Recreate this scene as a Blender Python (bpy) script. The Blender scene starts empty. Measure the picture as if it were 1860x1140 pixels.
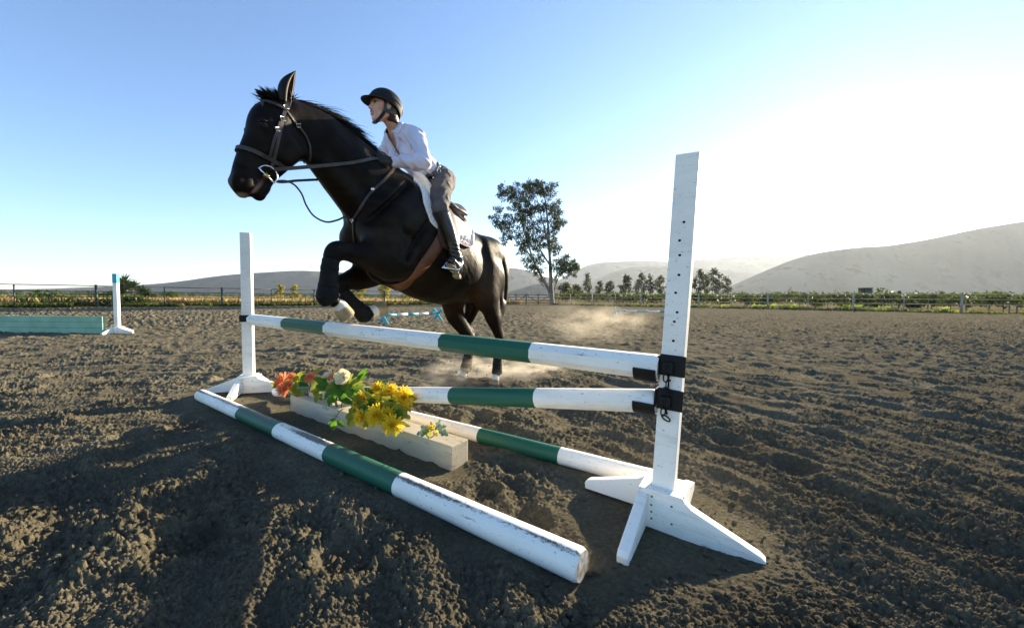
import bpy, bmesh, math, random
import numpy as np
from mathutils import Vector, Matrix
from mathutils.bvhtree import BVHTree

random.seed(7)
rng = np.random.default_rng(7)
sc = bpy.context.scene
COL = sc.collection

# ------------------------------------------------------------------ camera
CAM_H = 0.93
FPX = 667.0                       # focal length in pixels of the 1860 px wide picture
PITCH = math.atan(28.6 / FPX)
ROLL = 0.0086
c_f = Vector((0, math.cos(PITCH), -math.sin(PITCH)))
c_r0 = Vector((1, 0, 0))
c_u0 = c_r0.cross(c_f)
c_r = c_r0 * math.cos(ROLL) + c_u0 * math.sin(ROLL)
c_u = -c_r0 * math.sin(ROLL) + c_u0 * math.cos(ROLL)
C0 = Vector((0, 0, CAM_H))
cam_d = bpy.data.cameras.new('camera')
cam = bpy.data.objects.new('camera', cam_d)
COL.objects.link(cam)
cam.matrix_world = Matrix(((c_r.x, c_u.x, -c_f.x, C0.x), (c_r.y, c_u.y, -c_f.y, C0.y),
                           (c_r.z, c_u.z, -c_f.z, C0.z), (0, 0, 0, 1)))
cam_d.sensor_width = 36.0
cam_d.sensor_fit = 'HORIZONTAL'
cam_d.lens = 36.0 * FPX / 1860.0
cam_d.clip_start = 0.05
cam_d.clip_end = 30000.0
sc.camera = cam

# ------------------------------------------------------------------ light
SUN_EL = math.radians(16.5)
SUN_AZ = math.radians(41.0)       # clockwise from +Y
world = bpy.data.worlds.new('World')
sc.world = world
world.use_nodes = True
wn = world.node_tree.nodes
wl = world.node_tree.links
bg = wn['Background']
sky = wn.new('ShaderNodeTexSky')
sky.sky_type = 'NISHITA'
sky.sun_disc = False
sky.sun_elevation = SUN_EL
sky.sun_rotation = SUN_AZ
sky.altitude = 0
sky.air_density = 0.9
sky.dust_density = 0.045
sky.ozone_density = 3.4
wl.new(sky.outputs['Color'], bg.inputs['Color'])
bg.inputs['Strength'].default_value = 0.090
sun_dir = Vector((math.sin(SUN_AZ) * math.cos(SUN_EL), math.cos(SUN_AZ) * math.cos(SUN_EL), math.sin(SUN_EL)))
sun_d = bpy.data.lights.new('sun', 'SUN')
sun_d.energy = 5.0
sun_d.angle = math.radians(0.6)
sun_d.color = (1.0, 0.84, 0.60)
sun = bpy.data.objects.new('sun', sun_d)
COL.objects.link(sun)
sun.rotation_euler = sun_dir.to_track_quat('Z', 'Y').to_euler()
sun.location = sun_dir * 50

sc.view_settings.view_transform = 'Standard'
sc.view_settings.look = 'None'
sc.view_settings.gamma = 1.0
sc.view_settings.exposure = 1.80
sc.view_settings.use_curve_mapping = False
sc.cycles.use_denoising = True
try:
    sc.cycles.denoiser = 'OPENIMAGEDENOISE'
    sc.cycles.denoising_input_passes = 'RGB_ALBEDO_NORMAL'
except Exception:
    pass
sc.cycles.max_bounces = 6
sc.cycles.transparent_max_bounces = 12
sc.cycles.volume_bounces = 0
sc.cycles.caustics_reflective = False
sc.cycles.caustics_refractive = False


# ------------------------------------------------------------------ helpers
def ray(px, py):
    return c_f + c_r * ((px - 930) / FPX) - c_u * ((py - 570) / FPX)

def on_ground(px, py, z=0.0):
    v = ray(px, py)
    return C0 + v * ((z - CAM_H) / v.z)

def at_depth(px, py, Y):
    v = ray(px, py)
    return C0 + v * (Y / v.y)

def link(o, parent=None):
    COL.objects.link(o)
    if parent is not None:
        o.parent = parent
    return o

def mesh_obj(name, verts, faces, mats, parent=None, smooth=False, fmat=None, loc=None):
    me = bpy.data.meshes.new(name)
    me.from_pydata([tuple(v) for v in verts], [], [tuple(int(i) for i in f) for f in faces])
    if not isinstance(mats, (list, tuple)):
        mats = [mats]
    for m in mats:
        me.materials.append(m)
    if fmat is not None:
        me.polygons.foreach_set('material_index', np.asarray(fmat, dtype=np.int32))
    if smooth:
        me.polygons.foreach_set('use_smooth', np.ones(len(me.polygons), dtype=bool))
    me.update()
    o = bpy.data.objects.new(name, me)
    link(o, parent)
    if loc is not None:
        o.location = loc
    return o

def np_mesh_obj(name, V, Q, mats, parent=None, smooth=False, fmat=None):
    """fast path for all-quad or all-triangle numpy meshes"""
    V = np.asarray(V, dtype=np.float32)
    Q = np.asarray(Q, dtype=np.int32)
    me = bpy.data.meshes.new(name)
    n, k = Q.shape
    me.vertices.add(len(V))
    me.vertices.foreach_set('co', V.ravel())
    me.loops.add(n * k)
    me.loops.foreach_set('vertex_index', Q.ravel())
    me.polygons.add(n)
    me.polygons.foreach_set('loop_start', np.arange(0, n * k, k, dtype=np.int32))
    if not isinstance(mats, (list, tuple)):
        mats = [mats]
    for m in mats:
        me.materials.append(m)
    if fmat is not None:
        me.polygons.foreach_set('material_index', np.asarray(fmat, dtype=np.int32))
    me.polygons.foreach_set('use_smooth', np.full(n, smooth, dtype=bool))
    me.update(calc_edges=True)
    me.validate()
    o = bpy.data.objects.new(name, me)
    link(o, parent)
    return o

def empty(name, loc=(0, 0, 0), mat=None):
    o = bpy.data.objects.new(name, None)
    o.empty_display_size = 0.1
    COL.objects.link(o)
    if mat is not None:
        o.matrix_world = mat
    else:
        o.location = loc
    return o

def tag(o, label=None, cat=None, group=None, kind=None):
    if label: o['label'] = label
    if cat: o['category'] = cat
    if group: o['group'] = group
    if kind: o['kind'] = kind
    return o

def copy_thing(o, parent=None):
    c = o.copy()
    COL.objects.link(c)
    c.parent = parent
    for ch in list(o.children):
        copy_thing(ch, c)
    return c

class MB:
    """collects geometry for one mesh"""
    def __init__(self):
        self.v = []; self.f = []; self.m = []
    def add(self, verts, faces, mi=0):
        b = len(self.v)
        self.v += [Vector(x) for x in verts]
        for f in faces:
            self.f.append([b + i for i in f]); self.m.append(mi)
    def box(self, c, half, ax=None, mi=0, bev=0.0):
        c = Vector(c)
        if ax is None: ax = (Vector((1, 0, 0)), Vector((0, 1, 0)), Vector((0, 0, 1)))
        ax = [Vector(a).normalized() for a in ax]
        if bev <= 0:
            vs = [c + ax[0] * (sx * half[0]) + ax[1] * (sy * half[1]) + ax[2] * (sz * half[2])
                  for sz in (-1, 1) for sy in (-1, 1) for sx in (-1, 1)]
            self.add(vs, [(0, 2, 3, 1), (4, 5, 7, 6), (0, 1, 5, 4), (2, 6, 7, 3), (0, 4, 6, 2), (1, 3, 7, 5)], mi)
            return
        bm = bmesh.new()
        bmesh.ops.create_cube(bm, size=2.0)
        for v in bm.verts:
            v.co = Vector((v.co.x * half[0], v.co.y * half[1], v.co.z * half[2]))
        bmesh.ops.bevel(bm, geom=list(bm.edges), offset=bev, segments=2, profile=0.6, affect='EDGES')
        bm.verts.index_update()
        vs = [c + ax[0] * v.co.x + ax[1] * v.co.y + ax[2] * v.co.z for v in bm.verts]
        self.add(vs, [[v.index for v in f.verts] for f in bm.faces], mi)
        bm.free()
    def prism(self, poly, dirv, thick, mi=0):
        """poly: list of 3D points, extruded by dirv*thick"""
        n = len(poly)
        d = Vector(dirv).normalized() * thick
        vs = [Vector(p) for p in poly] + [Vector(p) + d for p in poly]
        fs = [tuple(range(n))[::-1], tuple(range(n, 2 * n))]
        for i in range(n):
            j = (i + 1) % n
            fs.append((i, j, n + j, n + i))
        self.add(vs, fs, mi)
    def tube(self, pts, rad, sides=8, mi=0, cap=True, flat=None, upv=None):
        pts = [Vector(p) for p in pts]
        n = len(pts)
        if not hasattr(rad, '__len__'): rad = [rad] * n
        t0 = (pts[1] - pts[0]).normalized()
        u = Vector(upv) if upv is not None else (Vector((0, 0, 1)) if abs(t0.z) < 0.9 else Vector((1, 0, 0)))
        rings = []
        prev = None
        for i in range(n):
            t = (pts[min(i + 1, n - 1)] - pts[max(i - 1, 0)])
            if t.length < 1e-9: t = t0
            t.normalize()
            if prev is None:
                a = u - t * u.dot(t)
            else:
                a = prev - t * prev.dot(t)
            if a.length < 1e-6: a = t.orthogonal()
            a.normalize(); prev = a
            b = t.cross(a)
            fl = flat if flat else 1.0
            rings.append([pts[i] + a * (rad[i] * math.cos(2 * math.pi * k / sides)) + b * (rad[i] * fl * math.sin(2 * math.pi * k / sides)) for k in range(sides)])
        vs = [p for r in rings for p in r]
        fs = []
        for i in range(n - 1):
            for k in range(sides):
                k2 = (k + 1) % sides
                fs.append((i * sides + k, i * sides + k2, (i + 1) * sides + k2, (i + 1) * sides + k))
        if cap:
            fs.append(tuple(range(sides))[::-1])
            fs.append(tuple((n - 1) * sides + k for k in range(sides)))
        self.add(vs, fs, mi)
    def ribbon(self, pts, nrm, width, thick=0.004, mi=0, closed=False):
        """flat strap: pts lie on a surface, nrm the surface normals; gets width and thickness"""
        pts = [Vector(p) for p in pts]; nrm = [Vector(x).normalized() for x in nrm]
        n = len(pts)
        vs = []
        for i in range(n):
            if closed:
                t = pts[(i + 1) % n] - pts[i - 1]
            else:
                t = pts[min(i + 1, n - 1)] - pts[max(i - 1, 0)]
            t.normalize()
            s = t.cross(nrm[i]).normalized() * (width / 2)
            o = nrm[i] * thick
            vs += [pts[i] - s, pts[i] - s * 0.9 + o, pts[i] + s * 0.9 + o, pts[i] + s]
        fs = []
        m = n if closed else n - 1
        for i in range(m):
            j = (i + 1) % n
            for k in range(4):
                k2 = (k + 1) % 4
                fs.append((i * 4 + k, i * 4 + k2, j * 4 + k2, j * 4 + k))
        if not closed:
            fs.append((3, 2, 1, 0)); fs.append(((n - 1) * 4, (n - 1) * 4 + 1, (n - 1) * 4 + 2, (n - 1) * 4 + 3))
        self.add(vs, fs, mi)
    def build(self, name, mats, parent=None, smooth=False, origin=None):
        v = self.v
        if origin is not None:
            o0 = Vector(origin)
            v = [p - o0 for p in v]
        o = mesh_obj(name, v, self.f, mats, parent, smooth, self.m)
        if origin is not None: o.location = origin
        return o

def fix_normals(o):
    bm = bmesh.new(); bm.from_mesh(o.data)
    bmesh.ops.recalc_face_normals(bm, faces=bm.faces)
    bm.to_mesh(o.data); bm.free()

def catmull(P, m):
    """P (n,k) -> densified with m samples per span"""
    P = np.asarray(P, float)
    n = len(P)
    out = []
    for i in range(n - 1):
        p0 = P[max(i - 1, 0)]; p1 = P[i]; p2 = P[i + 1]; p3 = P[min(i + 2, n - 1)]
        for s in range(m):
            t = s / m
            out.append(0.5 * ((2 * p1) + (-p0 + p2) * t + (2 * p0 - 5 * p1 + 4 * p2 - p3) * t * t + (-p0 + 3 * p1 - 3 * p2 + p3) * t ** 3))
    out.append(P[-1])
    return np.array(out)

# ------------------------------------------------------------------ numpy noise
def _h(ix, iy, iz, seed):
    n = (ix.astype(np.uint32) * np.uint32(374761393) + iy.astype(np.uint32) * np.uint32(668265263)
         + iz.astype(np.uint32) * np.uint32(2147483647) + np.uint32((seed * 974634777) & 0xffffffff))
    n = (n ^ (n >> np.uint32(13))) * np.uint32(1274126177)
    n = n ^ (n >> np.uint32(16))
    return n

def noise2(x, y, seed=0):
    """gradient noise about -0.7..0.7"""
    xi = np.floor(x).astype(np.int64); yi = np.floor(y).astype(np.int64)
    fx = x - xi; fy = y - yi
    u = fx * fx * fx * (fx * (fx * 6 - 15) + 10); v = fy * fy * fy * (fy * (fy * 6 - 15) + 10)
    z = np.zeros_like(xi)
    def g(dx, dy):
        a = _h(xi + dx, yi + dy, z, seed).astype(np.float64) * (2 * math.pi / 4294967296.0)
        return np.cos(a) * (fx - dx) + np.sin(a) * (fy - dy)
    a = g(0, 0); b = g(1, 0); c = g(0, 1); d = g(1, 1)
    return (a * (1 - u) + b * u) * (1 - v) + (c * (1 - u) + d * u) * v

def fbm2(x, y, octv=4, seed=0, gain=0.5, lac=2.03):
    s = 0; a = 1.0
    for i in range(octv):
        s = s + a * noise2(x, y, seed + i * 17); x = x * lac + 3.1; y = y * lac - 1.7; a *= gain
    return s

# ------------------------------------------------------------------ SDF modelling
class Field:
    def __init__(self, lo, hi, h):
        self.lo = np.array(lo, float); self.h = h
        self.n = np.ceil((np.array(hi, float) - self.lo) / h).astype(int) + 1
        self.D = np.full(self.n, 1.0, dtype=np.float32)
        self.ax = [self.lo[i] + h * np.arange(self.n[i]) for i in range(3)]
    def _sub(self, lo, hi):
        a = np.maximum(0, np.floor((lo - self.lo) / self.h).astype(int))
        b = np.minimum(self.n, np.ceil((hi - self.lo) / self.h).astype(int) + 1)
        return a, b
    def chain(self, pts, k=0.03, b=(0, 1, 0), m=9, sub=False, cap=False, mode=None):
        """pts: rows (x,y,z,rb,rn); rb along b, rn along t x b"""
        P = np.array([p if len(p) == 5 else tuple(p) + (p[3],) for p in pts], float)
        if len(P) > 1: P = catmull(P, m)
        else: P = np.vstack([P, P + np.array([1e-4, 0, 1e-4, 0, 0])])
        pad = P[:, 3:].max() + k + 3 * self.h
        a, e = self._sub(P[:, :3].min(0) - pad, P[:, :3].max(0) + pad)
        if np.any(e <= a): return
        sl = tuple(slice(a[i], e[i]) for i in range(3))
        T = np.full(tuple(e - a), 10.0, dtype=np.float32)
        bvec = np.array(b, float); bvec /= np.linalg.norm(bvec)
        for i in range(len(P) - 1):
            p0 = P[i, :3]; p1 = P[i + 1, :3]
            d = p1 - p0; L = np.linalg.norm(d)
            if L < 1e-9: continue
            t = d / L
            bb = bvec - t * (bvec @ t)
            if np.linalg.norm(bb) < 1e-3: bb = np.array([1.0, 0, 0]) - t * t[0]
            bb /= np.linalg.norm(bb)
            nn = np.cross(t, bb)
            sp = max(P[i, 3:].max(), P[i + 1, 3:].max()) + k + 3 * self.h
            a2, e2 = self._sub(np.minimum(p0, p1) - sp, np.maximum(p0, p1) + sp)
            a2 = np.maximum(a2, a); e2 = np.minimum(e2, e)
            if np.any(e2 <= a2): continue
            X = (self.ax[0][a2[0]:e2[0]] - p0[0])[:, None, None]
            Y = (self.ax[1][a2[1]:e2[1]] - p0[1])[None, :, None]
            Z = (self.ax[2][a2[2]:e2[2]] - p0[2])[None, None, :]
            al = X * t[0] + Y * t[1] + Z * t[2]
            s = np.clip(al / L, 0, 1)
            rb = P[i, 3] + (P[i + 1, 3] - P[i, 3]) * s
            rn = P[i, 4] + (P[i + 1, 4] - P[i, 4]) * s
            rm = np.minimum(rb, rn)
            qb = X * bb[0] + Y * bb[1] + Z * bb[2]
            qn = X * nn[0] + Y * nn[1] + Z * nn[2]
            ex = al - s * L
            rho = np.sqrt((qb / rb) ** 2 + (qn / rn) ** 2 + (ex / rm) ** 2)
            f = ((rho - 1) * rm).astype(np.float32)
            s2 = tuple(slice(a2[j] - a[j], e2[j] - a[j]) for j in range(3))
            T[s2] = np.minimum(T[s2], f)
        if cap:
            for (pe, pd) in ((P[-1, :3], P[-1, :3] - P[-3, :3]),):
                t = pd / np.linalg.norm(pd)
                X = (self.ax[0][a[0]:e[0]] - pe[0])[:, None, None]
                Y = (self.ax[1][a[1]:e[1]] - pe[1])[None, :, None]
                Z = (self.ax[2][a[2]:e[2]] - pe[2])[None, None, :]
                T = np.maximum(T, (X * t[0] + Y * t[1] + Z * t[2]).astype(np.float32))
        D = self.D[sl]
        if sub:
            hh = np.maximum(k - np.abs(D + T), 0) / max(k, 1e-6)
            self.D[sl] = np.maximum(D, -T) + hh * hh * k * 0.25
        else:
            hh = np.maximum(k - np.abs(D - T), 0) / max(k, 1e-6)
            self.D[sl] = np.minimum(D, T) - hh * hh * k * 0.25
    def mesh(self, smooth_it=2):
        D = self.D; S = D < 0
        cnt = np.zeros(np.array(S.shape) - 1, dtype=np.int8)
        for i in (0, 1):
            for j in (0, 1):
                for k in (0, 1):
                    cnt += S[i:S.shape[0] - 1 + i, j:S.shape[1] - 1 + j, k:S.shape[2] - 1 + k]
        act = (cnt > 0) & (cnt < 8)
        I = np.argwhere(act)
        idx = np.full(act.shape, -1, dtype=np.int32)
        idx[act] = np.arange(len(I))
        acc = np.zeros((len(I), 3)); num = np.zeros(len(I))
        C = [(i, j, k) for i in (0, 1) for j in (0, 1) for k in (0, 1)]
        vals = {c: D[I[:, 0] + c[0], I[:, 1] + c[1], I[:, 2] + c[2]].astype(float) for c in C}
        for c in C:
            for ax in range(3):
                if c[ax] == 1: continue
                c2 = list(c); c2[ax] = 1; c2 = tuple(c2)
                v0 = vals[c]; v1 = vals[c2]
                cr = (v0 < 0) != (v1 < 0)
                t = np.where(cr, v0 / np.where(cr, v0 - v1, 1), 0)
                base = np.array(c, float)[None, :].repeat(len(I), 0)
                base[:, ax] += t
                acc += base * cr[:, None]; num += cr
        V = I + acc / num[:, None]
        quads = []
        for ax in range(3):
            o1, o2 = [(1, 2), (2, 0), (0, 1)][ax]
            sh = list(S.shape)
            A = [slice(0, sh[i]) for i in range(3)]; A[ax] = slice(0, sh[ax] - 1)
            B = [slice(0, sh[i]) for i in range(3)]; B[ax] = slice(1, sh[ax])
            s0 = S[tuple(A)]; s1 = S[tuple(B)]
            for sgn in (0, 1):
                E = np.argwhere((s0 & ~s1) if sgn == 0 else (~s0 & s1))
                ok = (E[:, o1] > 0) & (E[:, o2] > 0) & (E[:, o1] < sh[o1] - 1) & (E[:, o2] < sh[o2] - 1)
                E = E[ok]
                def cell(d1, d2):
                    q = E.copy(); q[:, o1] -= d1; q[:, o2] -= d2
                    return idx[q[:, 0], q[:, 1], q[:, 2]]
                q = np.stack([cell(1, 1), cell(0, 1), cell(0, 0), cell(1, 0)], 1)
                if sgn == 1: q = q[:, ::-1]
                quads.append(q)
        Q = np.concatenate(quads)
        Q = Q[(Q >= 0).all(1)]
        e = np.concatenate([Q[:, [0, 1]], Q[:, [1, 2]], Q[:, [2, 3]], Q[:, [3, 0]]])
        for it in range(smooth_it):
            a = np.zeros_like(V); n = np.zeros(len(V))
            for c in range(3):
                a[:, c] = np.bincount(e[:, 0], V[e[:, 1], c], len(V)) + np.bincount(e[:, 1], V[e[:, 0], c], len(V))
            n = np.bincount(e[:, 0], minlength=len(V)) + np.bincount(e[:, 1], minlength=len(V))
            V = V * 0.5 + 0.5 * a / np.maximum(n, 1)[:, None]
        return self.lo + V * self.h, Q

# ------------------------------------------------------------------ materials
class NT:
    def __init__(self, m):
        self.nt = m.node_tree
    def n(self, t, **kw):
        x = self.nt.nodes.new(t)
        for k, v in kw.items():
            if k in x.inputs.keys() if hasattr(x.inputs, 'keys') else False:
                x.inputs[k].default_value = v
            else:
                try: setattr(x, k, v)
                except Exception: pass
        return x
    def l(self, a, b): self.nt.links.new(a, b)

def new_mat(name, color=(0.5, 0.5, 0.5), rough=0.6, metal=0.0, spec=0.5):
    m = bpy.data.materials.new(name)
    m.use_nodes = True
    b = m.node_tree.nodes['Principled BSDF']
    b.inputs['Base Color'].default_value = (*color, 1)
    b.inputs['Roughness'].default_value = rough
    b.inputs['Metallic'].default_value = metal
    b.inputs['Specular IOR Level'].default_value = spec
    return m

def vary(m, c1, c2, scale=8.0, detail=4.0, coord='Object', bump=0.0, bscale=None, lo=0.35, hi=0.65, stretch=(1, 1, 1), c3=None, s3=30.0, lo3=0.6, hi3=0.68, bdist=0.01):
    """noise-driven colour variation (+ optional stain colour c3) and relief"""
    nt = m.node_tree; b = nt.nodes['Principled BSDF']
    tc = nt.nodes.new('ShaderNodeTexCoord'); mp = nt.nodes.new('ShaderNodeMapping')
    mp.inputs['Scale'].default_value = stretch
    nt.links.new(tc.outputs[coord], mp.inputs['Vector'])
    nz = nt.nodes.new('ShaderNodeTexNoise'); nz.inputs['Scale'].default_value = scale; nz.inputs['Detail'].default_value = detail
    nt.links.new(mp.outputs['Vector'], nz.inputs['Vector'])
    rp = nt.nodes.new('ShaderNodeValToRGB')
    rp.color_ramp.elements[0].position = lo; rp.color_ramp.elements[0].color = (*c1, 1)
    rp.color_ramp.elements[1].position = hi; rp.color_ramp.elements[1].color = (*c2, 1)
    nt.links.new(nz.outputs['Fac'], rp.inputs['Fac'])
    out = rp.outputs['Color']
    if c3 is not None:
        n3 = nt.nodes.new('ShaderNodeTexNoise'); n3.inputs['Scale'].default_value = s3; n3.inputs['Detail'].default_value = 6
        n3.inputs['Roughness'].default_value = 0.65
        nt.links.new(mp.outputs['Vector'], n3.inputs['Vector'])
        r3 = nt.nodes.new('ShaderNodeValToRGB')
        r3.color_ramp.elements[0].position = lo3; r3.color_ramp.elements[1].position = hi3
        r3.color_ramp.elements[0].color = (0, 0, 0, 1); r3.color_ramp.elements[1].color = (1, 1, 1, 1)
        nt.links.new(n3.outputs['Fac'], r3.inputs['Fac'])
        mx = nt.nodes.new('ShaderNodeMix'); mx.data_type = 'RGBA'
        nt.links.new(r3.outputs['Color'], mx.inputs['Factor'])
        nt.links.new(out, mx.inputs['A']); mx.inputs['B'].default_value = (*c3, 1)
        out = mx.outputs['Result']
    nt.links.new(out, b.inputs['Base Color'])
    if bump > 0:
        nb = nt.nodes.new('ShaderNodeTexNoise'); nb.inputs['Scale'].default_value = bscale or scale * 4; nb.inputs['Detail'].default_value = 5
        nt.links.new(mp.outputs['Vector'], nb.inputs['Vector'])
        bp = nt.nodes.new('ShaderNodeBump'); bp.inputs['Strength'].default_value = bump; bp.inputs['Distance'].default_value = bdist
        nt.links.new(nb.outputs['Fac'], bp.inputs['Height'])
        nt.links.new(bp.outputs['Normal'], b.inputs['Normal'])
    return m

def leaf_mat(name, c1, c2, trans=(0.2, 0.3, 0.05), tfac=0.35, scale=0.6):
    m = bpy.data.materials.new(name); m.use_nodes = True
    nt = m.node_tree; b = nt.nodes['Principled BSDF']
    b.inputs['Roughness'].default_value = 0.55
    b.inputs['Specular IOR Level'].default_value = 0.08
    tc = nt.nodes.new('ShaderNodeTexCoord')
    nz = nt.nodes.new('ShaderNodeTexNoise'); nz.inputs['Scale'].default_value = scale; nz.inputs['Detail'].default_value = 5
    nt.links.new(tc.outputs['Object'], nz.inputs['Vector'])
    rp = nt.nodes.new('ShaderNodeValToRGB')
    rp.color_ramp.elements[0].position = 0.35; rp.color_ramp.elements[0].color = (*c1, 1)
    rp.color_ramp.elements[1].position = 0.65; rp.color_ramp.elements[1].color = (*c2, 1)
    nt.links.new(nz.outputs['Fac'], rp.inputs['Fac'])
    nt.links.new(rp.outputs['Color'], b.inputs['Base Color'])
    t = nt.nodes.new('ShaderNodeBsdfTranslucent'); t.inputs['Color'].default_value = (*trans, 1)
    mx = nt.nodes.new('ShaderNodeMixShader'); mx.inputs['Fac'].default_value = tfac
    nt.links.new(b.outputs['BSDF'], mx.inputs[1]); nt.links.new(t.outputs['BSDF'], mx.inputs[2])
    nt.links.new(mx.outputs['Shader'], nt.nodes['Material Output'].inputs['Surface'])
    return m
# ================================================================== GROUND, HILLS
def worley2(x, y, seed):
    xi = np.floor(x).astype(np.int64); yi = np.floor(y).astype(np.int64)
    best = np.full(x.shape, 9.0); z = np.zeros_like(xi); hid = np.zeros(x.shape)
    for dx in (-1, 0, 1):
        for dy in (-1, 0, 1):
            h1 = _h(xi + dx, yi + dy, z, seed); h2 = _h(xi + dx, yi + dy, z, seed + 5)
            px = xi + dx + h1 / 4294967296.0; py = yi + dy + h2 / 4294967296.0
            d = (px - x) ** 2 + (py - y) ** 2
            m = d < best; best = np.where(m, d, best); hid = np.where(m, (h1 >> np.uint32(8)) % np.uint32(997) / 997.0, hid)
    return np.sqrt(best), hid

FENCE = [(-46.0, 12.0), (-26.0, 30.5), (-1.2, 53.6), (5.6, 54.0), (24.0, 40.5), (36.0, 31.0), (62.0, 9.0)]
_jl = np.array([-2.55, 3.54]); _jr = np.array([.638, 1.51]); _e = (_jr - _jl) / np.linalg.norm(_jr - _jl); _n = np.array([-_e[1], _e[0]])
if _n[1] < 0: _n = -_n
def seg_dist(x, y, a, b):
    a = np.array(a); b = np.array(b); d = b - a
    t = np.clip(((x - a[0]) * d[0] + (y - a[1]) * d[1]) / (d @ d), 0, 1)
    return np.hypot(x - (a[0] + t * d[0]), y - (a[1] + t * d[1])), t
_pr = np.random.default_rng(21)
PRINTS = [(on_ground(335, 985), .10), (on_ground(1440, 850), .09), (on_ground(1320, 800), .09), (on_ground(1500, 790), .10), (on_ground(940, 850), .08), (on_ground(640, 1010), .10),
          (on_ground(230, 830), .10), (on_ground(1390, 690), .09), (on_ground(560, 640), .10), (on_ground(880, 900), .07), (on_ground(960, 950), .08)]
PRINTS = [((p.x, p.y), r_) for p, r_ in PRINTS]
for i in range(45):
    Y = 1.2 + 9 * _pr.random() ** 1.3; PRINTS.append(((Y * (_pr.random() * 3.2 - 1.6), Y), .07 + .04 * _pr.random()))

def ground_h(x, y, sp):
    """height of the tilled sand; sp = local mesh spacing, finer relief fades out when the mesh cannot carry it"""
    def fade(lam): return np.clip(lam / (2.6 * sp) - .35, 0, 1)
    def fade3(lam): return np.clip(lam / (.45 * sp) - .1, 0, 1)
    def fade2(lam): return np.clip(lam / (1.1 * sp) - .15, 0, 1)
    r = np.hypot(x + 3.0, y + .1); th = np.arctan2(y + .1, x + 3.0)
    near = np.exp(-(np.maximum(r - 5.0, 0) / 5.0) ** 2)
    e = (x - _jl[0]) * _e[0] + (y - _jl[1]) * _e[1]; n = (x - _jl[0]) * _n[0] + (y - _jl[1]) * _n[1]
    # trodden, smoother strip under the jump
    strip = np.exp(-((n + .10) / .36) ** 4) * (1 / (1 + np.exp(-(e + .5) * 5))) * (1 / (1 + np.exp((e - 2.5) * 4)))
    fa = 1 + .5 * np.clip((r - 7) / 14, 0, 1)
    wx = fbm2(x * .6, y * .6, 2, 3) * .5; wy = fbm2(x * .6 + 9, y * .6 - 4, 2, 4) * .5
    h = fbm2(x * .35, y * .35, 3, 1) * .035
    # harrow and hoof tracks
    ru = noise2(r * 3.4 + wx * 2.5, th * 2.4 + wy, 6)
    ru2 = noise2(r * 8.0 + wx * 3, th * 5.0 + wy, 7)
    fl = noise2(x * 1.3 + wx, y * 2.4 + wy * 2, 8); fl2 = noise2(x * 3.3 + wx, y * 5.4 + wy * 2, 9)
    k = (1 - strip)
    h = h + k * (near * (ru * .055 + ru2 * .030) + (1 - near) * fa * (fl * .030 * fade2(.45) + (np.abs(fl2) * 1.5 - .25) * .030 * fade2(.20) + (noise2(x * 6.5, y * 8, 18) * .066 + noise2(x * 13, y * 15, 19) * .040) * fade3(.11) * np.clip((r - 6) / 9, 0, 1)))
    # lumps
    lump = (fbm2(x * 1.7 + 5, y * 1.7, 3, 33) * 1.5 + .48).clip(0.02, 1)
    A = k * .95 + .13
    a1 = noise2(x * 5.5, y * 5.5, 10); h = h + A * fa * fade2(.18) * (.022 * a1 + .012 * np.abs(a1))
    a2 = 1 - 2.4 * np.abs(noise2(x * 12 + wx, y * 12 + wy, 11)); h = h + A * fade2(.08) * .013 * a2 * lump
    d1, id1 = worley2(x * 25 + wx * 2, y * 25 + wy * 2, 12); h = h + A * fade2(.04) * lump * (.022 * np.maximum(0, 1 - (d1 / .62) ** 2) * (.1 + id1 ** 3 * 1.3))
    d2, id2 = worley2(x * 55, y * 55, 13); h = h + A * fade2(.018) * (.40 + .60 * lump) * (.0150 * np.maximum(0, 1 - (d2 / .62) ** 2) * (.15 + id2 ** 2 * 1.1))
    d3, id3 = worley2(x * 115, y * 115, 14); h = h + (A * .85 + .05) * fade2(.009) * (.0085 * np.maximum(0, 1 - (d3 / .65) ** 2) * (.2 + id3))
    h = h + A * fade2(.02) * .006 * noise2(x * 60, y * 60, 15)
    h = h + strip * (fbm2(x * 4, y * 4, 3, 40) * .016)
    for (px, py), pr in PRINTS:
        m = (np.abs(x - px) < .35) & (np.abs(y - py) < .35)
        if not m.any(): continue
        d = np.hypot(x[m] - px, (y[m] - py) * .85) / pr
        h[m] += -.040 * np.exp(-d ** 4) + .020 * np.exp(-((d - 1.35) / .35) ** 2) * (.6 + noise2(x[m] * 14, y[m] * 14, 41))
    # sand lies flatter and slightly banked against the timbers
    for a, b, am in (((-2.765, 3.235), (.240, 1.175), .010), ((-2.36, 3.70), (.735, 1.765), .016), ((-1.78, 2.93), (-.32, 1.93), .012)):
        d, t = seg_dist(x, y, a, b)
        h = h * (1 - .80 * np.exp(-(d / .13) ** 4)) + am * np.exp(-((d - .02) / .075) ** 2) * (.1 + np.clip(noise2(t * 19, d * 5, 42) * 1.9, -.2, 1.2)) * ((t > 0.005) & (t < .995))
    # keep clear pads where the standards' feet and hind hooves stand
    for (px, py), rad in (((.638, 1.51), .50), ((-2.55, 3.54), .50), ((-9.4, 8.77), .5)):
        d = np.hypot(x - px, y - py)
        w = np.exp(-(d / rad) ** 4); h = h * (1 - .93 * w) - .004 * w
    return h

def inside_arena(x, y, off=0.0):
    P = [(-46 - 0, 12.0)] + FENCE[1:] + [(62, -40), (-46, -40)]
    ins = np.zeros(x.shape, bool); j = len(P) - 1
    for i in range(len(P)):
        xi, yi = P[i]; xj, yj = P[j]
        c = ((yi > y) != (yj > y)) & (x < (xj - xi) * (y - yi) / (yj - yi + 1e-12) + xi)
        ins ^= c; j = i
    return ins

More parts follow.
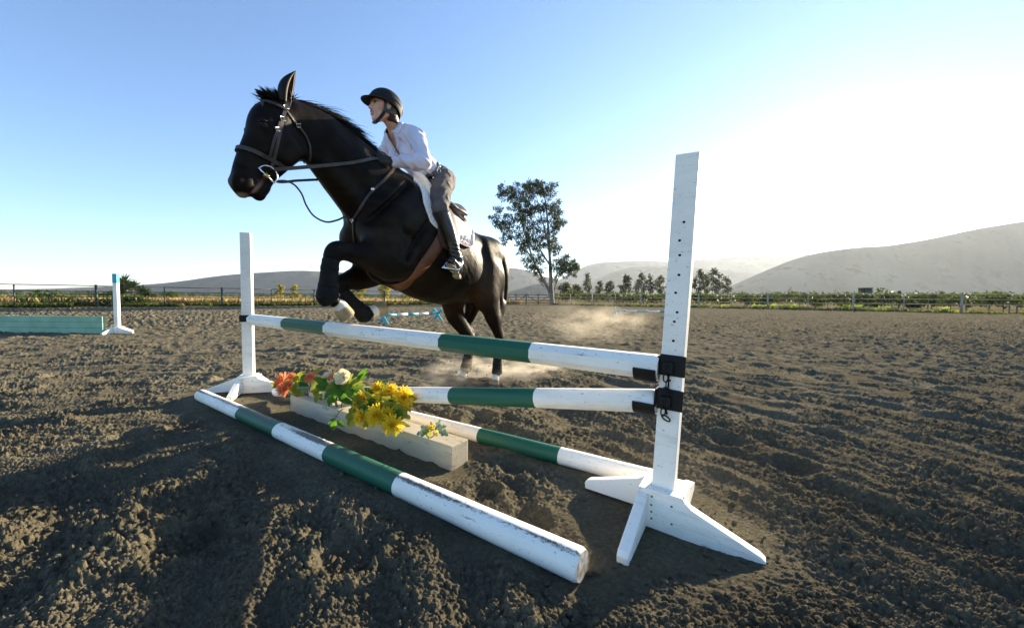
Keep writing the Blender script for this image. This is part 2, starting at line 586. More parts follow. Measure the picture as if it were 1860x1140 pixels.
def dirt_mat(name):
    m = bpy.data.materials.new(name); m.use_nodes = True
    nt = m.node_tree; b = nt.nodes['Principled BSDF']; L = nt.links.new
    b.inputs['Roughness'].default_value = 1.0; b.inputs['Specular IOR Level'].default_value = .0
    tc = nt.nodes.new('ShaderNodeTexCoord')
    def nz(s, det, ro=.6):
        n = nt.nodes.new('ShaderNodeTexNoise'); n.inputs['Scale'].default_value = s; n.inputs['Detail'].default_value = det; n.inputs['Roughness'].default_value = ro
        L(tc.outputs['Object'], n.inputs['Vector']); return n.outputs['Fac']
    rp = nt.nodes.new('ShaderNodeValToRGB'); cr = rp.color_ramp
    cr.elements[0].position = .30; cr.elements[0].color = (.074, .065, .045, 1)
    cr.elements[1].position = .72; cr.elements[1].color = (.285, .250, .170, 1)
    x = cr.elements.new(.5); x.color = (.145, .127, .086, 1)
    ad = nt.nodes.new('ShaderNodeMath'); ad.operation = 'ADD'; L(nz(1.6, 9, .68), ad.inputs[0]); L(nz(48, 5, .7), ad.inputs[1])
    ml = nt.nodes.new('ShaderNodeMath'); ml.operation = 'MULTIPLY'; L(ad.outputs[0], ml.inputs[0]); ml.inputs[1].default_value = .5
    L(ml.outputs[0], rp.inputs['Fac']); 
    # pale grit specks
    r2 = nt.nodes.new('ShaderNodeMapRange'); r2.inputs['From Min'].default_value = .71; r2.inputs['From Max'].default_value = .74; L(nz(210, 2), r2.inputs['Value'])
    mx = nt.nodes.new('ShaderNodeMix'); mx.data_type = 'RGBA'; L(r2.outputs['Result'], mx.inputs['Factor']); L(rp.outputs['Color'], mx.inputs['A']); mx.inputs['B'].default_value = (.25, .21, .16, 1)
    L(mx.outputs['Result'], b.inputs['Base Color'])
    b0 = nt.nodes.new('ShaderNodeBump'); b0.inputs['Strength'].default_value = .9; b0.inputs['Distance'].default_value = .045
    L(nz(9, 8, .72), b0.inputs['Height'])
    bp = nt.nodes.new('ShaderNodeBump'); bp.inputs['Strength'].default_value = 1.0; bp.inputs['Distance'].default_value = .009
    L(nz(130, 8, .78), bp.inputs['Height']); L(b0.outputs['Normal'], bp.inputs['Normal']); L(bp.outputs['Normal'], b.inputs['Normal'])
    return m
M_dirt = dirt_mat('arena_sand')
NR, NC = 820, 1200
s_ = np.linspace(.72 ** -.5, 60.0 ** -.5, NR); d_ = s_ ** -2.0
u_ = np.linspace(-2.0, 2.0, NC)
GX = d_[:, None] * u_[None, :]; GY = np.repeat(d_[:, None], NC, 1)
sp = np.maximum(np.gradient(d_)[:, None] * .75, d_[:, None] * (u_[1] - u_[0]))
sp = np.repeat(sp, NC, 1) if sp.shape[1] == 1 else sp
x_ = GX.ravel(); y_ = GY.ravel(); sp = sp.ravel()
GZ = ground_h(x_, y_, sp)
# tidy flat rim close to the fence
V_ = np.stack([x_, y_, GZ], 1)
ii = np.arange(NR * NC).reshape(NR, NC)
Q_ = np.stack([ii[:-1, :-1].ravel(), ii[:-1, 1:].ravel(), ii[1:, 1:].ravel(), ii[1:, :-1].ravel()], 1)
cx = x_[Q_].mean(1); cy = y_[Q_].mean(1)
Q_ = Q_[inside_arena(cx, cy)]
ground = np_mesh_obj('ground', V_, Q_, M_dirt, None, True)
tag(ground, 'tilled brown sand of the riding arena, churned into clods and ruts', None, None, 'structure')
G_X, G_Y, G_Z = GX, GY, GZ.reshape(NR, NC)
def gz(x, y):
    """height of the sand sheet"""
    if y < .75 or y > 58: return 0.0
    i = np.interp(y ** -.5, s_[::-1], np.arange(NR)[::-1]); j = (x / y + 2.0) / 4.0 * (NC - 1)
    i = int(np.clip(i, 0, NR - 2)); j = int(np.clip(j, 0, NC - 2))
    return float(G_Z[i:i + 2, j:j + 2].mean())

# loose clods and crumbs lying on the sand near the camera
ico = bmesh.new(); bmesh.ops.create_icosphere(ico, subdivisions=1, radius=1.0)
ico.verts.ensure_lookup_table()
IV = np.array([v.co[:] for v in ico.verts]); IF = np.array([[v.index for v in f.verts] for f in ico.faces]); ico.free()
NCL = 16000
cr_ = np.random.default_rng(5)
Y = .95 + 5.5 * cr_.random(NCL) ** 2.0; U = cr_.random(NCL) * 3.6 - 1.8
X = U * Y
cl_n = fbm2(X * 1.7 + 5, Y * 1.7, 2, 33)
en = (X - _jl[0]) * _n[0] + (Y - _jl[1]) * _n[1]; ee = (X - _jl[0]) * _e[0] + (Y - _jl[1]) * _e[1]
keepm = (cr_.random(NCL) < (.35 + cl_n * 1.2)) & ~((np.abs(en + .1) < .36) & (ee > -.6) & (ee < 2.6) & (cr_.random(NCL) < .85))
for (px, py) in ((.638, 1.51),): keepm &= np.hypot(X - px, Y - py) > .16
X, Y = X[keepm], Y[keepm]
vs = []; fs = []
for i in range(len(X)):
    r0 = .003 + .010 * cr_.random() ** 3.2
    sc3 = r0 * (.7 + .6 * cr_.random(3)); sc3[2] *= .8
    R3 = np.array(Matrix.Rotation(cr_.random() * 6.28, 3, 'Z'))
    v = IV * (1 + .28 * (cr_.random((len(IV), 1)) - .5) * 2) * sc3 @ R3.T + np.array([X[i], Y[i], gz(X[i], Y[i]) + r0 * .35])
    vs.append(v); fs.append(IF + i * len(IV))
cl = np_mesh_obj('dirt_clods', np.concatenate(vs), np.concatenate(fs), M_dirt, None, False)
tag(cl, 'loose clods and crumbs of dry sand scattered on the arena', None, None, 'stuff')

# dry field beyond the fence, out to the hills
M_field = vary(new_mat('dry_field', (.20, .15, .08), 1.0, 0, 0), (.11, .085, .042), (.22, .165, .085), .06, detail=8, lo=.3, hi=.7, bump=.5, bscale=3, bdist=.05)
vs = [(-9000, -3000, -.10), (9000, -3000, -.10), (9000, 12000, -.10), (-9000, 12000, -.10)]
fld = mesh_obj('field', vs, [(0, 1, 2, 3)], M_field); tag(fld, 'dry golden field running back to the hills', None, None, 'structure')
# verge: a low grassy strip just outside the arena
M_verge = vary(new_mat('verge_soil', (.12, .10, .06), 1.0, 0, 0), (.06, .075, .02), (.20, .16, .085), 1.2, detail=6)
vs = []; fs = []
for i, (fx, fy) in enumerate(FENCE):
    p = Vector((fx, fy, 0)); a = Vector((*FENCE[max(i - 1, 0)], 0)); b = Vector((*FENCE[min(i + 1, len(FENCE) - 1)], 0))
    t = (b - a).normalized(); nn = Vector((-t.y, t.x, 0))
    vs += [p - nn * .5 + Vector((0, 0, -.02)), p + nn * .15 + Vector((0, 0, .05)), p + nn * 2.6 + Vector((0, 0, .03)), p + nn * 4.5 + Vector((0, 0, -.13))]
for i in range(len(FENCE) - 1):
    for k in range(3):
        a = i * 4 + k; fs.append((a, a + 1, a + 5, a + 4))
vg = mesh_obj('verge', vs, fs, M_verge, None, True); tag(vg, 'low soil verge with weeds along the arena fence', None, None, 'structure')

# hills
def hill_mat(name, a, b_, sc_=.004):
    return vary(new_mat(name, a, 1.0, 0, 0), a, b_, sc_, detail=8, lo=.35, hi=.65, c3=tuple(x * .45 for x in a), s3=.016, lo3=.53, hi3=.66)
M_hill = hill_mat('dry_hill_grass', (.050, .052, .040), (.135, .122, .088))
def hill(name, label, prof, D, near_f=.80, seed=0, rough=1.0):
    """ridge silhouette as (pixel x, pixel y) at distance D, falling to the plain in front of and behind it"""
    prof = np.array(prof, float)
    px = np.linspace(prof[0, 0], prof[-1, 0], 220)
    py = np.interp(px, prof[:, 0], prof[:, 1])
    kern = np.ones(9) / 9; pyp = np.pad(py, 4, mode='edge'); py = np.convolve(pyp, kern, 'valid')
    rows = 46; V = []
    for j in range(rows):
        f = j / (rows - 1)
        if f <= .7:
            g = f / .7; dd = D * (near_f + (1 - near_f) * g); hh = g * g * (3 - 2 * g)
        else:
            g = (f - .7) / .3; dd = D * (1 + .5 * g); hh = 1 - g * g * (3 - 2 * g)
        X = (px - 930) / FPX * D * (1 + (dd / D - 1) * .9)
        hz = 541.4 + (px - 930) * ROLL
        ridge = (hz - py) / FPX * D + CAM_H
        gul = fbm2(px * .022 + seed + f * 1.0, np.full_like(px, f * 2.2 + seed), 5, seed + 60, .55)
        z = ridge * hh * (1 + gul * .28 * rough * (hh * (1 - hh)) * 2.6) 
        V.append(np.stack([X, np.full_like(X, dd), z - .3], 1))
    V = np.concatenate(V); n = len(px); ii = np.arange(rows * n).reshape(rows, n)
    Q = np.stack([ii[:-1, :-1].ravel(), ii[:-1, 1:].ravel(), ii[1:, 1:].ravel(), ii[1:, :-1].ravel()], 1)
    o = np_mesh_obj(name, V, Q, M_hill, None, True); tag(o, label, None, None, 'structure'); return o
hill('hill', 'smooth dry hills on the left skyline', [(-300, 530), (100, 524), (262, 517), (300, 514), (345, 509), (380, 503), (440, 497), (500, 494), (540, 491), (580, 493), (640, 496), (720, 500), (800, 505), (880, 520), (960, 535)], 2600, seed=1)
hill('hill', 'hazy ridge behind the horse and the big tree', [(700, 530), (760, 510), (840, 498), (900, 488), (935, 487), (955, 491), (990, 503), (1030, 512), (1100, 520), (1160, 530)], 3000, seed=2, rough=1.8)
hill('hill', 'low dry knoll behind the gate', [(880, 541), (930, 528), (970, 516), (1000, 512), (1040, 516), (1090, 526), (1140, 536)], 1500, seed=5)
hill('hill', 'pale far ridge behind the tree row', [(960, 530), (1020, 506), (1052, 487), (1075, 478), (1110, 476), (1150, 474), (1185, 474), (1215, 476), (1260, 472), (1330, 467), (1400, 463), (1450, 463), (1520, 462), (1600, 470), (1750, 500)], 3800, seed=3)
hill('hill', 'middle ridge stepping down toward the tree row', [(1000, 540), (1060, 518), (1110, 494), (1150, 485), (1200, 484), (1260, 487), (1320, 492), (1400, 500), (1500, 520)], 2900, seed=6)
hill('hill', 'broad shaded hillside on the right', [(1270, 541), (1320, 522), (1370, 500), (1410, 482), (1450, 467), (1490, 458), (1550, 450), (1605, 448), (1640, 442), (1680, 436), (1760, 418), (1860, 402), (2000, 392), (2300, 400), (2600, 440)], 1500, seed=4, rough=.8)
# ================================================================== FENCE, TREES, PLANTS
M_pipe = vary(new_mat('green_pipe', (.03, .045, .035), .6), (.018, .03, .022), (.045, .062, .05), 3)
M_pipegrey = vary(new_mat('weathered_pipe', (.30, .28, .22), .6), (.22, .21, .16), (.36, .33, .27), 3)
M_wood = vary(new_mat('weathered_timber', (.20, .17, .13), .85), (.14, .115, .085), (.26, .225, .175), 5)

def fence(name, pts, label, mat, step, heights, thick_every=2, r=.028, skip=()):
    """pipe fence: each post and each rail length is a part"""
    pts = [Vector((p[0], p[1], 0)) for p in pts]
    root = empty(name, loc=pts[0]); tag(root, label, 'fence')
    o0 = pts[0]
    cum = [0]
    for a, b in zip(pts, pts[1:]): cum.append(cum[-1] + (b - a).length)
    def P(s):
        for i in range(len(pts) - 1):
            if s <= cum[i + 1] + 1e-6: return pts[i].lerp(pts[i + 1], (s - cum[i]) / (cum[i + 1] - cum[i])) - o0
        return pts[-1] - o0
    n = int(round(cum[-1] / step)); ss = [cum[-1] * i / n for i in range(n + 1)]
    hm = max(heights)
    for i, s in enumerate(ss):
        p = P(s); thick = (i % thick_every == 0)
        mb = MB(); rr = .075 if thick else .038
        mb.tube([p + Vector((0, 0, -.3)), p + Vector((0, 0, hm + (.09 if thick else 0)))], rr, 8)
        mb.build('post', mat, root, True)
    for i in range(n):
        a, b = P(ss[i]), P(ss[i + 1])
        for h in heights:
            mb = MB(); sg = Vector((0, 0, random.uniform(-.012, .012)))
            mb.tube([a + Vector((0, 0, h)), (a + b) / 2 + Vector((0, 0, h)) + sg, b + Vector((0, 0, h))], r, 6)
            mb.build('rail', mat, root, True)
    return root
fence('pipe_fence', FENCE[:3], 'dark green pipe rail fence along the left side of the arena', M_pipe, 3.6, (1.56, 1.16, .76, .38))
fence('pipe_fence', FENCE[3:], 'grey pipe rail fence along the right side of the arena before the vines', M_pipegrey, 3.3, (1.56, 1.14, .72, .34))
# timber gate in the far corner
g0 = Vector((-1.2, 53.6, 0)); g1 = Vector((5.6, 54.0, 0)); gd = (g1 - g0).normalized(); gl = (g1 - g0).length
gate = empty('timber_gate', loc=g0); tag(gate, 'timber gate panels with diagonal braces in the far corner of the arena', 'gate')
for s in (0, .26, .48, .74, 1.0):
    p = gd * (gl * s); mb = MB(); mb.box(p + Vector((0, 0, .78)), (.09, .09, .86)); mb.build('gate_post', M_wood, gate)
for s0, s1 in ((0, .26), (.26, .48), (.48, .74), (.74, 1.0)):
    a = gd * (gl * s0); b = gd * (gl * s1)
    for h in (.30, .68, 1.06, 1.44):
        mb = MB(); c = (a + b) / 2 + Vector((0, -.03, h)); mb.box(c, ((b - a).length / 2 - .09, .02, .06), (gd, Vector((-gd.y, gd.x, 0)), Vector((0, 0, 1)))); mb.build('board', M_wood, gate)
    if s0 in (.26, .74):
        mb = MB(); mb.tube([a + Vector((0, -.07, .3)), b + Vector((0, -.07, 1.44))], .05, 6); mb.build('brace', M_wood, gate)
    else:
        mb = MB(); mb.tube([a + Vector((0, -.07, 1.44)), b + Vector((0, -.07, .3))], .05, 6); mb.build('brace', M_wood, gate)
mb = MB(); c = gd * (gl * .48)
mb.tube([c + Vector((-.42, .1, 0)), c + Vector((-.42, .1, 2.0)), c + Vector((-.30, .1, 2.15)), c + Vector((.30, .1, 2.15)), c + Vector((.42, .1, 2.0)), c + Vector((.42, .1, 0))], .035, 6)
mb.build('hoop', M_pipegrey, gate, True)

# ---- trees
M_bark = vary(new_mat('eucalyptus_bark', (.22, .17, .12), .9), (.13, .10, .075), (.34, .28, .21), 1.5, stretch=(1, 1, .3))
M_euc = leaf_mat('eucalyptus_leaf', (.028, .042, .016), (.055, .070, .027), (.10, .13, .04), .16, .35)
M_euc2 = leaf_mat('far_eucalyptus_leaf', (.045, .058, .028), (.075, .085, .042), (.14, .16, .06), .22, .3)
def leaf_cloud(centres, n_per, size, aspect=.35, droop=.7, seed=1, squash=.8):
    """many small leaf quads in clumps; returns verts, faces"""
    r = np.random.default_rng(seed); V = []; 
    for (c, rad) in centres:
        k = max(6, int(n_per * rad ** 2))
        d = r.normal(size=(k, 3)); d /= np.linalg.norm(d, axis=1)[:, None]
        rr = rad * r.random(k) ** .45
        p = np.array(c) + d * rr[:, None] * np.array([1, 1, squash])
        ax = r.normal(size=(k, 3)); ax[:, 2] -= droop * 1.6; ax /= np.linalg.norm(ax, axis=1)[:, None]
        sd = np.cross(ax, r.normal(size=(k, 3))); sd /= np.linalg.norm(sd, axis=1)[:, None]
        L = size * (.6 + .8 * r.random(k))[:, None]; W = L * aspect
        q = np.stack([p - sd * W * .5, p + ax * L * .5 - sd * W * .1 - sd * W * .35, p + ax * L, p + ax * L * .5 + sd * W * .5], 1)
        V.append(q.reshape(-1, 3))
    V = np.concatenate(V); Q = np.arange(len(V)).reshape(-1, 4)
    return V, Q
# big tree: trunk and limbs laid out to the photographed silhouette
BT = Vector((1002 - 930, 0, 0)); bt_d = 57.0
bt0 = Vector(((1002 - 930) / FPX * bt_d, bt_d, -.1))
def btp(px, py, dy=0.0):
    p = at_depth(px, py, bt_d + dy); return p - bt0
btree = empty('eucalyptus_tree', loc=bt0)
tag(btree, 'tall dark eucalyptus leaning left in the far corner of the arena', 'tree')
mb = MB()
def limb(pts, r0, r1):
    P = catmull(np.array([tuple(p) for p in pts]), 5)
    mb.tube([Vector(p) for p in P], list(np.linspace(r0, r1, len(P))), 7)
base = btp(1003, 553); fork = btp(1001, 525)
limb([base, fork, btp(1000, 500, .3), btp(998, 455, .5), btp(995, 405), btp(990, 360), btp(985, 335)], .40, .05)
limb([base, btp(998, 530, -.2), btp(985, 505, -.5), btp(968, 470, -.8), btp(955, 430, -.5), btp(945, 395), btp(938, 350)], .30, .04)
limb([btp(985, 505, -.5), btp(960, 460, -1.2), btp(935, 435, -1.6), btp(915, 415, -1.6)], .16, .03)
limb([btp(998, 470, .4), btp(1005, 430, 1.0), btp(1012, 395, 1.2), btp(1015, 375, 1.2)], .14, .03)
limb([btp(998, 480, .4), btp(980, 450, 1.5), btp(968, 410, 2.0), btp(962, 360, 1.6)], .16, .03)
limb([btp(1004, 540), btp(1010, 515, 1), btp(1020, 498, 1.5), btp(1038, 488, 1.5)], .14, .03)
limb([btp(995, 440, .5), btp(985, 400, -1), btp(975, 360, -1.2), btp(968, 340, -1)], .12, .03)
mb.build('trunk', M_bark, btree, True)
blobs = [(922, 345, 13), (912, 352, 9), (903, 398, 11), (925, 403, 14), (937, 348, 12), (948, 362, 12), (958, 348, 13), (970, 340, 13), (985, 345, 13), (1000, 350, 11), (1007, 372, 12), (1012, 385, 11),
         (1015, 405, 10), (1008, 400, 12), (990, 375, 11), (975, 378, 12), (960, 382, 13), (945, 390, 12), (935, 378, 9), (955, 405, 14), (970, 412, 13), (985, 400, 9), (943, 425, 13), (952, 440, 12),
         (968, 437, 13), (982, 440, 12), (1000, 440, 10), (1012, 445, 9), (920, 425, 9), (918, 438, 6), (915, 412, 9), (1003, 420, 9), (990, 425, 9), (960, 468, 10), (972, 475, 9), (982, 470, 9), (965, 485, 9), (980, 490, 8),
         (1020, 475, 14), (1033, 478, 13), (1040, 487, 11), (1012, 488, 11), (1026, 490, 11), (1045, 480, 8), (985, 508, 5), (1008, 455, 7), (906, 378, 7), (930, 360, 9), (1002, 335, 8), (980, 334, 8), (960, 335, 7), (1010, 505, 5), (948, 455, 8)]
cs = []
rb = np.random.default_rng(3)
for x, y, r_ in blobs:
    c = btp(x, y, rb.normal() * 1.6); cs.append((tuple(c), r_ / FPX * bt_d * 1.02))
    for _ in range(7):
        a = rb.random() * 6.28; q_ = rb.uniform(.7, 1.35); c2_ = btp(x + math.cos(a) * r_ * q_, y + math.sin(a) * r_ * q_, rb.normal() * 1.8); cs.append((tuple(c2_), r_ / FPX * bt_d * rb.uniform(.28, .52)))
V, Q = leaf_cloud(cs, 250, .42, .25, .9, 4)
np_mesh_obj('crown', V, Q, M_euc, btree)

def tree(name, label, px, top, basey, D, wid, mat, bark, seed, group, shape='tall', leaf=.5, dens=1.0):
    """free-standing background tree with trunk, limbs and a ragged crown"""
    r = random.Random(seed)
    p0 = at_depth(px, 545, D); p0.z = -.1
    H_ = CAM_H + ((541.4 + (px - 930) * ROLL) - top) / FPX * D
    W_ = wid / FPX * D
    root = empty(name, loc=p0); tag(root, label, 'tree', group)
    m = MB(); cs = []
    lean = r.uniform(-.12, .12)
    nl = r.randint(3, 5)
    for i in range(nl):
        a = i * 6.28 / nl + r.random(); f = r.uniform(.55, .92)
        tip = Vector((math.cos(a) * W_ * .32 + lean * H_ * f, math.sin(a) * W_ * .32, H_ * f))
        P = [Vector((r.uniform(-.1, .1), 0, 0)), Vector((tip.x * .25, tip.y * .25, H_ * .3)), Vector((tip.x * .7, tip.y * .7, H_ * .55)), tip]
        P = catmull(np.array([tuple(q) for q in P]), 3)
        m.tube([Vector(q) for q in P], list(np.linspace(.022 * H_, .006 * H_, len(P))), 5)
    m.build('trunk', bark, root, True)
    lo = .38 if shape == 'tall' else .18
    for i in range(int(15 * dens)):
        f = lo + (1 - lo) * ((i + r.random()) / (15 * dens))
        env = math.sin(math.pi * min(1, (f - lo) / (1 - lo) * .86 + .14)) ** .7
        a = r.random() * 6.28; rr = W_ * .42 * env * r.random() ** .6
        cs.append(((math.cos(a) * rr + lean * H_ * f, math.sin(a) * rr, H_ * f * .96), W_ * r.uniform(.11, .19)))
    V, Q = leaf_cloud(cs, 32 / leaf ** 2, leaf, .45, .6, seed)
    np_mesh_obj('crown', V, Q, mat, root)
    return root
rowt = [(1030, 512, 140, 26, 'rounded grey green tree just right of the big eucalyptus'), (1046, 516, 150, 20, 'short tree between the rounded tree and the first tall one'), (1070, 494, 135, 17, 'slim tall tree, first in the row behind the vines'),
        (1085, 508, 145, 15, 'short bushy tree right of the slim tall one'), (1104, 508, 140, 18, 'low wide tree near the left end of the row'), (1133, 498, 130, 22, 'lone tree with a pointed top in the row'),
        (1156, 508, 150, 12, 'thin sparse tree in the middle of the row'), (1168, 492, 130, 18, 'tall dense tree left of the near white standard'), (1182, 496, 135, 16, 'tall tree partly behind its denser neighbour'),
        (1200, 499, 140, 20, 'broad tree next to the near white standard'), (1216, 502, 140, 18, 'tree mostly hidden by the near white standard'), (1266, 487, 125, 20, 'tall tree just right of the near white standard'),
        (1282, 496, 130, 18, 'leaning tree second right of the near white standard'), (1303, 486, 120, 26, 'wide open crowned tree near the right end of the row'), (1320, 500, 125, 16, 'last tree at the right end of the row')]
for i, (px, top, D, w, lab) in enumerate(rowt):
    tree('row_tree', lab, px, top, 548, D, w * 1.25, M_euc2, M_bark, 100 + i, 'trees in a row behind the vines', 'tall', .75, 1.5)
M_gold = leaf_mat('golden_leaf', (.22, .20, .03), (.36, .32, .05), (.45, .40, .06), .4, .6)
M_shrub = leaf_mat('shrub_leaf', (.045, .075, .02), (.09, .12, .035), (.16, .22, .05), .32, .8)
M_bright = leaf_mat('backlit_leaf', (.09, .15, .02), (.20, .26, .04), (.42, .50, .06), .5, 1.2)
for i, (px, top, w, lab) in enumerate([(512, 514, 21, 'small golden tree beyond the left fence, leftmost of its pair'), (538, 515, 22, 'small golden tree right next to the leftmost golden one'), (650, 517, 32, 'golden tree seen between the horse forelegs'), (700, 514, 30, 'golden tree seen under the horse chest'), (742, 528, 20, 'low golden tree seen under the horse belly')]):
    tree('golden_tree', lab, px, top, 545, 58, w * 1.15, M_gold, M_bark, 200 + i, 'golden trees beyond the left fence', 'low', .26, 1.0)
def bush(name, label, px, top, D, wid, mat, seed, group=None, leaf=.16, n=9, dens=1.0, z0=-.05, stemc=True):
    r = random.Random(seed)
    p0 = at_depth(px, 545, D); p0.z = z0
    H_ = max(.25, CAM_H + ((541.4 + (px - 930) * ROLL) - top) / FPX * D - z0); W_ = wid / FPX * D
    root = empty(name, loc=p0); tag(root, label, 'bush', group)
    cs = [((r.uniform(-.42, .42) * W_, r.uniform(-.3, .3) * min(W_, 2), H_ * r.uniform(.3, .66)), H_ * r.uniform(.26, .38)) for _ in range(n)]
    V, Q = leaf_cloud(cs, 26 * dens / leaf ** 2, leaf, .45, .1, seed)
    np_mesh_obj('foliage', V, Q, mat, root)
    m = MB()
    for i in range(4):
        m.tube([Vector((r.uniform(-.05, .05), 0, 0)), Vector((r.uniform(-.3, .3) * W_, 0, H_ * .5))], .012 + .008 * H_, 5)
    m.build('stem', M_bark, root, True)
    return root
bush('round_bush', 'dark round bush standing alone in the dry grass beyond the left fence', 316, 525, 40, 20, M_shrub, 1, None, .18, 9)
bush('low_bush', 'low dark bush left of the round one beyond the left fence', 291, 531, 38, 17, M_shrub, 2, None, .18, 7)
bush('low_bush', 'green bush at the fence foot left of the far standard', 408, 546, 33, 26, M_shrub, 3, None, .16, 8)
bush('low_bush', 'green bush by the fence just left of the hanging foreleg', 572, 541, 40, 34, M_shrub, 4, None, .2, 9)
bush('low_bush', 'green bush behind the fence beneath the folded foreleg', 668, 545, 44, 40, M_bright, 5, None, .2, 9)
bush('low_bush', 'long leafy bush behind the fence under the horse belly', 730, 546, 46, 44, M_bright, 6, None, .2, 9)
bush('low_bush', 'grey green bush beyond the fence at the far left', 190, 524, 31, 26, M_shrub, 7, None, .2, 9)
bush('low_bush', 'dark bush in front of the spiky yucca', 252, 529, 30, 40, M_shrub, 8, None, .18, 9)
bush('low_bush', 'dark bush outside the left fence, far left', 95, 520, 28, 50, M_shrub, 9, None, .2, 9)
fl_ = [(1070, 551, 44, 'first yellow green bush from the left at the foot of the right fence'), (1092, 552, 30, 'second yellow green bush from the left at the foot of the right fence'), (1128, 552, 26, 'small yellow green bush behind the second cavaletti'),
       (1158, 552, 20, 'narrow yellow green bush midway to the near standard'), (1194, 551, 34, 'yellow green bush just left of the near standard'), (1275, 550, 40, 'yellow green bush just right of the near standard'),
       (1314, 552, 34, 'yellow green bush two bushes right of the near standard'), (1376, 551, 30, 'yellow green bush left of the long one'), (1412, 550, 40, 'left half of the long yellow green bush row'), (1450, 551, 40, 'right half of the long yellow green bush row'),
       (1526, 555, 26, 'flat yellow bush in front of the fence brace'), (1554, 552, 36, 'rounded bright bush below the fence brace'), (1610, 555, 30, 'bright bush right of the doubled fence post'), (1580, 560, 22, 'lowest yellow bush by the doubled fence post'),
       (1720, 556, 44, 'yellow green bush farthest right along the fence')]
for i, (px, top, w, lab) in enumerate(fl_):
    u = (px - 930) / FPX
    # distance of the fence along this line of sight
    D = 50
    for a, b in zip(FENCE[3:], FENCE[4:]):
        den = (b[0] - a[0]) - u * (b[1] - a[1])
        s = (u * a[1] - a[0]) / den
        if 0 <= s <= 1: D = a[1] + s * (b[1] - a[1])
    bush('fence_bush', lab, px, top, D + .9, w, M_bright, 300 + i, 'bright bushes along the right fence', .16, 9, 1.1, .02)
# vine rows
def vine_row(label, pa, pb, h, seed, n=60):
    pa = Vector((*pa, 0)); pb = Vector((*pb, 0)); r = random.Random(seed)
    root = empty('vine_row', loc=pa); tag(root, label, 'vine row', 'vine rows behind the right fence')
    L = (pb - pa).length; t = (pb - pa).normalized()
    cs = []
    for i in range(n):
        f = (i + r.random()) / n
        bump = .25 * noise2(np.array([f * L * .35]), np.array([seed * 1.0]), 71)[0] + (.35 if r.random() < .05 else 0)
        c = t * (f * L) + Vector((r.uniform(-.35, .35), r.uniform(-.35, .35), h * (.62 + .12 * r.random()) + bump))
        cs.append((tuple(c), h * .30 + .25 * r.random()))
    V, Q = leaf_cloud(cs, 190, .28, .6, .3, seed, .95)
    np_mesh_obj('foliage', V, Q, M_vine, root)
    m = MB()
    k = int(L / 2.4)
    for i in range(k + 1):
        p = t * (L * i / k); m.tube([p, p + Vector((r.uniform(-.05, .05), 0, h * .75))], .05, 5)
    o = m.build('vine_trunks', M_bark, root, True); o['kind'] = 'stuff'
    return root
M_vine = leaf_mat('vine_leaf', (.015, .030, .008), (.045, .066, .015), (.18, .22, .04), .20, .5)
vine_row('nearest vine row, its leafy top level with the fence rail', (8.5, 58.5), (44, 32.5), 1.75, 1, 90)
vine_row('second vine row showing just above the nearest one', (8, 63), (50, 32.5), 1.8, 2, 100)
vine_row('farthest vine row behind the other two', (8, 68), (56, 33), 1.85, 3, 110)
vine_row('vine row at the far right beyond the fence corner', (44, 32), (70, 11), 1.7, 4, 60)
for i, (px, top, w, D, lab) in enumerate([(1482, 531, 18, 47, 'bushy shrub poking above the vines left of the dark booth'), (1532, 531, 16, 44, 'tall dark shrub standing left of the dark booth'), (1594, 534, 18, 42, 'dark shrub by the doubled fence post right of the booth'), (1658, 535, 20, 38, 'dark shrub near the right end of the fence'), (1375, 533, 16, 50, 'shrub above the vines right of the tree row')]):
    bush('vine_shrub', lab, px, top, D, w, M_vine, 400 + i, 'shrubs among the vines', .22, 9, 1.1)
# spiky yucca clump
M_yucca = leaf_mat('yucca_leaf', (.035, .055, .02), (.08, .10, .035), (.12, .16, .04), .25, .8)
yr = random.Random(9); y0 = at_depth(233, 545, 32.0); y0.z = -.1
yu = empty('yucca', loc=y0); tag(yu, 'spiky yucca clump behind the far turquoise topped standard', 'yucca')
heads = [(-.2, 0, 2.15, .95), (-.75, .3, 1.7, .8), (.55, -.1, 1.7, .85), (1.15, .2, 1.3, .8), (1.7, 0, 1.0, .75), (-.1, -.3, 1.2, .8), (-1.2, 0, 1.0, .7), (.7, .3, .8, .7), (-2.0, .1, .7, .6), (2.1, .2, .6, .6)]
m = MB()
for (x, y, z, r_) in heads:
    m.tube([Vector((x * .4, y, 0)), Vector((x * .8, y, z * .6)), Vector((x, y, z))], [.12, .10, .08], 6)
m.build('trunk', M_bark, yu, True)
for (x, y, z, r_) in heads:
    vs = []; fs = []
    for i in range(90):
        a = yr.random() * 6.28; el = math.asin(yr.uniform(-.5, 1))
        d = Vector((math.cos(a) * math.cos(el), math.sin(a) * math.cos(el), math.sin(el))); s = d.orthogonal().normalized() * .03
        L = r_ * yr.uniform(.7, 1.05); b0 = len(vs); c = Vector((x, y, z)); mid_ = c + d * L * .55; tip = c + d * L - Vector((0, 0, L * .12))
        vs += [c - s, c + s, mid_ + s, mid_ - s, tip]; fs += [(b0, b0 + 1, b0 + 2, b0 + 3), (b0 + 3, b0 + 2, b0 + 4)]
    mesh_obj('leaf_rosette', vs, fs, M_yucca, yu)
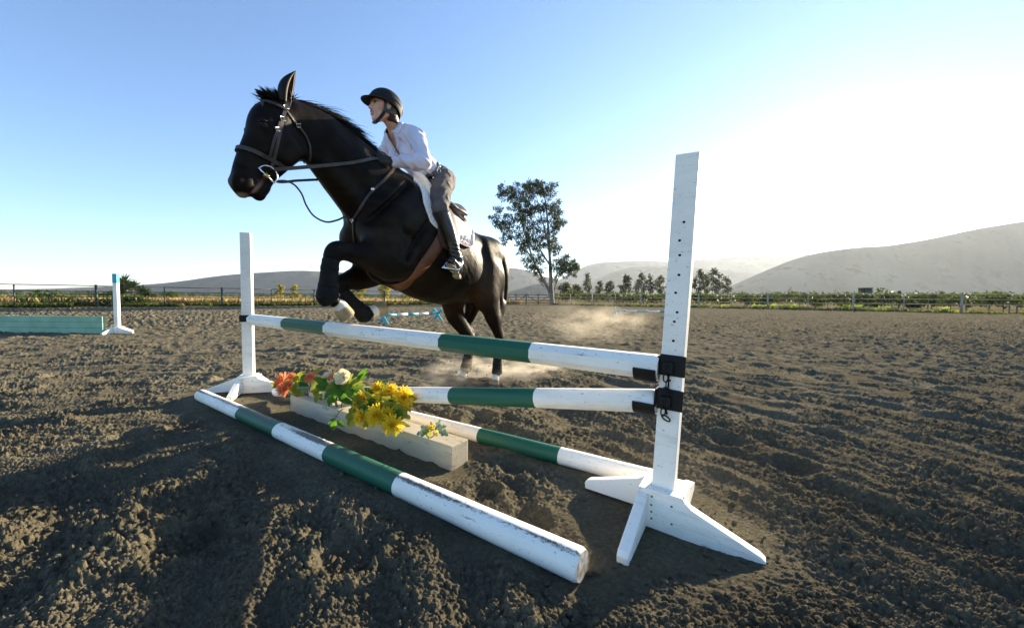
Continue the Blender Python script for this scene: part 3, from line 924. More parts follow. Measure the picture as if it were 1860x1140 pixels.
# weeds and dry grass
M_dry = leaf_mat('dry_grass', (.30, .21, .085), (.42, .31, .14), (.5, .36, .15), .4, .5)
M_weed = leaf_mat('green_weed', (.045, .065, .014), (.12, .13, .032), (.22, .24, .05), .35, .7)
def tufts(name, label, n, fn, mat, h, w, seed):
    r = np.random.default_rng(seed); P = fn(r, n)
    n = len(P); a = r.random(n) * 6.28; hh = h * (.5 + r.random(n)); ww = w * (.6 + .8 * r.random(n))
    dx = np.cos(a) * ww; dy = np.sin(a) * ww; lx = r.normal(size=n) * hh * .35; ly = r.normal(size=n) * hh * .35
    V = np.stack([np.stack([P[:, 0] - dx, P[:, 1] - dy, P[:, 2]], 1), np.stack([P[:, 0] + dx, P[:, 1] + dy, P[:, 2]], 1),
                  np.stack([P[:, 0] + dx * .4 + lx, P[:, 1] + dy * .4 + ly, P[:, 2] + hh], 1), np.stack([P[:, 0] - dx * .2 + lx * 1.2, P[:, 1] - dy * .2 + ly * 1.2, P[:, 2] + hh * .9], 1)], 1).reshape(-1, 3)
    o = np_mesh_obj(name, V, np.arange(len(V)).reshape(-1, 4), mat); tag(o, label, None, None, 'stuff'); return o
def along_fence(i0, i1, o0, o1, z):
    pts = [np.array(p) for p in FENCE[i0:i1 + 1]]
    def fn(r, n):
        seg = r.integers(0, len(pts) - 1, n) if len(pts) > 2 else np.zeros(n, int)
        t = r.random(n); a = np.array(pts)[seg]; b = np.array(pts)[seg + 1]
        d = b - a; nn = np.stack([-d[:, 1], d[:, 0]], 1) / np.linalg.norm(d, axis=1)[:, None]
        nn *= np.where((nn[:, 1] < 0), -1, 1)[:, None]
        p = a + d * t[:, None] + nn * (o0 + (o1 - o0) * r.random(n) ** 1.5)[:, None]
        k = noise2(p[:, 0] * .5, p[:, 1] * .5, 90) > -.12
        p = p[k]
        return np.concatenate([p, np.full((len(p), 1), z)], 1)
    return fn
tufts('weeds', 'green and yellow weeds along the foot of the left fence', 9000, along_fence(0, 2, -.1, 2.0, .02), M_weed, .26, .10, 1)
tufts('weeds', 'pale green weeds along the foot of the right fence', 7000, along_fence(3, 6, 0, 2.2, .02), M_weed, .18, .10, 2)
def drygrass(r, n):
    s = r.random(n); off = 2.5 + 45 * r.random(n) ** 1.6
    a = np.array(FENCE[0]); b = np.array(FENCE[2]); d = (b - a); nn = np.array([-d[1], d[0]]) / np.linalg.norm(d)
    p = a + d * s[:, None] * 1.1 + nn * off[:, None]
    return np.concatenate([p, np.full((n, 1), -.1)], 1)
tufts('dry_grass', 'tall golden dry grass beyond the left fence', 70000, drygrass, M_dry, .62, .045, 3)
def brownweeds(r, n):
    P = drygrass(r, n); k = fbm2(P[:, 0] * .16, P[:, 1] * .16, 3, 95) > .12; return P[k]
tufts('brown_weeds', 'patches of brown green weeds in the dry grass beyond the left fence', 22000, brownweeds, M_shrub, .7, .10, 6)
# distant belt of trees at the foot of the left hills
cs = []
rw = np.random.default_rng(12)
for i in range(330):
    X = -620 + 560 * rw.random(); Y_ = 360 + 160 * rw.random()
    if fbm2(np.array([X * .012]), np.array([Y_ * .01]), 2, 96)[0] < -.18: continue
    cs.append(((X, Y_, 1.6), 2.2 + 3.2 * rw.random() ** 2))
V, Q = leaf_cloud(cs, 9.0, 1.3, .6, .2, 8, .75)
wd = np_mesh_obj('far_woodland', V, Q, M_euc2); tag(wd, 'far belt of grey green trees at the foot of the left hills', None, None, 'stuff')

# dark booth beyond the vines
bo0 = at_depth(1571, 545, 52); bo0.z = -.1
booth = empty('booth', loc=bo0); tag(booth, 'dark square booth standing above the vines at the right', 'booth')
M_dark = vary(new_mat('dark_green_panel', (.02, .03, .025), .7), (.015, .022, .018), (.03, .04, .033), 2)
mb = MB(); mb.box((-.06, 0, 1.45), (.50, .5, 1.42), bev=.03); mb.build('body', M_dark, booth)
mb = MB(); mb.box((-.06, 0, 2.90), (.56, .56, .04), bev=.02); mb.build('roof', M_dark, booth)
mb = MB(); mb.box((.53, -.05, 1.50), (.085, .45, 1.46), bev=.01); mb.build('side_panel', M_pipegrey, booth)
mb = MB(); mb.box((-.06, -.515, 1.4), (.36, .012, 1.2)); mb.build('door', M_dark, booth)
pp0 = at_depth(1633, 545, 46); pp0.z = -.1
vp = empty('standpipe', loc=pp0); tag(vp, 'small dark standpipe rising above the vines right of the booth', 'standpipe')
mb = MB(); mb.tube([(0, 0, 0), (0, 0, 1.95)], .09, 8); mb.build('pipe', M_dark, vp, True)
mb = MB(); mb.tube([(0, 0, 1.95), (-.03, 0, 2.3), (.0, 0, 2.42)], [.2, .17, .06], 8); mb.box((0, 0, 1.93), (.42, .2, .03)); mb.build('cap', M_dark, vp, True)

# ---- cavaletti and far jump
M_tq = vary(new_mat('turquoise', (.03, .33, .42), .55), (.022, .27, .36), (.045, .38, .48), 6)
M_wht = vary(new_mat('cavaletti_white', (.78, .78, .78), .6), (.70, .69, .67), (.80, .80, .80), 6)
def cavaletti(label, pa, pb, h=.46):
    pa = Vector(pa); pb = Vector(pb); root = empty('cavaletti', loc=pa); tag(root, label, 'cavaletti', 'turquoise cavaletti on the sand')
    t = (pb - pa); L = t.length; t.normalize(); s = Vector((-t.y, t.x, 0))
    for e in (0, L):
        c = t * e
        for k in (1, -1):
            mb = MB(); a = c + s * (k * .27) + t * (.028 * k); b = c - s * (k * .17) + Vector((0, 0, h)) + t * (.028 * k)
            d = (b - a).normalized(); mb.box((a + b) / 2, ((b - a).length / 2 + .03, .045, .024), (d, s.cross(t).cross(d) if False else t.cross(d), t), bev=.005)
            mb.build('cross_leg', M_tq, root)
    n = 5
    mb = MB()
    z = h * .66
    for i in range(n):
        a = t * (L * i / n) + Vector((0, 0, z)); b = t * (L * (i + 1) / n) + Vector((0, 0, z))
        mb.tube([a, b], .045, 10, mi=i % 2)
    mb.build('rail', [M_tq, M_wht], root, True)
    return root
a = on_ground(697, 588); b = on_ground(795, 582)
cavaletti('turquoise and white cavaletti seen between the forelegs and hind legs of the horse', a, b)
a = on_ground(1117, 574); cavaletti('turquoise and white cavaletti beyond the dust, left of the near standard', a, a + Vector((2.55, -1.25, 0)))
fs_ = on_ground(214, 605)
# ================================================================== JUMP
def paint_mat(name, base, dirt, wood, wear=.62, dirt_lo=.52, top_dirt=0.0, scale=1.0, rough=.55):
    """weathered gloss paint: dirt film, chips to bare wood, grain relief"""
    m = bpy.data.materials.new(name); m.use_nodes = True
    nt = m.node_tree; b = nt.nodes['Principled BSDF']; L = nt.links.new
    b.inputs['Roughness'].default_value = rough; b.inputs['Specular IOR Level'].default_value = .35
    tc = nt.nodes.new('ShaderNodeTexCoord')
    def nz(sc_, det, st=(1, 1, 1), ro=.6):
        mp = nt.nodes.new('ShaderNodeMapping'); mp.inputs['Scale'].default_value = st
        n = nt.nodes.new('ShaderNodeTexNoise'); n.inputs['Scale'].default_value = sc_ * scale; n.inputs['Detail'].default_value = det; n.inputs['Roughness'].default_value = ro
        L(tc.outputs['Object'], mp.inputs['Vector']); L(mp.outputs['Vector'], n.inputs['Vector']); return n.outputs['Fac']
    def ramp(f, a, c):
        r_ = nt.nodes.new('ShaderNodeMapRange'); r_.inputs['From Min'].default_value = a; r_.inputs['From Max'].default_value = c
        L(f, r_.inputs['Value']); return r_.outputs['Result']
    def mix(fac, A, B, mul=1.0):
        x = nt.nodes.new('ShaderNodeMix'); x.data_type = 'RGBA'
        if mul != 1.0:
            q = nt.nodes.new('ShaderNodeMath'); q.operation = 'MULTIPLY'; L(fac, q.inputs[0]); q.inputs[1].default_value = mul; fac = q.outputs[0]
        L(fac, x.inputs['Factor'])
        if isinstance(A, tuple): x.inputs['A'].default_value = (*A, 1)
        else: L(A, x.inputs['A'])
        x.inputs['B'].default_value = (*B, 1); return x.outputs['Result']
    # long axis of every painted timber is its local X
    c = mix(ramp(nz(3.0, 6, (.4, 1, 1), .7), dirt_lo, dirt_lo + .22), base, dirt, .55)
    c = mix(ramp(nz(14, 6, (.10, 1, 1), .75), .56, .70), c, tuple(x * .62 for x in dirt), .45)
    c = mix(ramp(nz(24, 7, (.22, 1, 1), .78), wear - .015, wear + .015), c, wood, .92)
    c = mix(ramp(nz(90, 4, (.5, 1, 1), .7), .635, .69), c, tuple(x * .35 for x in dirt), .8)
    if top_dirt > 0:
        ge = nt.nodes.new('ShaderNodeAttribute'); ge.attribute_name = 'soil'
        n5 = nz(85, 7, (.5, 1, 1), .85)
        ad = nt.nodes.new('ShaderNodeMath'); ad.operation = 'ADD'; L(n5, ad.inputs[0]); L(ge.outputs['Fac'], ad.inputs[1])
        c = mix(ramp(ad.outputs[0], .93, 1.06), c, (.075, .064, .045), top_dirt)
    L(c, b.inputs['Base Color'])
    bp = nt.nodes.new('ShaderNodeBump'); bp.inputs['Strength'].default_value = .35; bp.inputs['Distance'].default_value = .003
    L(nz(45, 5, (.06, 1, 1)), bp.inputs['Height']); L(bp.outputs['Normal'], b.inputs['Normal'])
    return m
M_wpaint = paint_mat('white_paint', (.90, .86, .775), (.64, .58, .47), (.30, .24, .16), wear=.645, dirt_lo=.50)
M_wpole = paint_mat('white_pole_paint', (.90, .86, .775), (.60, .54, .43), (.26, .21, .14), wear=.63, dirt_lo=.50, top_dirt=.9)
M_gpole = paint_mat('green_pole_paint', (.012, .105, .060), (.030, .10, .055), (.20, .18, .12), wear=.66, dirt_lo=.48, top_dirt=.8, rough=.5)
M_endgrain = vary(new_mat('pole_end_wood', (.35, .29, .2), .8), (.22, .18, .12), (.55, .52, .46), 40)
M_iron = vary(new_mat('black_iron', (.008, .008, .008), .6, 0, .25), (.005, .005, .005), (.012, .011, .010), 25, bump=.2, bdist=.002)
M_hole = new_mat('drill_hole', (.004, .004, .004), 1.0, 0, 0)

JL = Vector((-2.55, 3.54, 0)); JR = Vector((.638, 1.51, 0))
E_ = (JR - JL).normalized(); N_J = Vector((-E_.y, E_.x, 0))
if N_J.y < 0: N_J = -N_J          # away from the camera

def jump_pole(p0, p1, rad, bands, label, sides=8, facet=False, soil_fn=None, r1=None, seed=0, group='striped jump poles'):
    """striped wooden pole; local x runs along it. bands: list of (t_end, material slot)"""
    p0 = Vector(p0); p1 = Vector(p1); d = p1 - p0; L = d.length; t = d.normalized()
    side = Vector((0, 0, 1)).cross(t).normalized(); up = t.cross(side)
    M = Matrix(((t.x, side.x, up.x, p0.x), (t.y, side.y, up.y, p0.y), (t.z, side.z, up.z, p0.z), (0, 0, 0, 1)))
    K = 8 if facet else 28
    ts = sorted(set([0, .004, 1, .996] + [b[0] for b in bands] + list(np.linspace(0, 1, 60))))
    ts2 = []
    for x in ts:
        if not ts2 or x - ts2[-1] > 1e-4: ts2.append(x)
    vs = []; fs = []; fm = []; soil = []
    r1 = r1 or rad
    for i, tt in enumerate(ts2):
        rr = rad + (r1 - rad) * tt
        if i in (0, len(ts2) - 1): rr *= .90
        for k in range(K):
            a = 2 * math.pi * (k + .5) / K
            wob = 1 + .025 * noise2(np.array([tt * 14 + seed]), np.array([math.cos(a) * 1.2 + seed * 3]), 50)[0] if not facet else 1 + .012 * noise2(np.array([tt * 9 + seed]), np.array([k * .7]), 51)[0]
            x = tt * L
            vs.append((x, math.cos(a) * rr * wob, math.sin(a) * rr * wob))
            soil.append(soil_fn(tt, a) if soil_fn else .12)
    for i in range(len(ts2) - 1):
        tm = (ts2[i] + ts2[i + 1]) / 2
        mi = next(m for te, m in bands if tm <= te + 1e-6)
        for k in range(K):
            k2 = (k + 1) % K
            fs.append((i * K + k, i * K + k2, (i + 1) * K + k2, (i + 1) * K + k)); fm.append(mi)
    b = (len(ts2) - 1) * K
    fs.append(tuple(range(K))[::-1]); fm.append(2)
    fs.append(tuple(b + k for k in range(K))); fm.append(2)
    o = mesh_obj('jump_pole', vs, fs, [M_wpole, M_gpole, M_endgrain], None, not facet, fm)
    o.matrix_world = M
    at = o.data.attributes.new('soil', 'FLOAT', 'POINT'); at.data.foreach_set('value', np.array(soil, dtype=np.float32))
    if not facet:
        for p in o.data.polygons[-2:]: p.use_smooth = False
    tag(o, label, 'jump pole', group)
    return o

FOFF = N_J * -.095
def along(t, z, off=Vector((0, 0, 0))): 
    p = JL.lerp(JR, t); return Vector((p.x, p.y, z)) + off
# top pole resting in the cups, octagonal
jump_pole(along(.070, .716, N_J * -.075), along(.995, .652, N_J * -.03), .052, [(.172, 0), (.341, 1), (.664, 0), (.832, 1), (1, 0)], 'top rail of the jump, eight sided, white with two green bands', facet=True, r1=.054, seed=1)
jump_pole(along(.13, .072, N_J * .02), along(.993, .505), .048, [(.06, 0), (.19, 1), (.650, 0), (.824, 1), (1, 0)], 'middle striped rail sloping from the ground up to the lower cup', r1=.050, seed=2)
def soil_front(tt, a):
    up = math.sin(a)
    band = math.exp(-((a - 1.95) / .34) ** 2) * .56 + math.exp(-((a - 1.45) / .35) ** 2) * (.42 if .1 < tt < .70 else .0)
    n = noise2(np.array([tt * 7.0]), np.array([.4]), 77)[0]
    return band * (.85 + n * .7) + .08
A0 = Vector((-2.765, 3.235, .047)); A1 = Vector((.240, 1.175, .050))
jump_pole(A0, A1, .050, [(.250, 0), (.415, 1), (.582, 0), (.748, 1), (1, 0)], 'muddy green and white pole lying on the ground nearest the camera', soil_fn=soil_front, r1=.054, seed=3)
jump_pole((-2.36, 3.70, .042), (.735, 1.765, .040), .046, [(.17, 0), (.335, 1), (.699, 0), (.854, 1), (1, 0)], 'green and white pole lying on the ground behind the flower box', soil_fn=lambda tt, a: .12 + .30 * max(0, noise2(np.array([tt * 9.]), np.array([a * .8]), 78)[0]), r1=.048, seed=4)

def standard(origin, rot, label, height=1.53, blue_top=False, hole_z=None, detail=True, lean=0.0):
    """wooden jump standard: 4x4 post with peg holes on four pinwheel feet. local x = first foot direction"""
    root = empty('jump_standard', mat=Matrix.Translation(origin) @ Matrix.Rotation(rot, 4, 'Z') @ Matrix.Rotation(math.radians(lean), 4, 'Y'))
    tag(root, label, 'jump standard', 'white wooden jump standards')
    hw = .0425; z0 = .135
    mb = MB()
    top = height
    mb.box((0, 0, (z0 + top) / 2), ((top - z0) / 2, hw, hw), (Vector((0, 0, 1)), Vector((0, 1, 0)), Vector((-1, 0, 0))), bev=.006)
    # local x of the timber material runs along the post: build in a child frame
    o = mb.build('post', M_wpaint if not blue_top else [M_wpaint], root, False)
    if blue_top:
        mb = MB(); mb.box((0, 0, top - .11 + .002), (.112, hw + .002, hw + .002), (Vector((0, 0, 1)), Vector((0, 1, 0)), Vector((-1, 0, 0))), bev=.006)
        mb.build('painted_top', M_turq, root)
    if detail:
        mb = MB()
        for z in (hole_z or ()):
            zz = float(z) + .004 * math.sin(z * 91)
            c = Vector((0.006 * math.sin(z * 37), -hw, zz))
            ring = [c + Vector((.0056 * math.cos(a), -.0006, .0048 * math.sin(a))) for a in np.linspace(0, 2 * math.pi, 11)[:-1]]
            mb.add(ring, [tuple(range(10))], 0)
        if mb.v: hb = mb.build('peg_hole', M_hole, root); hb['kind'] = 'stuff'
    # feet
    th = .021
    for q in range(4):
        a = q * math.pi / 2
        R = Matrix.Rotation(a, 4, 'Z')
        y0 = -hw - 2 * th - .0015
        prof = [(-.066, .005), (.355, .0), (.362, .028), (.345, .044), (.115, .128), (.088, .146), (.082, .160), (-.066, .162)]
        rr = random.Random(q + int(origin[0] * 100))
        prof = [(x + rr.uniform(-.003, .003), z + rr.uniform(-.003, .003)) for x, z in prof]
        v0 = [R @ Vector((x, y0, z)) for x, z in prof]; 
        mb = MB()
        dv = R.to_3x3() @ Vector((0, 1, 0))
        mb.prism(v0, dv, 2 * th)
        f = mb.build('foot', M_wpaint, root)
        bv = f.modifiers.new('bev', 'BEVEL'); bv.width = .004; bv.segments = 2
        fix_normals(f)
        if detail:
            nb = MB()
            for (x, z) in ((-.03, .135), (-.03, .10), (-.028, .072), (-.026, .045), (.045, .12), (.05, .05)):
                c = R @ Vector((x, y0 - .0012, z)); u_ = R.to_3x3() @ Vector((1, 0, 0))
                nb.add([c + u_ * (.0045 * math.cos(b)) + Vector((0, 0, .0045 * math.sin(b))) for b in np.linspace(0, 2 * math.pi, 9)[:-1]], [tuple(range(8))])
            nb.build('screw', M_screw, f)
    return root
M_screw = new_mat('rusty_screw', (.16, .12, .09), .7, .4)
M_turq = vary(new_mat('turquoise_paint', (.03, .33, .42), .55), (.025, .28, .36), (.04, .38, .47), 9)
rotR = math.atan2(E_.y, E_.x)
SR = standard(JR, rotR, 'tall white jump standard nearest the camera with two black pole cups', hole_z=[.475, .535, .61, .765, .84, .885, .96, 1.03, 1.105, 1.165, 1.235], height=1.497, lean=2.5)
# local -y of this standard faces the camera
SL = standard(JL, math.radians(22), 'white jump standard at the far end of the jump beside the orange flowers')

def cup(parent, z, tongue, chain_drop):
    """black pole cup: plate on the post face, cradle for the pole end, pin and chain"""
    root = bpy.data.objects.new('pole_cup', None); link(root, parent)
    root.location = (0, -.0425, z)
    mb = MB()
    mb.box((.004, -.0045, .0), (.048, .005, .042), bev=.002)
    mb.build('plate', M_iron, root)
    mb = MB()
    # wrap on the side face and cradle tongue below the pole
    mb.box((-.052, .028, -.004), (.004, .036, .036), bev=.001)
    # curved tongue the pole end lies on
    ty, tz = tongue; rad = .062; prof = []
    for i in range(9):
        a = math.radians(-172 + 105 * i / 8)
        prof.append((ty + rad * math.cos(a), tz + rad * math.sin(a)))
    pts = [(-.050, y, zz) for y, zz in prof] + [(-.050, ty + (y - ty) * 1.16, tz + (zz - tz) * 1.16) for y, zz in reversed(prof)]
    mb.prism([Vector(p) for p in pts], Vector((-1, 0, 0)), .088)
    o = mb.build('cradle', M_iron, root); fix_normals(o)
    mb = MB(); mb.tube([(.0, -.004, .012), (.0, -.026, .010), (-.018, -.030, -.004), (-.018, -.028, -.036)], .007, 8)
    mb.box((-.010, -.019, -.008), (.020, .012, .022), bev=.004)
    mb.build('pin', M_iron, root, False)
    mb = MB()
    x, y, zz = -.016, -.022, -.034
    for i in range(chain_drop):
        c = Vector((x + .004 * (i % 2) + .004 * i, y + .004, zz - .026 * i - .016)); R_ = Matrix.Rotation(.9 * (i % 2) + .3, 3, 'Z')
        link_ = [c + R_ @ Vector((.0085 * math.cos(a), 0, .0170 * math.sin(a))) for a in np.linspace(0, 2 * math.pi, 13)]
        mb.tube(link_, .0028, 5, cap=False)
    c = Vector((x + .012, y + .006, zz - .026 * chain_drop - .014))
    mb.tube([c + Matrix.Rotation(.5, 3, 'Y') @ Vector((.018 * math.cos(a), 0, .008 * math.sin(a))) for a in np.linspace(0, 2 * math.pi, 13)], .0032, 5, cap=False)
    mb.tube([(x + .012, y + .004, zz), (x + .014, y + .006, zz - .026 * chain_drop)], .0024, 5)
    mb.build('chain', M_iron, root, True)
    return root
cup(SR, .668, (.016, -.012), 2)
cup(SR, .530, (.044, -.020), 1)
# left cup is a flat iron strap round the post
c2 = bpy.data.objects.new('pole_cup', None); link(c2, SL); c2.location = (0, 0, .715)
mb = MB()
for (cx, cy, hx, hy) in ((0, -.050, .056, .004), (0, .050, .056, .004), (-.052, 0, .004, .046), (.052, 0, .004, .046)):
    mb.box((cx, cy, 0), (hx, hy, .032))
mb.build('strap', M_iron, c2)
mb = MB(); mb.box((.085, -.045, -.052), (.045, .03, .005), bev=.001); mb.box((.075, -.078, -.03), (.045, .003, .022)); mb.build('cradle', M_iron, c2)

# ---- flower box: a painted beam sunk in the sand
B0 = Vector((-1.79, 2.941, 0)); B1 = Vector((-.318, 1.93, 0))
bd = (B1 - B0).normalized(); bn = Vector((-bd.y, bd.x, 0)); 
if bn.y < 0: bn = -bn
M_beam = paint_mat('cream_beam_paint', (.52, .45, .33), (.36, .30, .21), (.30, .24, .16), wear=.60, dirt_lo=.40)
BW, BH = .135, .134
mid = (B0 + B1) / 2 + bn * (BW / 2)
mb = MB(); mb.box((0, 0, 0), ((B1 - B0).length / 2, BW / 2, BH / 2 + .02), bev=.005)
beam = mb.build('planter_beam', M_beam)
beam.matrix_world = Matrix(((bd.x, bn.x, 0, mid.x), (bd.y, bn.y, 0, mid.y), (0, 0, 1, BH / 2 - .02), (0, 0, 0, 1)))
tag(beam, 'cream painted square beam on the sand carrying the artificial flowers', 'beam')
def on_beam(s, w, z=0.0):
    """s metres from the far end, w metres from the front edge, z above the top"""
    return B0 + bd * s + bn * w + Vector((0, 0, BH + z))

# ---- artificial flowers
M_orange = leaf_mat('orange_petal', (.84, .24, .10), (.93, .44, .24), (.85, .32, .14), .3, 30)
M_yellow = leaf_mat('yellow_petal', (.80, .50, .015), (.90, .68, .05), (.85, .6, .05), .35, 25)
M_cream = leaf_mat('cream_petal', (.70, .60, .38), (.80, .72, .50), (.75, .65, .4), .35, 10)
M_leafg = leaf_mat('green_leaf', (.028, .085, .012), (.08, .17, .03), (.18, .38, .03), .35, 14)
M_leafy = leaf_mat('yellow_green_leaf', (.13, .16, .02), (.28, .27, .04), (.4, .4, .05), .35, 14)
M_leafgrey = leaf_mat('grey_green_leaf', (.10, .18, .11), (.18, .27, .17), (.2, .3, .18), .25, 20)
M_stem = new_mat('flower_stem', (.05, .11, .02), .6)
M_core = new_mat('flower_core', (.40, .18, .02), .8)

def basis(n):
    n = Vector(n).normalized(); u = n.orthogonal().normalized(); return u, n.cross(u), n
def petal(mb, c, d, n, L, w, cup_=.3, mi=0):
    """one petal: 6 quads, cupped"""
    d = Vector(d).normalized(); n = Vector(n).normalized(); s = d.cross(n).normalized()
    rows = []
    for f, ww, lift in ((0, .25, 0), (.4, .85, .10 * cup_), (.75, 1.0, .30 * cup_), (1.0, .30, .62 * cup_)):
        p = Vector(c) + d * (L * f) + n * (L * lift)
        rows.append((p - s * (w * ww / 2) + n * (w * .15), p - n * (w * .05), p + s * (w * ww / 2) + n * (w * .15)))
    vs = [p for r_ in rows for p in r_]; fs = []
    for i in range(3):
        for k in range(2):
            a = i * 3 + k; fs.append((a, a + 1, a + 4, a + 3))
    mb.add(vs, fs, mi)
def flower_head(parent, c, n, R, mat, layers, name='flower', wide=.34, core=True):
    u, v, n = basis(n)
    mb = MB()
    for (cnt, r_, lift, tilt) in layers:
        ph = random.random() * 6.28
        for i in range(cnt):
            a = ph + 2 * math.pi * i / cnt + random.uniform(-.12, .12)
            d = (u * math.cos(a) + v * math.sin(a)) * math.cos(tilt) + n * math.sin(tilt + random.uniform(-.12, .12))
            LL = R * r_ * random.uniform(.85, 1.1)
            nn = n * math.cos(tilt) - (u * math.cos(a) + v * math.sin(a)) * math.sin(tilt)
            petal(mb, Vector(c) + n * lift + d * (R * .05), d, nn, LL, R * wide, .35)
    o = mb.build(name, mat, parent, True)
    if core:
        mb = MB(); mb.tube([Vector(c), Vector(c) + n * (R * .16)], [R * .18, R * .10], 8); mb.build('flower_core', M_core, o, True)
    return o
def leaf_shape(parent, base, d, n, L, w, mat, lobes=False, name='leaf', bend=.35):
    d = Vector(d).normalized(); n = Vector(n); n = (n - d * n.dot(d)).normalized(); s = d.cross(n)
    K = 7; vs = []
    for i in range(K + 1):
        f = i / K
        ww = w * math.sin(math.pi * min(1, f * .93 + .05)) ** .8
        if lobes: ww *= 1 + .35 * math.sin(f * 15)
        p = Vector(base) + d * (L * f) - n * (bend * L * f * f)
        vs += [p - s * (ww / 2) + n * (ww * .14), p - n * (ww * .04), p + s * (ww / 2) + n * (ww * .14)]
    fs = []
    for i in range(K):
        for k in range(2):
            a = i * 3 + k; fs.append((a, a + 1, a + 4, a + 3))
    return mesh_obj(name, vs, fs, mat, parent, True)
def stem(parent, a, b, sag=.02, r=.0028):
    a = Vector(a); b = Vector(b)
    m = (a + b) / 2 - Vector((0, 0, sag))
    mb = MB(); mb.tube([Vector(p) for p in catmull(np.array([tuple(a), tuple(m), tuple(b)]), 4)], r, 5)
    return mb.build('stem', M_stem, parent, True)
CAMV = (-E_ * .1 - N_J).normalized()
def bouquet(label, heads, leaves, root_s, cat='artificial flowers'):
    base = on_beam(root_s, .06, .004)
    root = empty('artificial_flower', loc=base)
    tag(root, label, cat, 'artificial flowers on the beam')
    for (px, py, Y, R, mat, lay, nrm, wide, nm) in heads:
        c = at_depth(px, py, Y) - base
        fl = flower_head(root, c, nrm, R, mat, lay, nm, wide, core=(nm != 'bud'))
        if len(heads) > 2:
            for q in range(4):
                d3 = Vector((random.uniform(-1, 1), random.uniform(-.4, .4), random.uniform(-1, .7)))
                leaf_shape(root, c + Vector((random.uniform(-.05, .05), random.uniform(.0, .04), random.uniform(-.05, .03))), d3, Vector((random.uniform(-.6, .6), -.8, .6)), random.uniform(.05, .085), random.uniform(.03, .045), random.choice([M_leafy, M_leafg, M_leafy]), random.random() < .6)
        stem(root, c - Vector(nrm).normalized() * .006, Vector((c.x * .4, c.y * .4, .0)), .01)
    for (px, py, Y, dx, dz, L, w, mat, lob) in leaves:
        c = at_depth(px, py, Y) - base
        d = Vector((dx, random.uniform(-.5, .1), dz))
        leaf_shape(root, c - d.normalized() * L * .4, d, Vector((random.uniform(-.4, .4), -.75, .75)), L * .82, w * .82, mat, lob)
        if L > .1:
            d2 = Vector((dx + random.uniform(-.9, .9), random.uniform(-.3, .5), dz + random.uniform(-.7, .5)))
            leaf_shape(root, c - d2.normalized() * L * .3 + Vector((0, .02, -.01)), d2, Vector((random.uniform(-.5, .5), -.7, .7)), L * .66, w * .6, mat, lob)
    return root
DAHLIA = [(18, 1.0, 0, .05), (16, .88, .006, .4), (13, .70, .012, .8), (9, .48, .016, 1.15)]
MUM = [(20, 1.0, 0, .0), (18, .88, .005, .35), (13, .66, .010, .75), (8, .42, .012, 1.1)]
HIB = [(5, 1.0, 0, .28)]
up_cam = (-.25, -.75, .55)
YA = 2.86
bouquet('orange dahlias and yellow leaves at the far end of the beam',
        [(514, 690, 2.86, .062, M_orange, DAHLIA, (-.6, -.6, .5), .22, 'flower'), (518, 707, 2.82, .062, M_orange, DAHLIA, (-.3, -.9, .1), .22, 'flower'),
         (529, 686, 2.95, .045, M_orange, DAHLIA, (.2, -.5, .8), .22, 'flower'), (565, 687, 2.83, .056, M_orange, DAHLIA, (.1, -.7, .7), .22, 'flower'), (509, 698, 2.88, .046, M_orange, DAHLIA, (-.7, -.5, .3), .28, 'flower'), (524, 699, 2.84, .042, M_orange, DAHLIA, (.3, -.8, .3), .28, 'flower')],
        [(537, 690, 2.86, .2, 1, .13, .075, M_leafy, True), (545, 684, 2.88, .8, .6, .12, .07, M_leafy, True), (535, 705, 2.8, -.3, -.8, .12, .07, M_leafy, True),
         (541, 711, 2.8, .6, -.5, .11, .06, M_leafy, True), (548, 697, 2.84, 1, 0, .11, .06, M_leafg, False), (572, 708, 2.72, .1, -1, .17, .085, M_leafy, True),
         (576, 716, 2.70, -.4, -.8, .14, .08, M_leafy, True), (553, 688, 2.84, -.7, .5, .09, .05, M_leafy, True)], .13)
bouquet('green leafy bunch with one large cream flower in the middle of the beam',
        [(625, 685, 2.52, .062, M_cream, HIB, (-.05, -.9, .35), .95, 'flower'), (605, 684, 2.60, .045, M_orange, HIB, (-.3, -.6, .7), .9, 'flower'), (598, 683, 2.62, .05, M_cream, HIB, (-.5, -.4, .8), .8, 'flower'),
         (603, 694, 2.56, .025, M_cream, [(5, 1, 0, .9)], (.2, -.5, .8), .7, 'bud'), (623, 700, 2.5, .02, M_orange, [(5, 1, 0, 1.0)], (.2, -.6, .7), .7, 'bud')],
        [(588, 702, 2.6, -.8, .4, .15, .08, M_leafg, False), (596, 713, 2.55, -.7, -.4, .15, .08, M_leafg, False), (612, 710, 2.48, -.9, .2, .14, .09, M_leafg, False),
         (604, 722, 2.5, -.6, -.5, .14, .08, M_leafg, False), (622, 716, 2.45, .3, -.8, .13, .08, M_leafg, False), (634, 703, 2.5, .8, .3, .14, .08, M_leafg, False),
         (645, 690, 2.5, .8, .7, .16, .07, M_leafg, False), (655, 680, 2.5, .6, .9, .12, .045, M_leafg, False), (640, 696, 2.48, .6, .5, .15, .08, M_leafy, False),
         (637, 713, 2.42, .5, -.5, .12, .07, M_leafg, False), (628, 727, 2.42, .9, -.2, .12, .055, M_leafg, False), (615, 699, 2.5, -.3, .8, .12, .07, M_leafg, False),
         (585, 692, 2.64, -.6, .7, .13, .07, M_leafg, False), (598, 728, 2.48, -.4, -.8, .10, .05, M_leafg, False), (646, 706, 2.44, .9, .0, .12, .06, M_leafg, False),
         (630, 692, 2.54, .3, .9, .13, .07, M_leafy, False), (650, 699, 2.5, 1, .4, .11, .05, M_leafy, False)], .62)
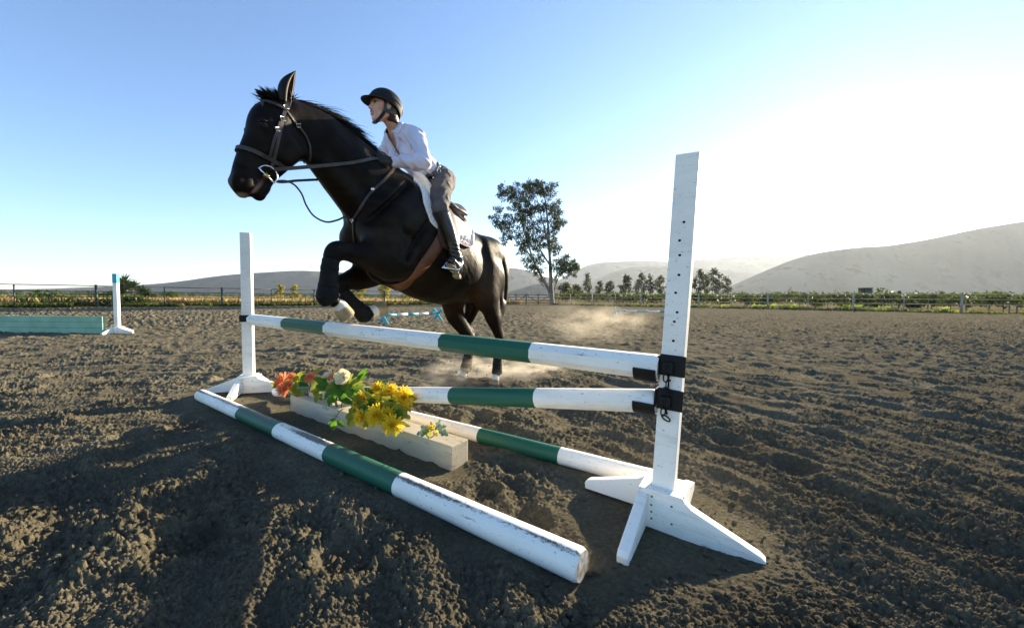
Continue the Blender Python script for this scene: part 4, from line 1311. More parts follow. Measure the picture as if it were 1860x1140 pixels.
bouquet('big cluster of yellow sunflower heads spilling over the front of the beam',
        [(663, 724, 2.32, .062, M_yellow, MUM, (-.45, -.8, .35), .20, 'flower'), (686, 708, 2.36, .058, M_yellow, MUM, (-.1, -.55, .8), .20, 'flower'), (708, 711, 2.30, .056, M_yellow, MUM, (.2, -.5, .8), .20, 'flower'),
         (733, 722, 2.2, .070, M_yellow, MUM, (.3, -.9, .3), .20, 'flower'), (660, 757, 2.18, .066, M_yellow, MUM, (-.5, -.85, -.2), .20, 'flower'), (686, 754, 2.12, .072, M_yellow, MUM, (-.1, -.95, .25), .20, 'flower'),
         (714, 770, 2.06, .066, M_yellow, MUM, (.1, -.95, .0), .20, 'flower'), (697, 722, 2.30, .045, M_yellow, MUM, (-.2, -.8, .5), .24, 'flower'), (722, 740, 2.18, .050, M_yellow, MUM, (.4, -.8, .2), .24, 'flower'), (705, 752, 2.12, .044, M_yellow, MUM, (.3, -.9, .2), .24, 'flower'), (671, 738, 2.24, .046, M_yellow, MUM, (-.5, -.8, .2), .24, 'flower'), (650, 738, 2.28, .040, M_yellow, MUM, (-.7, -.6, .2), .24, 'flower'), (682, 727, 2.25, .040, M_yellow, HIB, (-.1, -.8, .5), .8, 'flower')],
        [(648, 737, 2.26, -.7, -.6, .13, .07, M_leafy, True), (645, 749, 2.22, -.4, -.9, .12, .07, M_leafy, True), (675, 736, 2.2, .2, -.8, .12, .07, M_leafg, True),
         (698, 730, 2.2, .5, .3, .12, .075, M_leafy, True), (710, 739, 2.14, .6, -.4, .13, .08, M_leafy, True), (727, 745, 2.1, .5, -.7, .13, .07, M_leafy, True),
         (722, 757, 2.08, -.2, -.9, .11, .07, M_leafg, True), (702, 722, 2.28, -.5, .8, .12, .075, M_leafy, True), (733, 752, 2.1, .8, -.4, .11, .06, M_leafy, True),
         (668, 740, 2.2, -.6, .3, .11, .07, M_leafg, True), (744, 722, 2.2, .9, .1, .09, .05, M_leafy, True), (636, 756, 2.24, -.1, -1, .14, .06, M_leafy, True),
         (716, 728, 2.2, .9, .2, .11, .06, M_leafg, True), (693, 741, 2.16, 0, -1, .11, .07, M_leafy, True), (672, 714, 2.32, -.4, .8, .10, .06, M_leafg, True)], .98)
bouquet('small grey green sprig with yellow buds near the camera end of the beam',
        [(783, 780, 1.97, .030, M_yellow, [(6, 1, 0, .9), (6, .7, .004, .4)], (0, -.5, .9), .4, 'bud'), (790, 788, 1.93, .026, M_yellow, [(6, 1, 0, .7)], (.3, -.7, .5), .4, 'bud')],
        [(768, 785, 1.96, -1, .1, .075, .055, M_leafgrey, True), (772, 778, 2.0, -.6, .6, .065, .045, M_leafgrey, True), (798, 776, 2.0, .8, .5, .075, .045, M_leafgrey, True),
         (805, 785, 1.94, .9, -.2, .065, .045, M_leafgrey, True), (779, 790, 1.92, -.4, -.6, .055, .035, M_leafy, True), (795, 771, 2.02, .2, .9, .06, .035, M_leafgrey, True),
         (785, 775, 1.98, 0, .9, .06, .03, M_leafy, True), (776, 784, 1.94, -.5, .2, .06, .03, M_leafy, True)], 1.50)
lf = bouquet('single green leaf sprig hanging down the front face of the beam', [],
        [(606, 772, 2.34, -.25, -.9, .085, .05, M_leafg, False), (618, 768, 2.32, .9, -.35, .075, .036, M_leafg, False), (602, 763, 2.36, -.8, -.3, .06, .032, M_leafg, False)], .66, 'leaf sprig')
b_ = on_beam(.66, .06, .004)
stem(lf, at_depth(609, 760, 2.36) - b_, Vector((.03, -.05, .0)), -.02)
SF = standard(Vector((fs_.x, fs_.y, 0)), math.radians(12), 'distant white jump standard with a turquoise painted top at the left', height=1.43, blue_top=True, detail=True)
M_gpanel = vary(new_mat('pale_green_paint', (.22, .40, .27), .6), (.19, .35, .23), (.26, .44, .30), 4)
pn0 = Vector((-9.66, 8.62, 0)); pl = empty('wall_panel', loc=pn0); tag(pl, 'pale green solid jump panel cut off at the left beside the turquoise topped standard', 'jump panel')
for i in range(3):
    mb = MB(); mb.box((-1.25, .05, .075 + .138 * i), (1.25, .035, .067), bev=.004); mb.build('plank', M_gpanel, pl)
for x in (-.12, -2.38):
    mb = MB(); mb.box((x, .11, .21), (.05, .02, .21)); mb.build('batten', M_gpanel, pl)
# ================================================================== HORSE
H_O = Vector((-0.329, 4.007, 0.0))
H_F = Vector((-0.537, -0.844, 0)).normalized()
H_L = Vector((-H_F.y, H_F.x, 0))
H_M = Matrix(((H_F.x, H_L.x, 0, H_O.x), (H_F.y, H_L.y, 0, H_O.y), (0, 0, 1, 0), (0, 0, 0, 1)))
H_MI = H_M.inverted()

def H(x, y, z): return H_M @ Vector((x, y, z))

hf = Field((-0.52, -0.42, -0.04), (2.42, 0.42, 2.30), 0.0085)
# trunk
hf.chain([(-0.10, 0, 1.20, .19, .25), (.08, 0, 1.235, .265, .335), (.38, 0, 1.25, .295, .385), (.70, 0, 1.305, .31, .43),
          (1.00, 0, 1.41, .285, .435), (1.24, 0, 1.49, .235, .355), (1.375, 0, 1.50, .165, .21)], k=.05, m=14)
hf.chain([(.62, 0, 1.68, .06, .05), (.85, 0, 1.78, .05, .06), (1.02, 0, 1.83, .045, .055), (1.2, 0, 1.86, .05, .08)], k=.10)     # withers
# neck
hf.chain([(1.12, 0, 1.58, .19, .36), (1.41, 0, 1.735, .135, .298), (1.655, 0, 1.905, .10, .232), (1.84, 0, 2.0, .085, .175), (1.97, 0, 2.06, .075, .10)], k=.08, m=12)
for s in (1, -1):
    hf.chain([(1.22, s * .13, 1.72, .06, .10), (1.5, s * .10, 1.83, .045, .09), (1.76, s * .075, 1.96, .035, .07)], k=.06)     # neck muscle
    hf.chain([(1.48, s * .085, 1.54, .05, .06), (1.64, s * .07, 1.68, .035, .045), (1.82, s * .05, 1.84, .03, .035)], k=.05)
# head
hf.chain([(1.99, 0, 2.06, .07, .085), (2.085, 0, 1.97, .098, .112), (2.135, 0, 1.845, .088, .095), (2.182, 0, 1.74, .062, .083), (2.218, 0, 1.645, .054, .075), (2.238, 0, 1.565, .056, .068)], k=.03)
hf.chain([(2.0, 0, 1.88, .07, .115), (2.07, 0, 1.755, .055, .085), (2.125, 0, 1.65, .042, .06), (2.15, 0, 1.575, .036, .045)], k=.04)
hf.chain([(2.152, 0, 1.565, .035, .042), (2.165, 0, 1.522, .038, .036)], k=.02)
hf.chain([(2.243, 0, 1.55, .052, .056), (2.246, 0, 1.518, .046, .034)], k=.02)
for s in (1, -1):
    hf.chain([(2.02, s * .055, 1.86, .035, .10), (2.07, s * .048, 1.77, .03, .07)], k=.03)                   # cheek plate
    hf.chain([(2.10, s * .088, 1.86, .012, .018), (2.15, s * .066, 1.755, .012, .014)], k=.02)               # facial crest
    hf.chain([(2.145, s * .088, 1.935, .018, .016), (2.175, s * .084, 1.915, .016, .014)], k=.02)            # brow
    hf.chain([(2.13, s * .09, 1.885, .014, .012), (2.165, s * .085, 1.878, .012, .01)], k=.015)
    hf.chain([(2.255, s * .040, 1.59, .018, .026), (2.282, s * .034, 1.565, .017, .022)], k=.03)
    hf.chain([(2.262, s * .070, 1.592, .018, .014), (2.288, s * .058, 1.565, .018, .016), (2.286, s * .05, 1.548, .012, .012)], k=.012, sub=True)   # nostril
    hf.chain([(2.152, s * .05, 1.612, .012, .006), (2.185, s * .052, 1.565, .012, .008), (2.215, s * .05, 1.515, .016, .009), (2.225, s * .03, 1.492, .02, .01)], k=.008, sub=True)   # mouth line
    
    # shoulder and upper arm
    hf.chain([(1.12, s * .17, 1.70, .08, .14), (1.33, s * .185, 1.52, .085, .15), (1.435, s * .15, 1.38, .08, .105)], k=.09)
    hf.chain([(1.44, s * .15, 1.36, .08, .10), (1.30, s * .165, 1.22, .08, .12)], k=.09)
    hf.chain([(1.445, s * .075, 1.44, .08, .10), (1.40, s * .075, 1.30, .07, .09)], k=.06)                    # breast
    # quarter
    hf.chain([(.22, s * .19, 1.42, .07, .10), (.02, s * .15, 1.40, .12, .15), (-.13, s * .11, 1.24, .11, .14)], k=.08)
    hf.chain([(-.10, s * .12, 1.22, .11, .14), (-.12, s * .14, 1.02, .10, .13), (-.06, s * .17, .84, .08, .10), (-.02, s * .19, .70, .05, .06)], k=.08)   # buttock
    hf.chain([(.10, s * .18, 1.20, .12, .20), (.20, s * .20, 1.0, .11, .17), (.22, s * .20, .88, .085, .11)], k=.07)     # stifle
# left front (knee up, cannon hanging)
FLc = [(1.24, .165, 1.19, .08, .12), (1.40, .165, 1.185, .075, .118), (1.56, .155, 1.215, .065, .088), (1.69, .135, 1.237, .052, .066), (1.768, .125, 1.228, .055, .068),
       (1.80, .12, 1.16, .044, .052), (1.805, .12, 1.08, .034, .04), (1.81, .12, .98, .034, .04), (1.808, .12, .93, .042, .046)]
hf.chain(FLc, k=.08)
hf.chain([(1.808, .12, .925, .04, .042), (1.765, .12, .885, .036, .036), (1.735, .12, .862, .044, .044)], k=.02)
hf.chain([(1.742, .12, .868, .046, .044), (1.685, .12, .792, .058, .060)], k=.012, cap=True)
# right front (folded under)
FRc = [(1.22, -.165, 1.15, .08, .12), (1.38, -.17, 1.085, .075, .10), (1.49, -.15, 1.055, .058, .072), (1.565, -.14, 1.035, .047, .058),
       (1.575, -.14, .985, .043, .05), (1.52, -.14, .925, .034, .04), (1.42, -.14, .835, .034, .042), (1.375, -.14, .797, .042, .048)]
hf.chain(FRc, k=.04)
hf.chain([(1.375, -.14, .795, .04, .044), (1.305, -.14, .80, .036, .038), (1.265, -.14, .812, .046, .046)], k=.02)
hf.chain([(1.272, -.14, .812, .048, .048), (1.175, -.14, .838, .062, .066)], k=.012, cap=True)
# left hind
HLc = [(.17, .20, .92, .085, .13), (.09, .20, .76, .07, .10), (.01, .20, .62, .05, .072), (-.055, .20, .50, .043, .06), (-.045, .20, .43, .04, .05),
       (-.03, .20, .33, .032, .038), (-.015, .20, .20, .032, .038), (-.012, .20, .135, .04, .045)]
hf.chain(HLc, k=.04)
hf.chain([(.0, .20, .70, .02, .03), (-.07, .20, .58, .018, .022), (-.10, .20, .52, .022, .024), (-.07, .2, .45, .03, .03)], k=.03)
hf.chain([(-.012, .20, .13, .038, .04), (.02, .20, .085, .036, .036), (.035, .20, .065, .044, .044)], k=.02)
hf.chain([(.03, .20, .07, .046, .044), (.06, .20, .0, .060, .062)], k=.012, cap=True)
# right hind
HRc = [(.27, -.20, .92, .09, .14), (.215, -.20, .76, .075, .12), (.10, -.20, .62, .06, .09), (-.01, -.20, .51, .048, .07), (-.03, -.20, .44, .044, .058),
       (-.03, -.20, .33, .034, .04), (.015, -.20, .20, .034, .04), (.035, -.20, .13, .04, .045)]
hf.chain(HRc, k=.04)
hf.chain([(.05, -.20, .72, .02, .03), (-.05, -.20, .60, .018, .022), (-.10, -.20, .53, .022, .024), (-.07, -.2, .46, .03, .03)], k=.03)
hf.chain([(.035, -.20, .125, .038, .04), (.07, -.20, .08, .036, .036), (.085, -.20, .06, .044, .044)], k=.02)
hf.chain([(.08, -.20, .065, .046, .044), (.11, -.20, -.0, .060, .062)], k=.012, cap=True)
# sheath / belly line, dock
hf.chain([(.42, 0, .955, .07, .05), (.25, 0, .98, .05, .04)], k=.06)
hf.chain([(-.20, 0, 1.46, .04, .045), (-.30, 0, 1.36, .03, .03), (-.33, 0, 1.25, .022, .022)], k=.04)
for s in (1, -1):
    # grooves that part the muscles
    hf.chain([(1.22, s * .235, 1.80, .03, .012), (1.40, s * .225, 1.62, .035, .014), (1.54, s * .18, 1.46, .03, .012)], k=.035, sub=True)
    hf.chain([(1.08, s * .285, 1.52, .03, .012), (1.20, s * .265, 1.34, .035, .014), (1.27, s * .25, 1.22, .03, .012)], k=.04, sub=True)
    hf.chain([(1.30, s * .262, 1.43, .02, .010), (1.20, s * .272, 1.38, .02, .010)], k=.03, sub=True)
    hf.chain([(.36, s * .33, 1.38, .05, .06), (.33, s * .34, 1.22, .05, .07), (.36, s * .34, 1.06, .04, .05)], k=.07, sub=True)     # flank hollow
    hf.chain([(.30, s * .335, 1.12, .025, .012), (.33, s * .325, .98, .025, .012)], k=.03, sub=True)
    hf.chain([(-.02, s * .30, 1.30, .03, .014), (-.10, s * .28, 1.10, .03, .014), (-.10, s * .26, .92, .025, .012)], k=.05, sub=True)
hV, hQ = hf.mesh(4)
# fine relief: muscle ripple and superficial veins
def _vn(V, Q):
    fn = np.cross(V[Q[:, 2]] - V[Q[:, 0]], V[Q[:, 3]] - V[Q[:, 1]]); N = np.zeros_like(V)
    for c in range(4):
        for k in range(3): N[:, k] += np.bincount(Q[:, c], fn[:, k], len(V))
    return N / np.maximum(np.linalg.norm(N, axis=1), 1e-9)[:, None]
_N = _vn(hV, hQ)
_body = np.clip((2.0 - hV[:, 0]) / .15, .15, 1)
_w = noise2(hV[:, 0] * 7 + hV[:, 1] * 4, hV[:, 2] * 6, 61) * .006 + noise2(hV[:, 0] * 15 - hV[:, 2] * 7, hV[:, 2] * 13 + hV[:, 1] * 9, 62) * .0014
_ve = (1 - np.abs(noise2(hV[:, 0] * 6.5 + hV[:, 2] * 3, hV[:, 2] * 8 - hV[:, 0] * 4 + hV[:, 1] * 3, 63)) * 9).clip(0, 1) ** 2
_vz = np.exp(-(((hV[:, 2] - 1.22) / .25) ** 2)) * (hV[:, 0] > .2)
hV = hV + _N * (_w * _body + _ve * _vz * .0015)[:, None]
del hf

# coat colour: black with white pasterns, horn hooves, pink lip
def seg_d(V, a, b):
    a = np.array(a); b = np.array(b); d = b - a
    t = np.clip(((V - a) @ d) / (d @ d), 0, 1)
    return np.linalg.norm(V - (a + t[:, None] * d), axis=1), t
coat = np.zeros((len(hV), 4), dtype=np.float32); coat[:, 3] = 1
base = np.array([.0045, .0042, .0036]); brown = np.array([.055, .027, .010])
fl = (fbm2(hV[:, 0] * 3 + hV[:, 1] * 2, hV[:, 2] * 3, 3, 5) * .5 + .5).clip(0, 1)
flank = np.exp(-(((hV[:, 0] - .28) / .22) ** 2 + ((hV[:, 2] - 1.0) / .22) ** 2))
painted_sheen = (fbm2(hV[:, 0] * 4.5 + hV[:, 1] * 3, hV[:, 2] * 5.5, 5, 8, .6) * .9 + .15).clip(0, 1) * np.exp(-((hV[:, 2] - 1.5) / .45) ** 2)  # soft sheen on shoulder and neck, painted into the coat as paler noise patches
coat[:, :3] = base + (brown - base) * (.15 * fl + .80 * flank * fl)[:, None] + np.array([.017, .016, .011]) * painted_sheen[:, None]
for (a, b, c) in (((1.765, .12, .885), (1.742, .12, .868), (1.685, .12, .792)), ((1.305, -.14, .80), (1.272, -.14, .812), (1.175, -.14, .838)),
                  ((.01, .20, .10), (.03, .20, .07), (.06, .20, .0)), ((.06, -.2, .095), (.08, -.2, .065), (.11, -.2, 0))):
    d, t = seg_d(hV, a, b); n = (noise2(hV[:, 0] * 60, hV[:, 2] * 60, 3) * .25)
    A = np.array(b) - np.array(a); pos = ((hV - np.array(a)) @ A) / (A @ A)
    Bv = np.array(c) - np.array(b); pb = ((hV - np.array(b)) @ Bv) / (Bv @ Bv)
    near = (np.linalg.norm(hV - np.array(b), axis=1) < .15)
    w = near & (pos + n > -.1)
    coat[w, :3] = (.72, .66, .56)
    hoof = near & (pb + n * .3 > .12)
    hn = (noise2(hV[:, 0] * 25, hV[:, 2] * 25, 9) * .6 + .5).clip(0, 1)[:, None]
    coat[hoof, :3] = (np.array([.20, .14, .075]) * (1 - hn) + np.array([.48, .36, .21]) * hn)[hoof]
for s in (1, -1):
    d, t = seg_d(hV, (2.152, s * .05, 1.612), (2.222, s * .04, 1.497))
    w = ((1 - d / .014) * (.4 + .9 * t)).clip(0, 1)[:, None]
    coat[:, :3] = coat[:, :3] * (1 - w) + np.array([.42, .22, .17]) * w
    d = np.linalg.norm(hV - np.array([2.262, s * .046, 1.570]), axis=1)
    w = (1.0 - d / .014).clip(0, 1)[:, None]
    coat[:, :3] = coat[:, :3] * (1 - w) + np.array([.30, .10, .07]) * w
d = np.linalg.norm((hV - np.array([2.255, 0, 1.488])) * np.array([1, .6, 1.6]), axis=1)
w = ((1 - d / .045) * 1.3).clip(0, .8)[:, None]
coat[:, :3] = coat[:, :3] * (1 - w) + np.array([.34, .22, .15]) * w

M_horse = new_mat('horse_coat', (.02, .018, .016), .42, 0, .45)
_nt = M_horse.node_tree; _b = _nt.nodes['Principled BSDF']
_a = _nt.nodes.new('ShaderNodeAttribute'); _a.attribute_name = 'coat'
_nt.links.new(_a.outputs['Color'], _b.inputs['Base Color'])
_tc = _nt.nodes.new('ShaderNodeTexCoord'); _mp = _nt.nodes.new('ShaderNodeMapping'); _mp.inputs['Scale'].default_value = (40, 40, 160)
_mp.inputs['Rotation'].default_value = (0, .6, 0)
_nz = _nt.nodes.new('ShaderNodeTexNoise'); _nz.inputs['Scale'].default_value = 1.6; _nz.inputs['Detail'].default_value = 4
_bp = _nt.nodes.new('ShaderNodeBump'); _bp.inputs['Strength'].default_value = .5; _bp.inputs['Distance'].default_value = .004
_nt.links.new(_tc.outputs['Object'], _mp.inputs['Vector']); _nt.links.new(_mp.outputs['Vector'], _nz.inputs['Vector'])
_nt.links.new(_nz.outputs['Fac'], _bp.inputs['Height']); _nt.links.new(_bp.outputs['Normal'], _b.inputs['Normal'])
_n2 = _nt.nodes.new('ShaderNodeTexNoise'); _n2.inputs['Scale'].default_value = 5; _n2.inputs['Detail'].default_value = 3
_mr = _nt.nodes.new('ShaderNodeMapRange'); _mr.inputs['To Min'].default_value = .30; _mr.inputs['To Max'].default_value = .50
_nt.links.new(_tc.outputs['Object'], _n2.inputs['Vector']); _nt.links.new(_n2.outputs['Fac'], _mr.inputs['Value']); _nt.links.new(_mr.outputs['Result'], _b.inputs['Roughness'])
_b.inputs['Sheen Weight'].default_value = .0
_b.inputs['Specular IOR Level'].default_value = .06
_b.inputs['Sheen Roughness'].default_value = .4
_b.inputs['Sheen Tint'].default_value = (.55, .48, .38, 1)

horse = empty('horse', mat=H_M)
tag(horse, 'black horse with white pasterns taking off over the jump', 'horse')
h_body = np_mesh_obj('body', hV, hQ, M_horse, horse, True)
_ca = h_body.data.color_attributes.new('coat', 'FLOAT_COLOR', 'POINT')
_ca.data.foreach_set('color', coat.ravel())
h_bvh = BVHTree.FromPolygons([Vector(v) for v in hV.tolist()], hQ.tolist())
# ------------------------------------------------------------------ horse details and tack
CAM_L = H_MI @ C0
def surf(px, py, off=0.0):
    """where the line of sight through a pixel meets the horse (horse frame)"""
    v = (H_MI.to_3x3() @ ray(px, py)).normalized()
    hit, n, i, d = h_bvh.ray_cast(CAM_L, v)
    if hit is None:
        hit, n, i, d = h_bvh.find_nearest(CAM_L + v * 2.2)
    return hit + n * off, n
def near(p, off=0.0):
    hit, n, i, d = h_bvh.find_nearest(Vector(p))
    return hit + n * off, n
def strap_pts(pix, n=14, off=0.002):
    """smooth polyline of pixels dropped on the coat"""
    P = catmull(np.array(pix, float), max(2, n // max(1, len(pix) - 1)))
    out = [surf(a, b, off) for a, b in P]
    return smooth_pts([o[0] for o in out]), [o[1] for o in out]
def smooth_pts(P, it=2):
    P = [Vector(p) for p in P]
    for _ in range(it):
        P = [P[0]] + [(P[i - 1] + P[i] * 2 + P[i + 1]) / 4 for i in range(1, len(P) - 1)] + [P[-1]]
    return P
def loop_around(c, u, v, a0, a1, n=40, off=0.002, r=0.6):
    """ring around the body: rays shot inwards in the plane (u,v) through c"""
    P = []; N = []
    c = Vector(c); u = Vector(u).normalized(); v = Vector(v).normalized()
    for i in range(n):
        a = a0 + (a1 - a0) * i / (n - 1)
        d = u * math.cos(a) + v * math.sin(a)
        hit, nn, _, _ = h_bvh.ray_cast(c + d * r, -d)
        if hit is None: continue
        P.append(hit + nn * off); N.append(nn)
    return P, N

M_leather = vary(new_mat('brown_leather', (.05, .035, .025), .5), (.016, .011, .008), (.045, .03, .022), 14, bump=.3, bdist=.002)
M_tan = vary(new_mat('saddle_leather', (.1, .04, .018), .55, 0, .3), (.075, .028, .012), (.135, .055, .024), 6, bump=.25, bdist=.003)
M_flap = vary(new_mat('flap_leather', (.03, .016, .010), .6, 0, .3), (.022, .011, .007), (.042, .022, .013), 8, bump=.25, bdist=.003)
M_darkleather = vary(new_mat('dark_leather', (.03, .02, .016), .42), (.016, .010, .008), (.05, .03, .022), 8)
M_steel = new_mat('polished_steel', (.75, .75, .77), .18, 1.0)
M_hair = new_mat('black_hair', (.006, .0055, .005), .55, 0, .2)
M_pad = vary(new_mat('quilted_cotton', (.78, .77, .76), .85, 0, .2), (.72, .71, .72), (.82, .81, .80), 9)
_nt = M_pad.node_tree; _b = _nt.nodes['Principled BSDF']; _old = _b.inputs['Base Color'].links[0].from_socket
_tc = _nt.nodes.new('ShaderNodeTexCoord'); _hs = []
for _r in (.78, -.78):
    _mp = _nt.nodes.new('ShaderNodeMapping'); _mp.inputs['Rotation'].default_value = (0, _r, 0); _nt.links.new(_tc.outputs['Object'], _mp.inputs['Vector'])
    _wv = _nt.nodes.new('ShaderNodeTexWave'); _wv.inputs['Scale'].default_value = 9.0; _wv.bands_direction = 'X'; _nt.links.new(_mp.outputs['Vector'], _wv.inputs['Vector']); _hs.append(_wv.outputs['Fac'])
_mn = _nt.nodes.new('ShaderNodeMath'); _mn.operation = 'MINIMUM'; _nt.links.new(_hs[0], _mn.inputs[0]); _nt.links.new(_hs[1], _mn.inputs[1])
_mr = _nt.nodes.new('ShaderNodeMapRange'); _mr.inputs['From Max'].default_value = .10; _nt.links.new(_mn.outputs[0], _mr.inputs['Value'])
_mx = _nt.nodes.new('ShaderNodeMix'); _mx.data_type = 'RGBA'; _nt.links.new(_mr.outputs['Result'], _mx.inputs['Factor']); _mx.inputs['A'].default_value = (.50, .49, .53, 1); _nt.links.new(_old, _mx.inputs['B'])
_nt.links.new(_mx.outputs['Result'], _b.inputs['Base Color'])
_bp = _nt.nodes.new('ShaderNodeBump'); _bp.inputs['Strength'].default_value = .6; _bp.inputs['Distance'].default_value = .004; _nt.links.new(_mn.outputs[0], _bp.inputs['Height']); _nt.links.new(_bp.outputs['Normal'], _b.inputs['Normal'])
M_fleece = vary(new_mat('cream_fleece', (.78, .72, .60), .95, 0, .1), (.72, .66, .54), (.86, .81, .70), 40, bump=.4, bscale=90, bdist=.008)
M_rubber = vary(new_mat('neoprene', (.006, .006, .006), .75, 0, .2), (.004, .004, .004), (.010, .009, .008), 20, bump=.3, bdist=.004)
M_brass = new_mat('brass', (.62, .46, .2), .35, 1.0)

# ears, eyes
def ear(base, tip, half_w, open_dir, name='ear'):
    base = Vector(base); tip = Vector(tip); L = tip - base; t = L.normalized()
    o = Vector(open_dir); o = (o - t * o.dot(t)).normalized(); sd = t.cross(o)
    nu, nv = 13, 12
    outer = []; inner = []
    for j in range(nv + 1):
        f = j / nv
        w = half_w * (0.72 + 1.25 * f - 1.15 * f * f) * (1 - f ** 3.2) + .0015
        dpt = w * 0.95
        for i in range(nu):
            a = math.radians(-128 + 256 * i / (nu - 1))
            curl = 1.0 if abs(a) < 1.6 else 1.0 - .18 * (abs(a) - 1.6)
            d = o * (-math.cos(a) * dpt * curl) + sd * (math.sin(a) * w * curl)
            p = base + L * f + d + o * (-.012 * math.sin(f * 3.0)) + o * (.028 * f * f)
            outer.append(p); inner.append(p - d.normalized() * min(.006, w * .4))
    vs = outer + inner; n0 = len(outer); fs = []; fm = []
    for j in range(nv):
        for i in range(nu - 1):
            a = j * nu + i
            fs.append((a, a + 1, a + nu + 1, a + nu)); fm.append(0)
            fs.append((n0 + a, n0 + a + nu, n0 + a + nu + 1, n0 + a + 1)); fm.append(1)
        for i in (0, nu - 1):
            a = j * nu + i
            fs.append((a, a + nu, n0 + a + nu, n0 + a)); fm.append(2)
    return mesh_obj(name, vs, fs, [M_hair, M_earin, M_earrim], horse, True, fm)
M_earin = vary(new_mat('ear_lining', (.05, .032, .026), .8), (.012, .01, .009), (.10, .06, .045), 30)
M_earrim = new_mat('ear_rim', (.30, .19, .12), .8)
ear((2.04, .066, 2.085), (2.010, .080, 2.290), .045, (-.62, .70, .1))
ear((2.06, -.075, 2.08), (2.115, -.095, 2.19), .034, (.55, -.75, .1))
M_eye = new_mat('eye', (.004, .003, .002), .05, 0, .2)
for s in (1, -1):
    e = bmesh.new(); bmesh.ops.create_uvsphere(e, u_segments=16, v_segments=10, radius=.021)
    me = bpy.data.meshes.new('eye'); e.to_mesh(me); e.free(); me.materials.append(M_eye)
    for p in me.polygons: p.use_smooth = True
    o = bpy.data.objects.new('eye', me); link(o, horse)
    q, n = surf(479, 227) if s == 1 else (None, None)
    if s == 1: EYE = q - n * .0070
    o.location = (EYE.x, s * abs(EYE.y), EYE.z)
    o.scale = (1.15, .85, .9)
    # eyelids
    mb = MB()
    ev = Vector((EYE.x, s * abs(EYE.y), EYE.z))
    for up in (1, -1):
        pts = []
        for i in range(9):
            a = math.pi * i / 8
            pts.append(ev + Vector((.025 * math.cos(a) * 1.1, s * (.0135 - .012 * abs(math.cos(a)) ** 2), up * .0185 * math.sin(a) + .002 - .004 * math.cos(a))))
        mb.tube(pts, [.003, .0045, .0055, .006, .006, .006, .0055, .0045, .003], 6)
    mb.build('eyelid', M_hair, horse, True)

# hair strands
def strands(name, roots, parent=horse):
    """roots: list of (pos, dir, length, width, droop)"""
    vs = []; fs = []
    for (p, d, L, w, droop) in roots:
        p = Vector(p); d = Vector(d).normalized()
        sdv = d.cross(Vector((rng.normal(), rng.normal(), rng.normal()))).normalized()
        b = len(vs); K = 5
        q = p.copy(); dd = d.copy()
        for k in range(K):
            f = k / (K - 1)
            ww = w * (1 - f) ** .6 + .0004
            vs += [q - sdv * ww, q + sdv * ww]
            q = q + dd * (L / (K - 1))
            dd = (dd + Vector(droop) * (.35)).normalized()
        for k in range(K - 1):
            fs.append((b + 2 * k, b + 2 * k + 1, b + 2 * k + 3, b + 2 * k + 2))
    return mesh_obj(name, vs, fs, M_hair, parent, True)
crest = catmull(np.array([(1.985, 0, 2.15), (1.92, 0, 2.155), (1.81, 0, 2.155), (1.69, 0, 2.14), (1.60, 0, 2.11), (1.50, 0, 2.08), (1.37, 0, 2.02), (1.22, 0, 1.93)]), 20)
R_ = []
for i in range(4200):
    f = rng.random() ** .95
    c = crest[int(f * (len(crest) - 1))]
    q, n = near((c[0] + rng.normal() * .012, rng.normal() * .016, c[2] + .02))
    clump = noise2(np.array([f * 16.0]), np.array([.3]), 4)[0]
    back = Vector((-1.0 + .2 * rng.normal(), .12 * rng.normal() - .2 + clump * .5, .10 + .11 * rng.normal() + clump * .35))
    L = (.06 + .16 * math.sin(math.pi * min(1, f * 1.05 + .08))) * (.65 + .5 * rng.random() + clump * .5)
    R_.append((q - n * .004, back, max(.03, L), .0019, (-.35, -.12, -.26)))
strands('mane', R_)
R_ = []
for i in range(420):
    q, n = near((2.06 + rng.normal() * .022, rng.normal() * .03, 2.10))
    cl = rng.integers(0, 5)
    R_.append((q - n * .004, (.95 + .2 * rng.normal(), .12 * rng.normal() + .05 * (cl - 2), .22 + .16 * rng.normal() + .05 * cl), .045 + .05 * rng.random(), .0024, (.2, 0, -.10 + .1 * (cl % 2))))
for i in range(300):
    q, n = near((2.03 + rng.normal() * .03, rng.normal() * .04, 2.12))
    R_.append((q - n * .004, (.25 + .5 * rng.normal(), .3 * rng.normal(), .8), .04 + .03 * rng.random(), .003, (.2, 0, -.5)))
strands('forelock', R_)
R_ = []
for i in range(500):
    f = rng.random()
    p = (-.285 - .03 * f + rng.normal() * .010, rng.normal() * .022, 1.34 - .14 * f)
    R_.append((p, (.02 + .05 * rng.normal(), .06 * rng.normal(), -1), .26 + .18 * rng.random(), .0026, (.12, 0, -.6)))
strands('tail', R_)

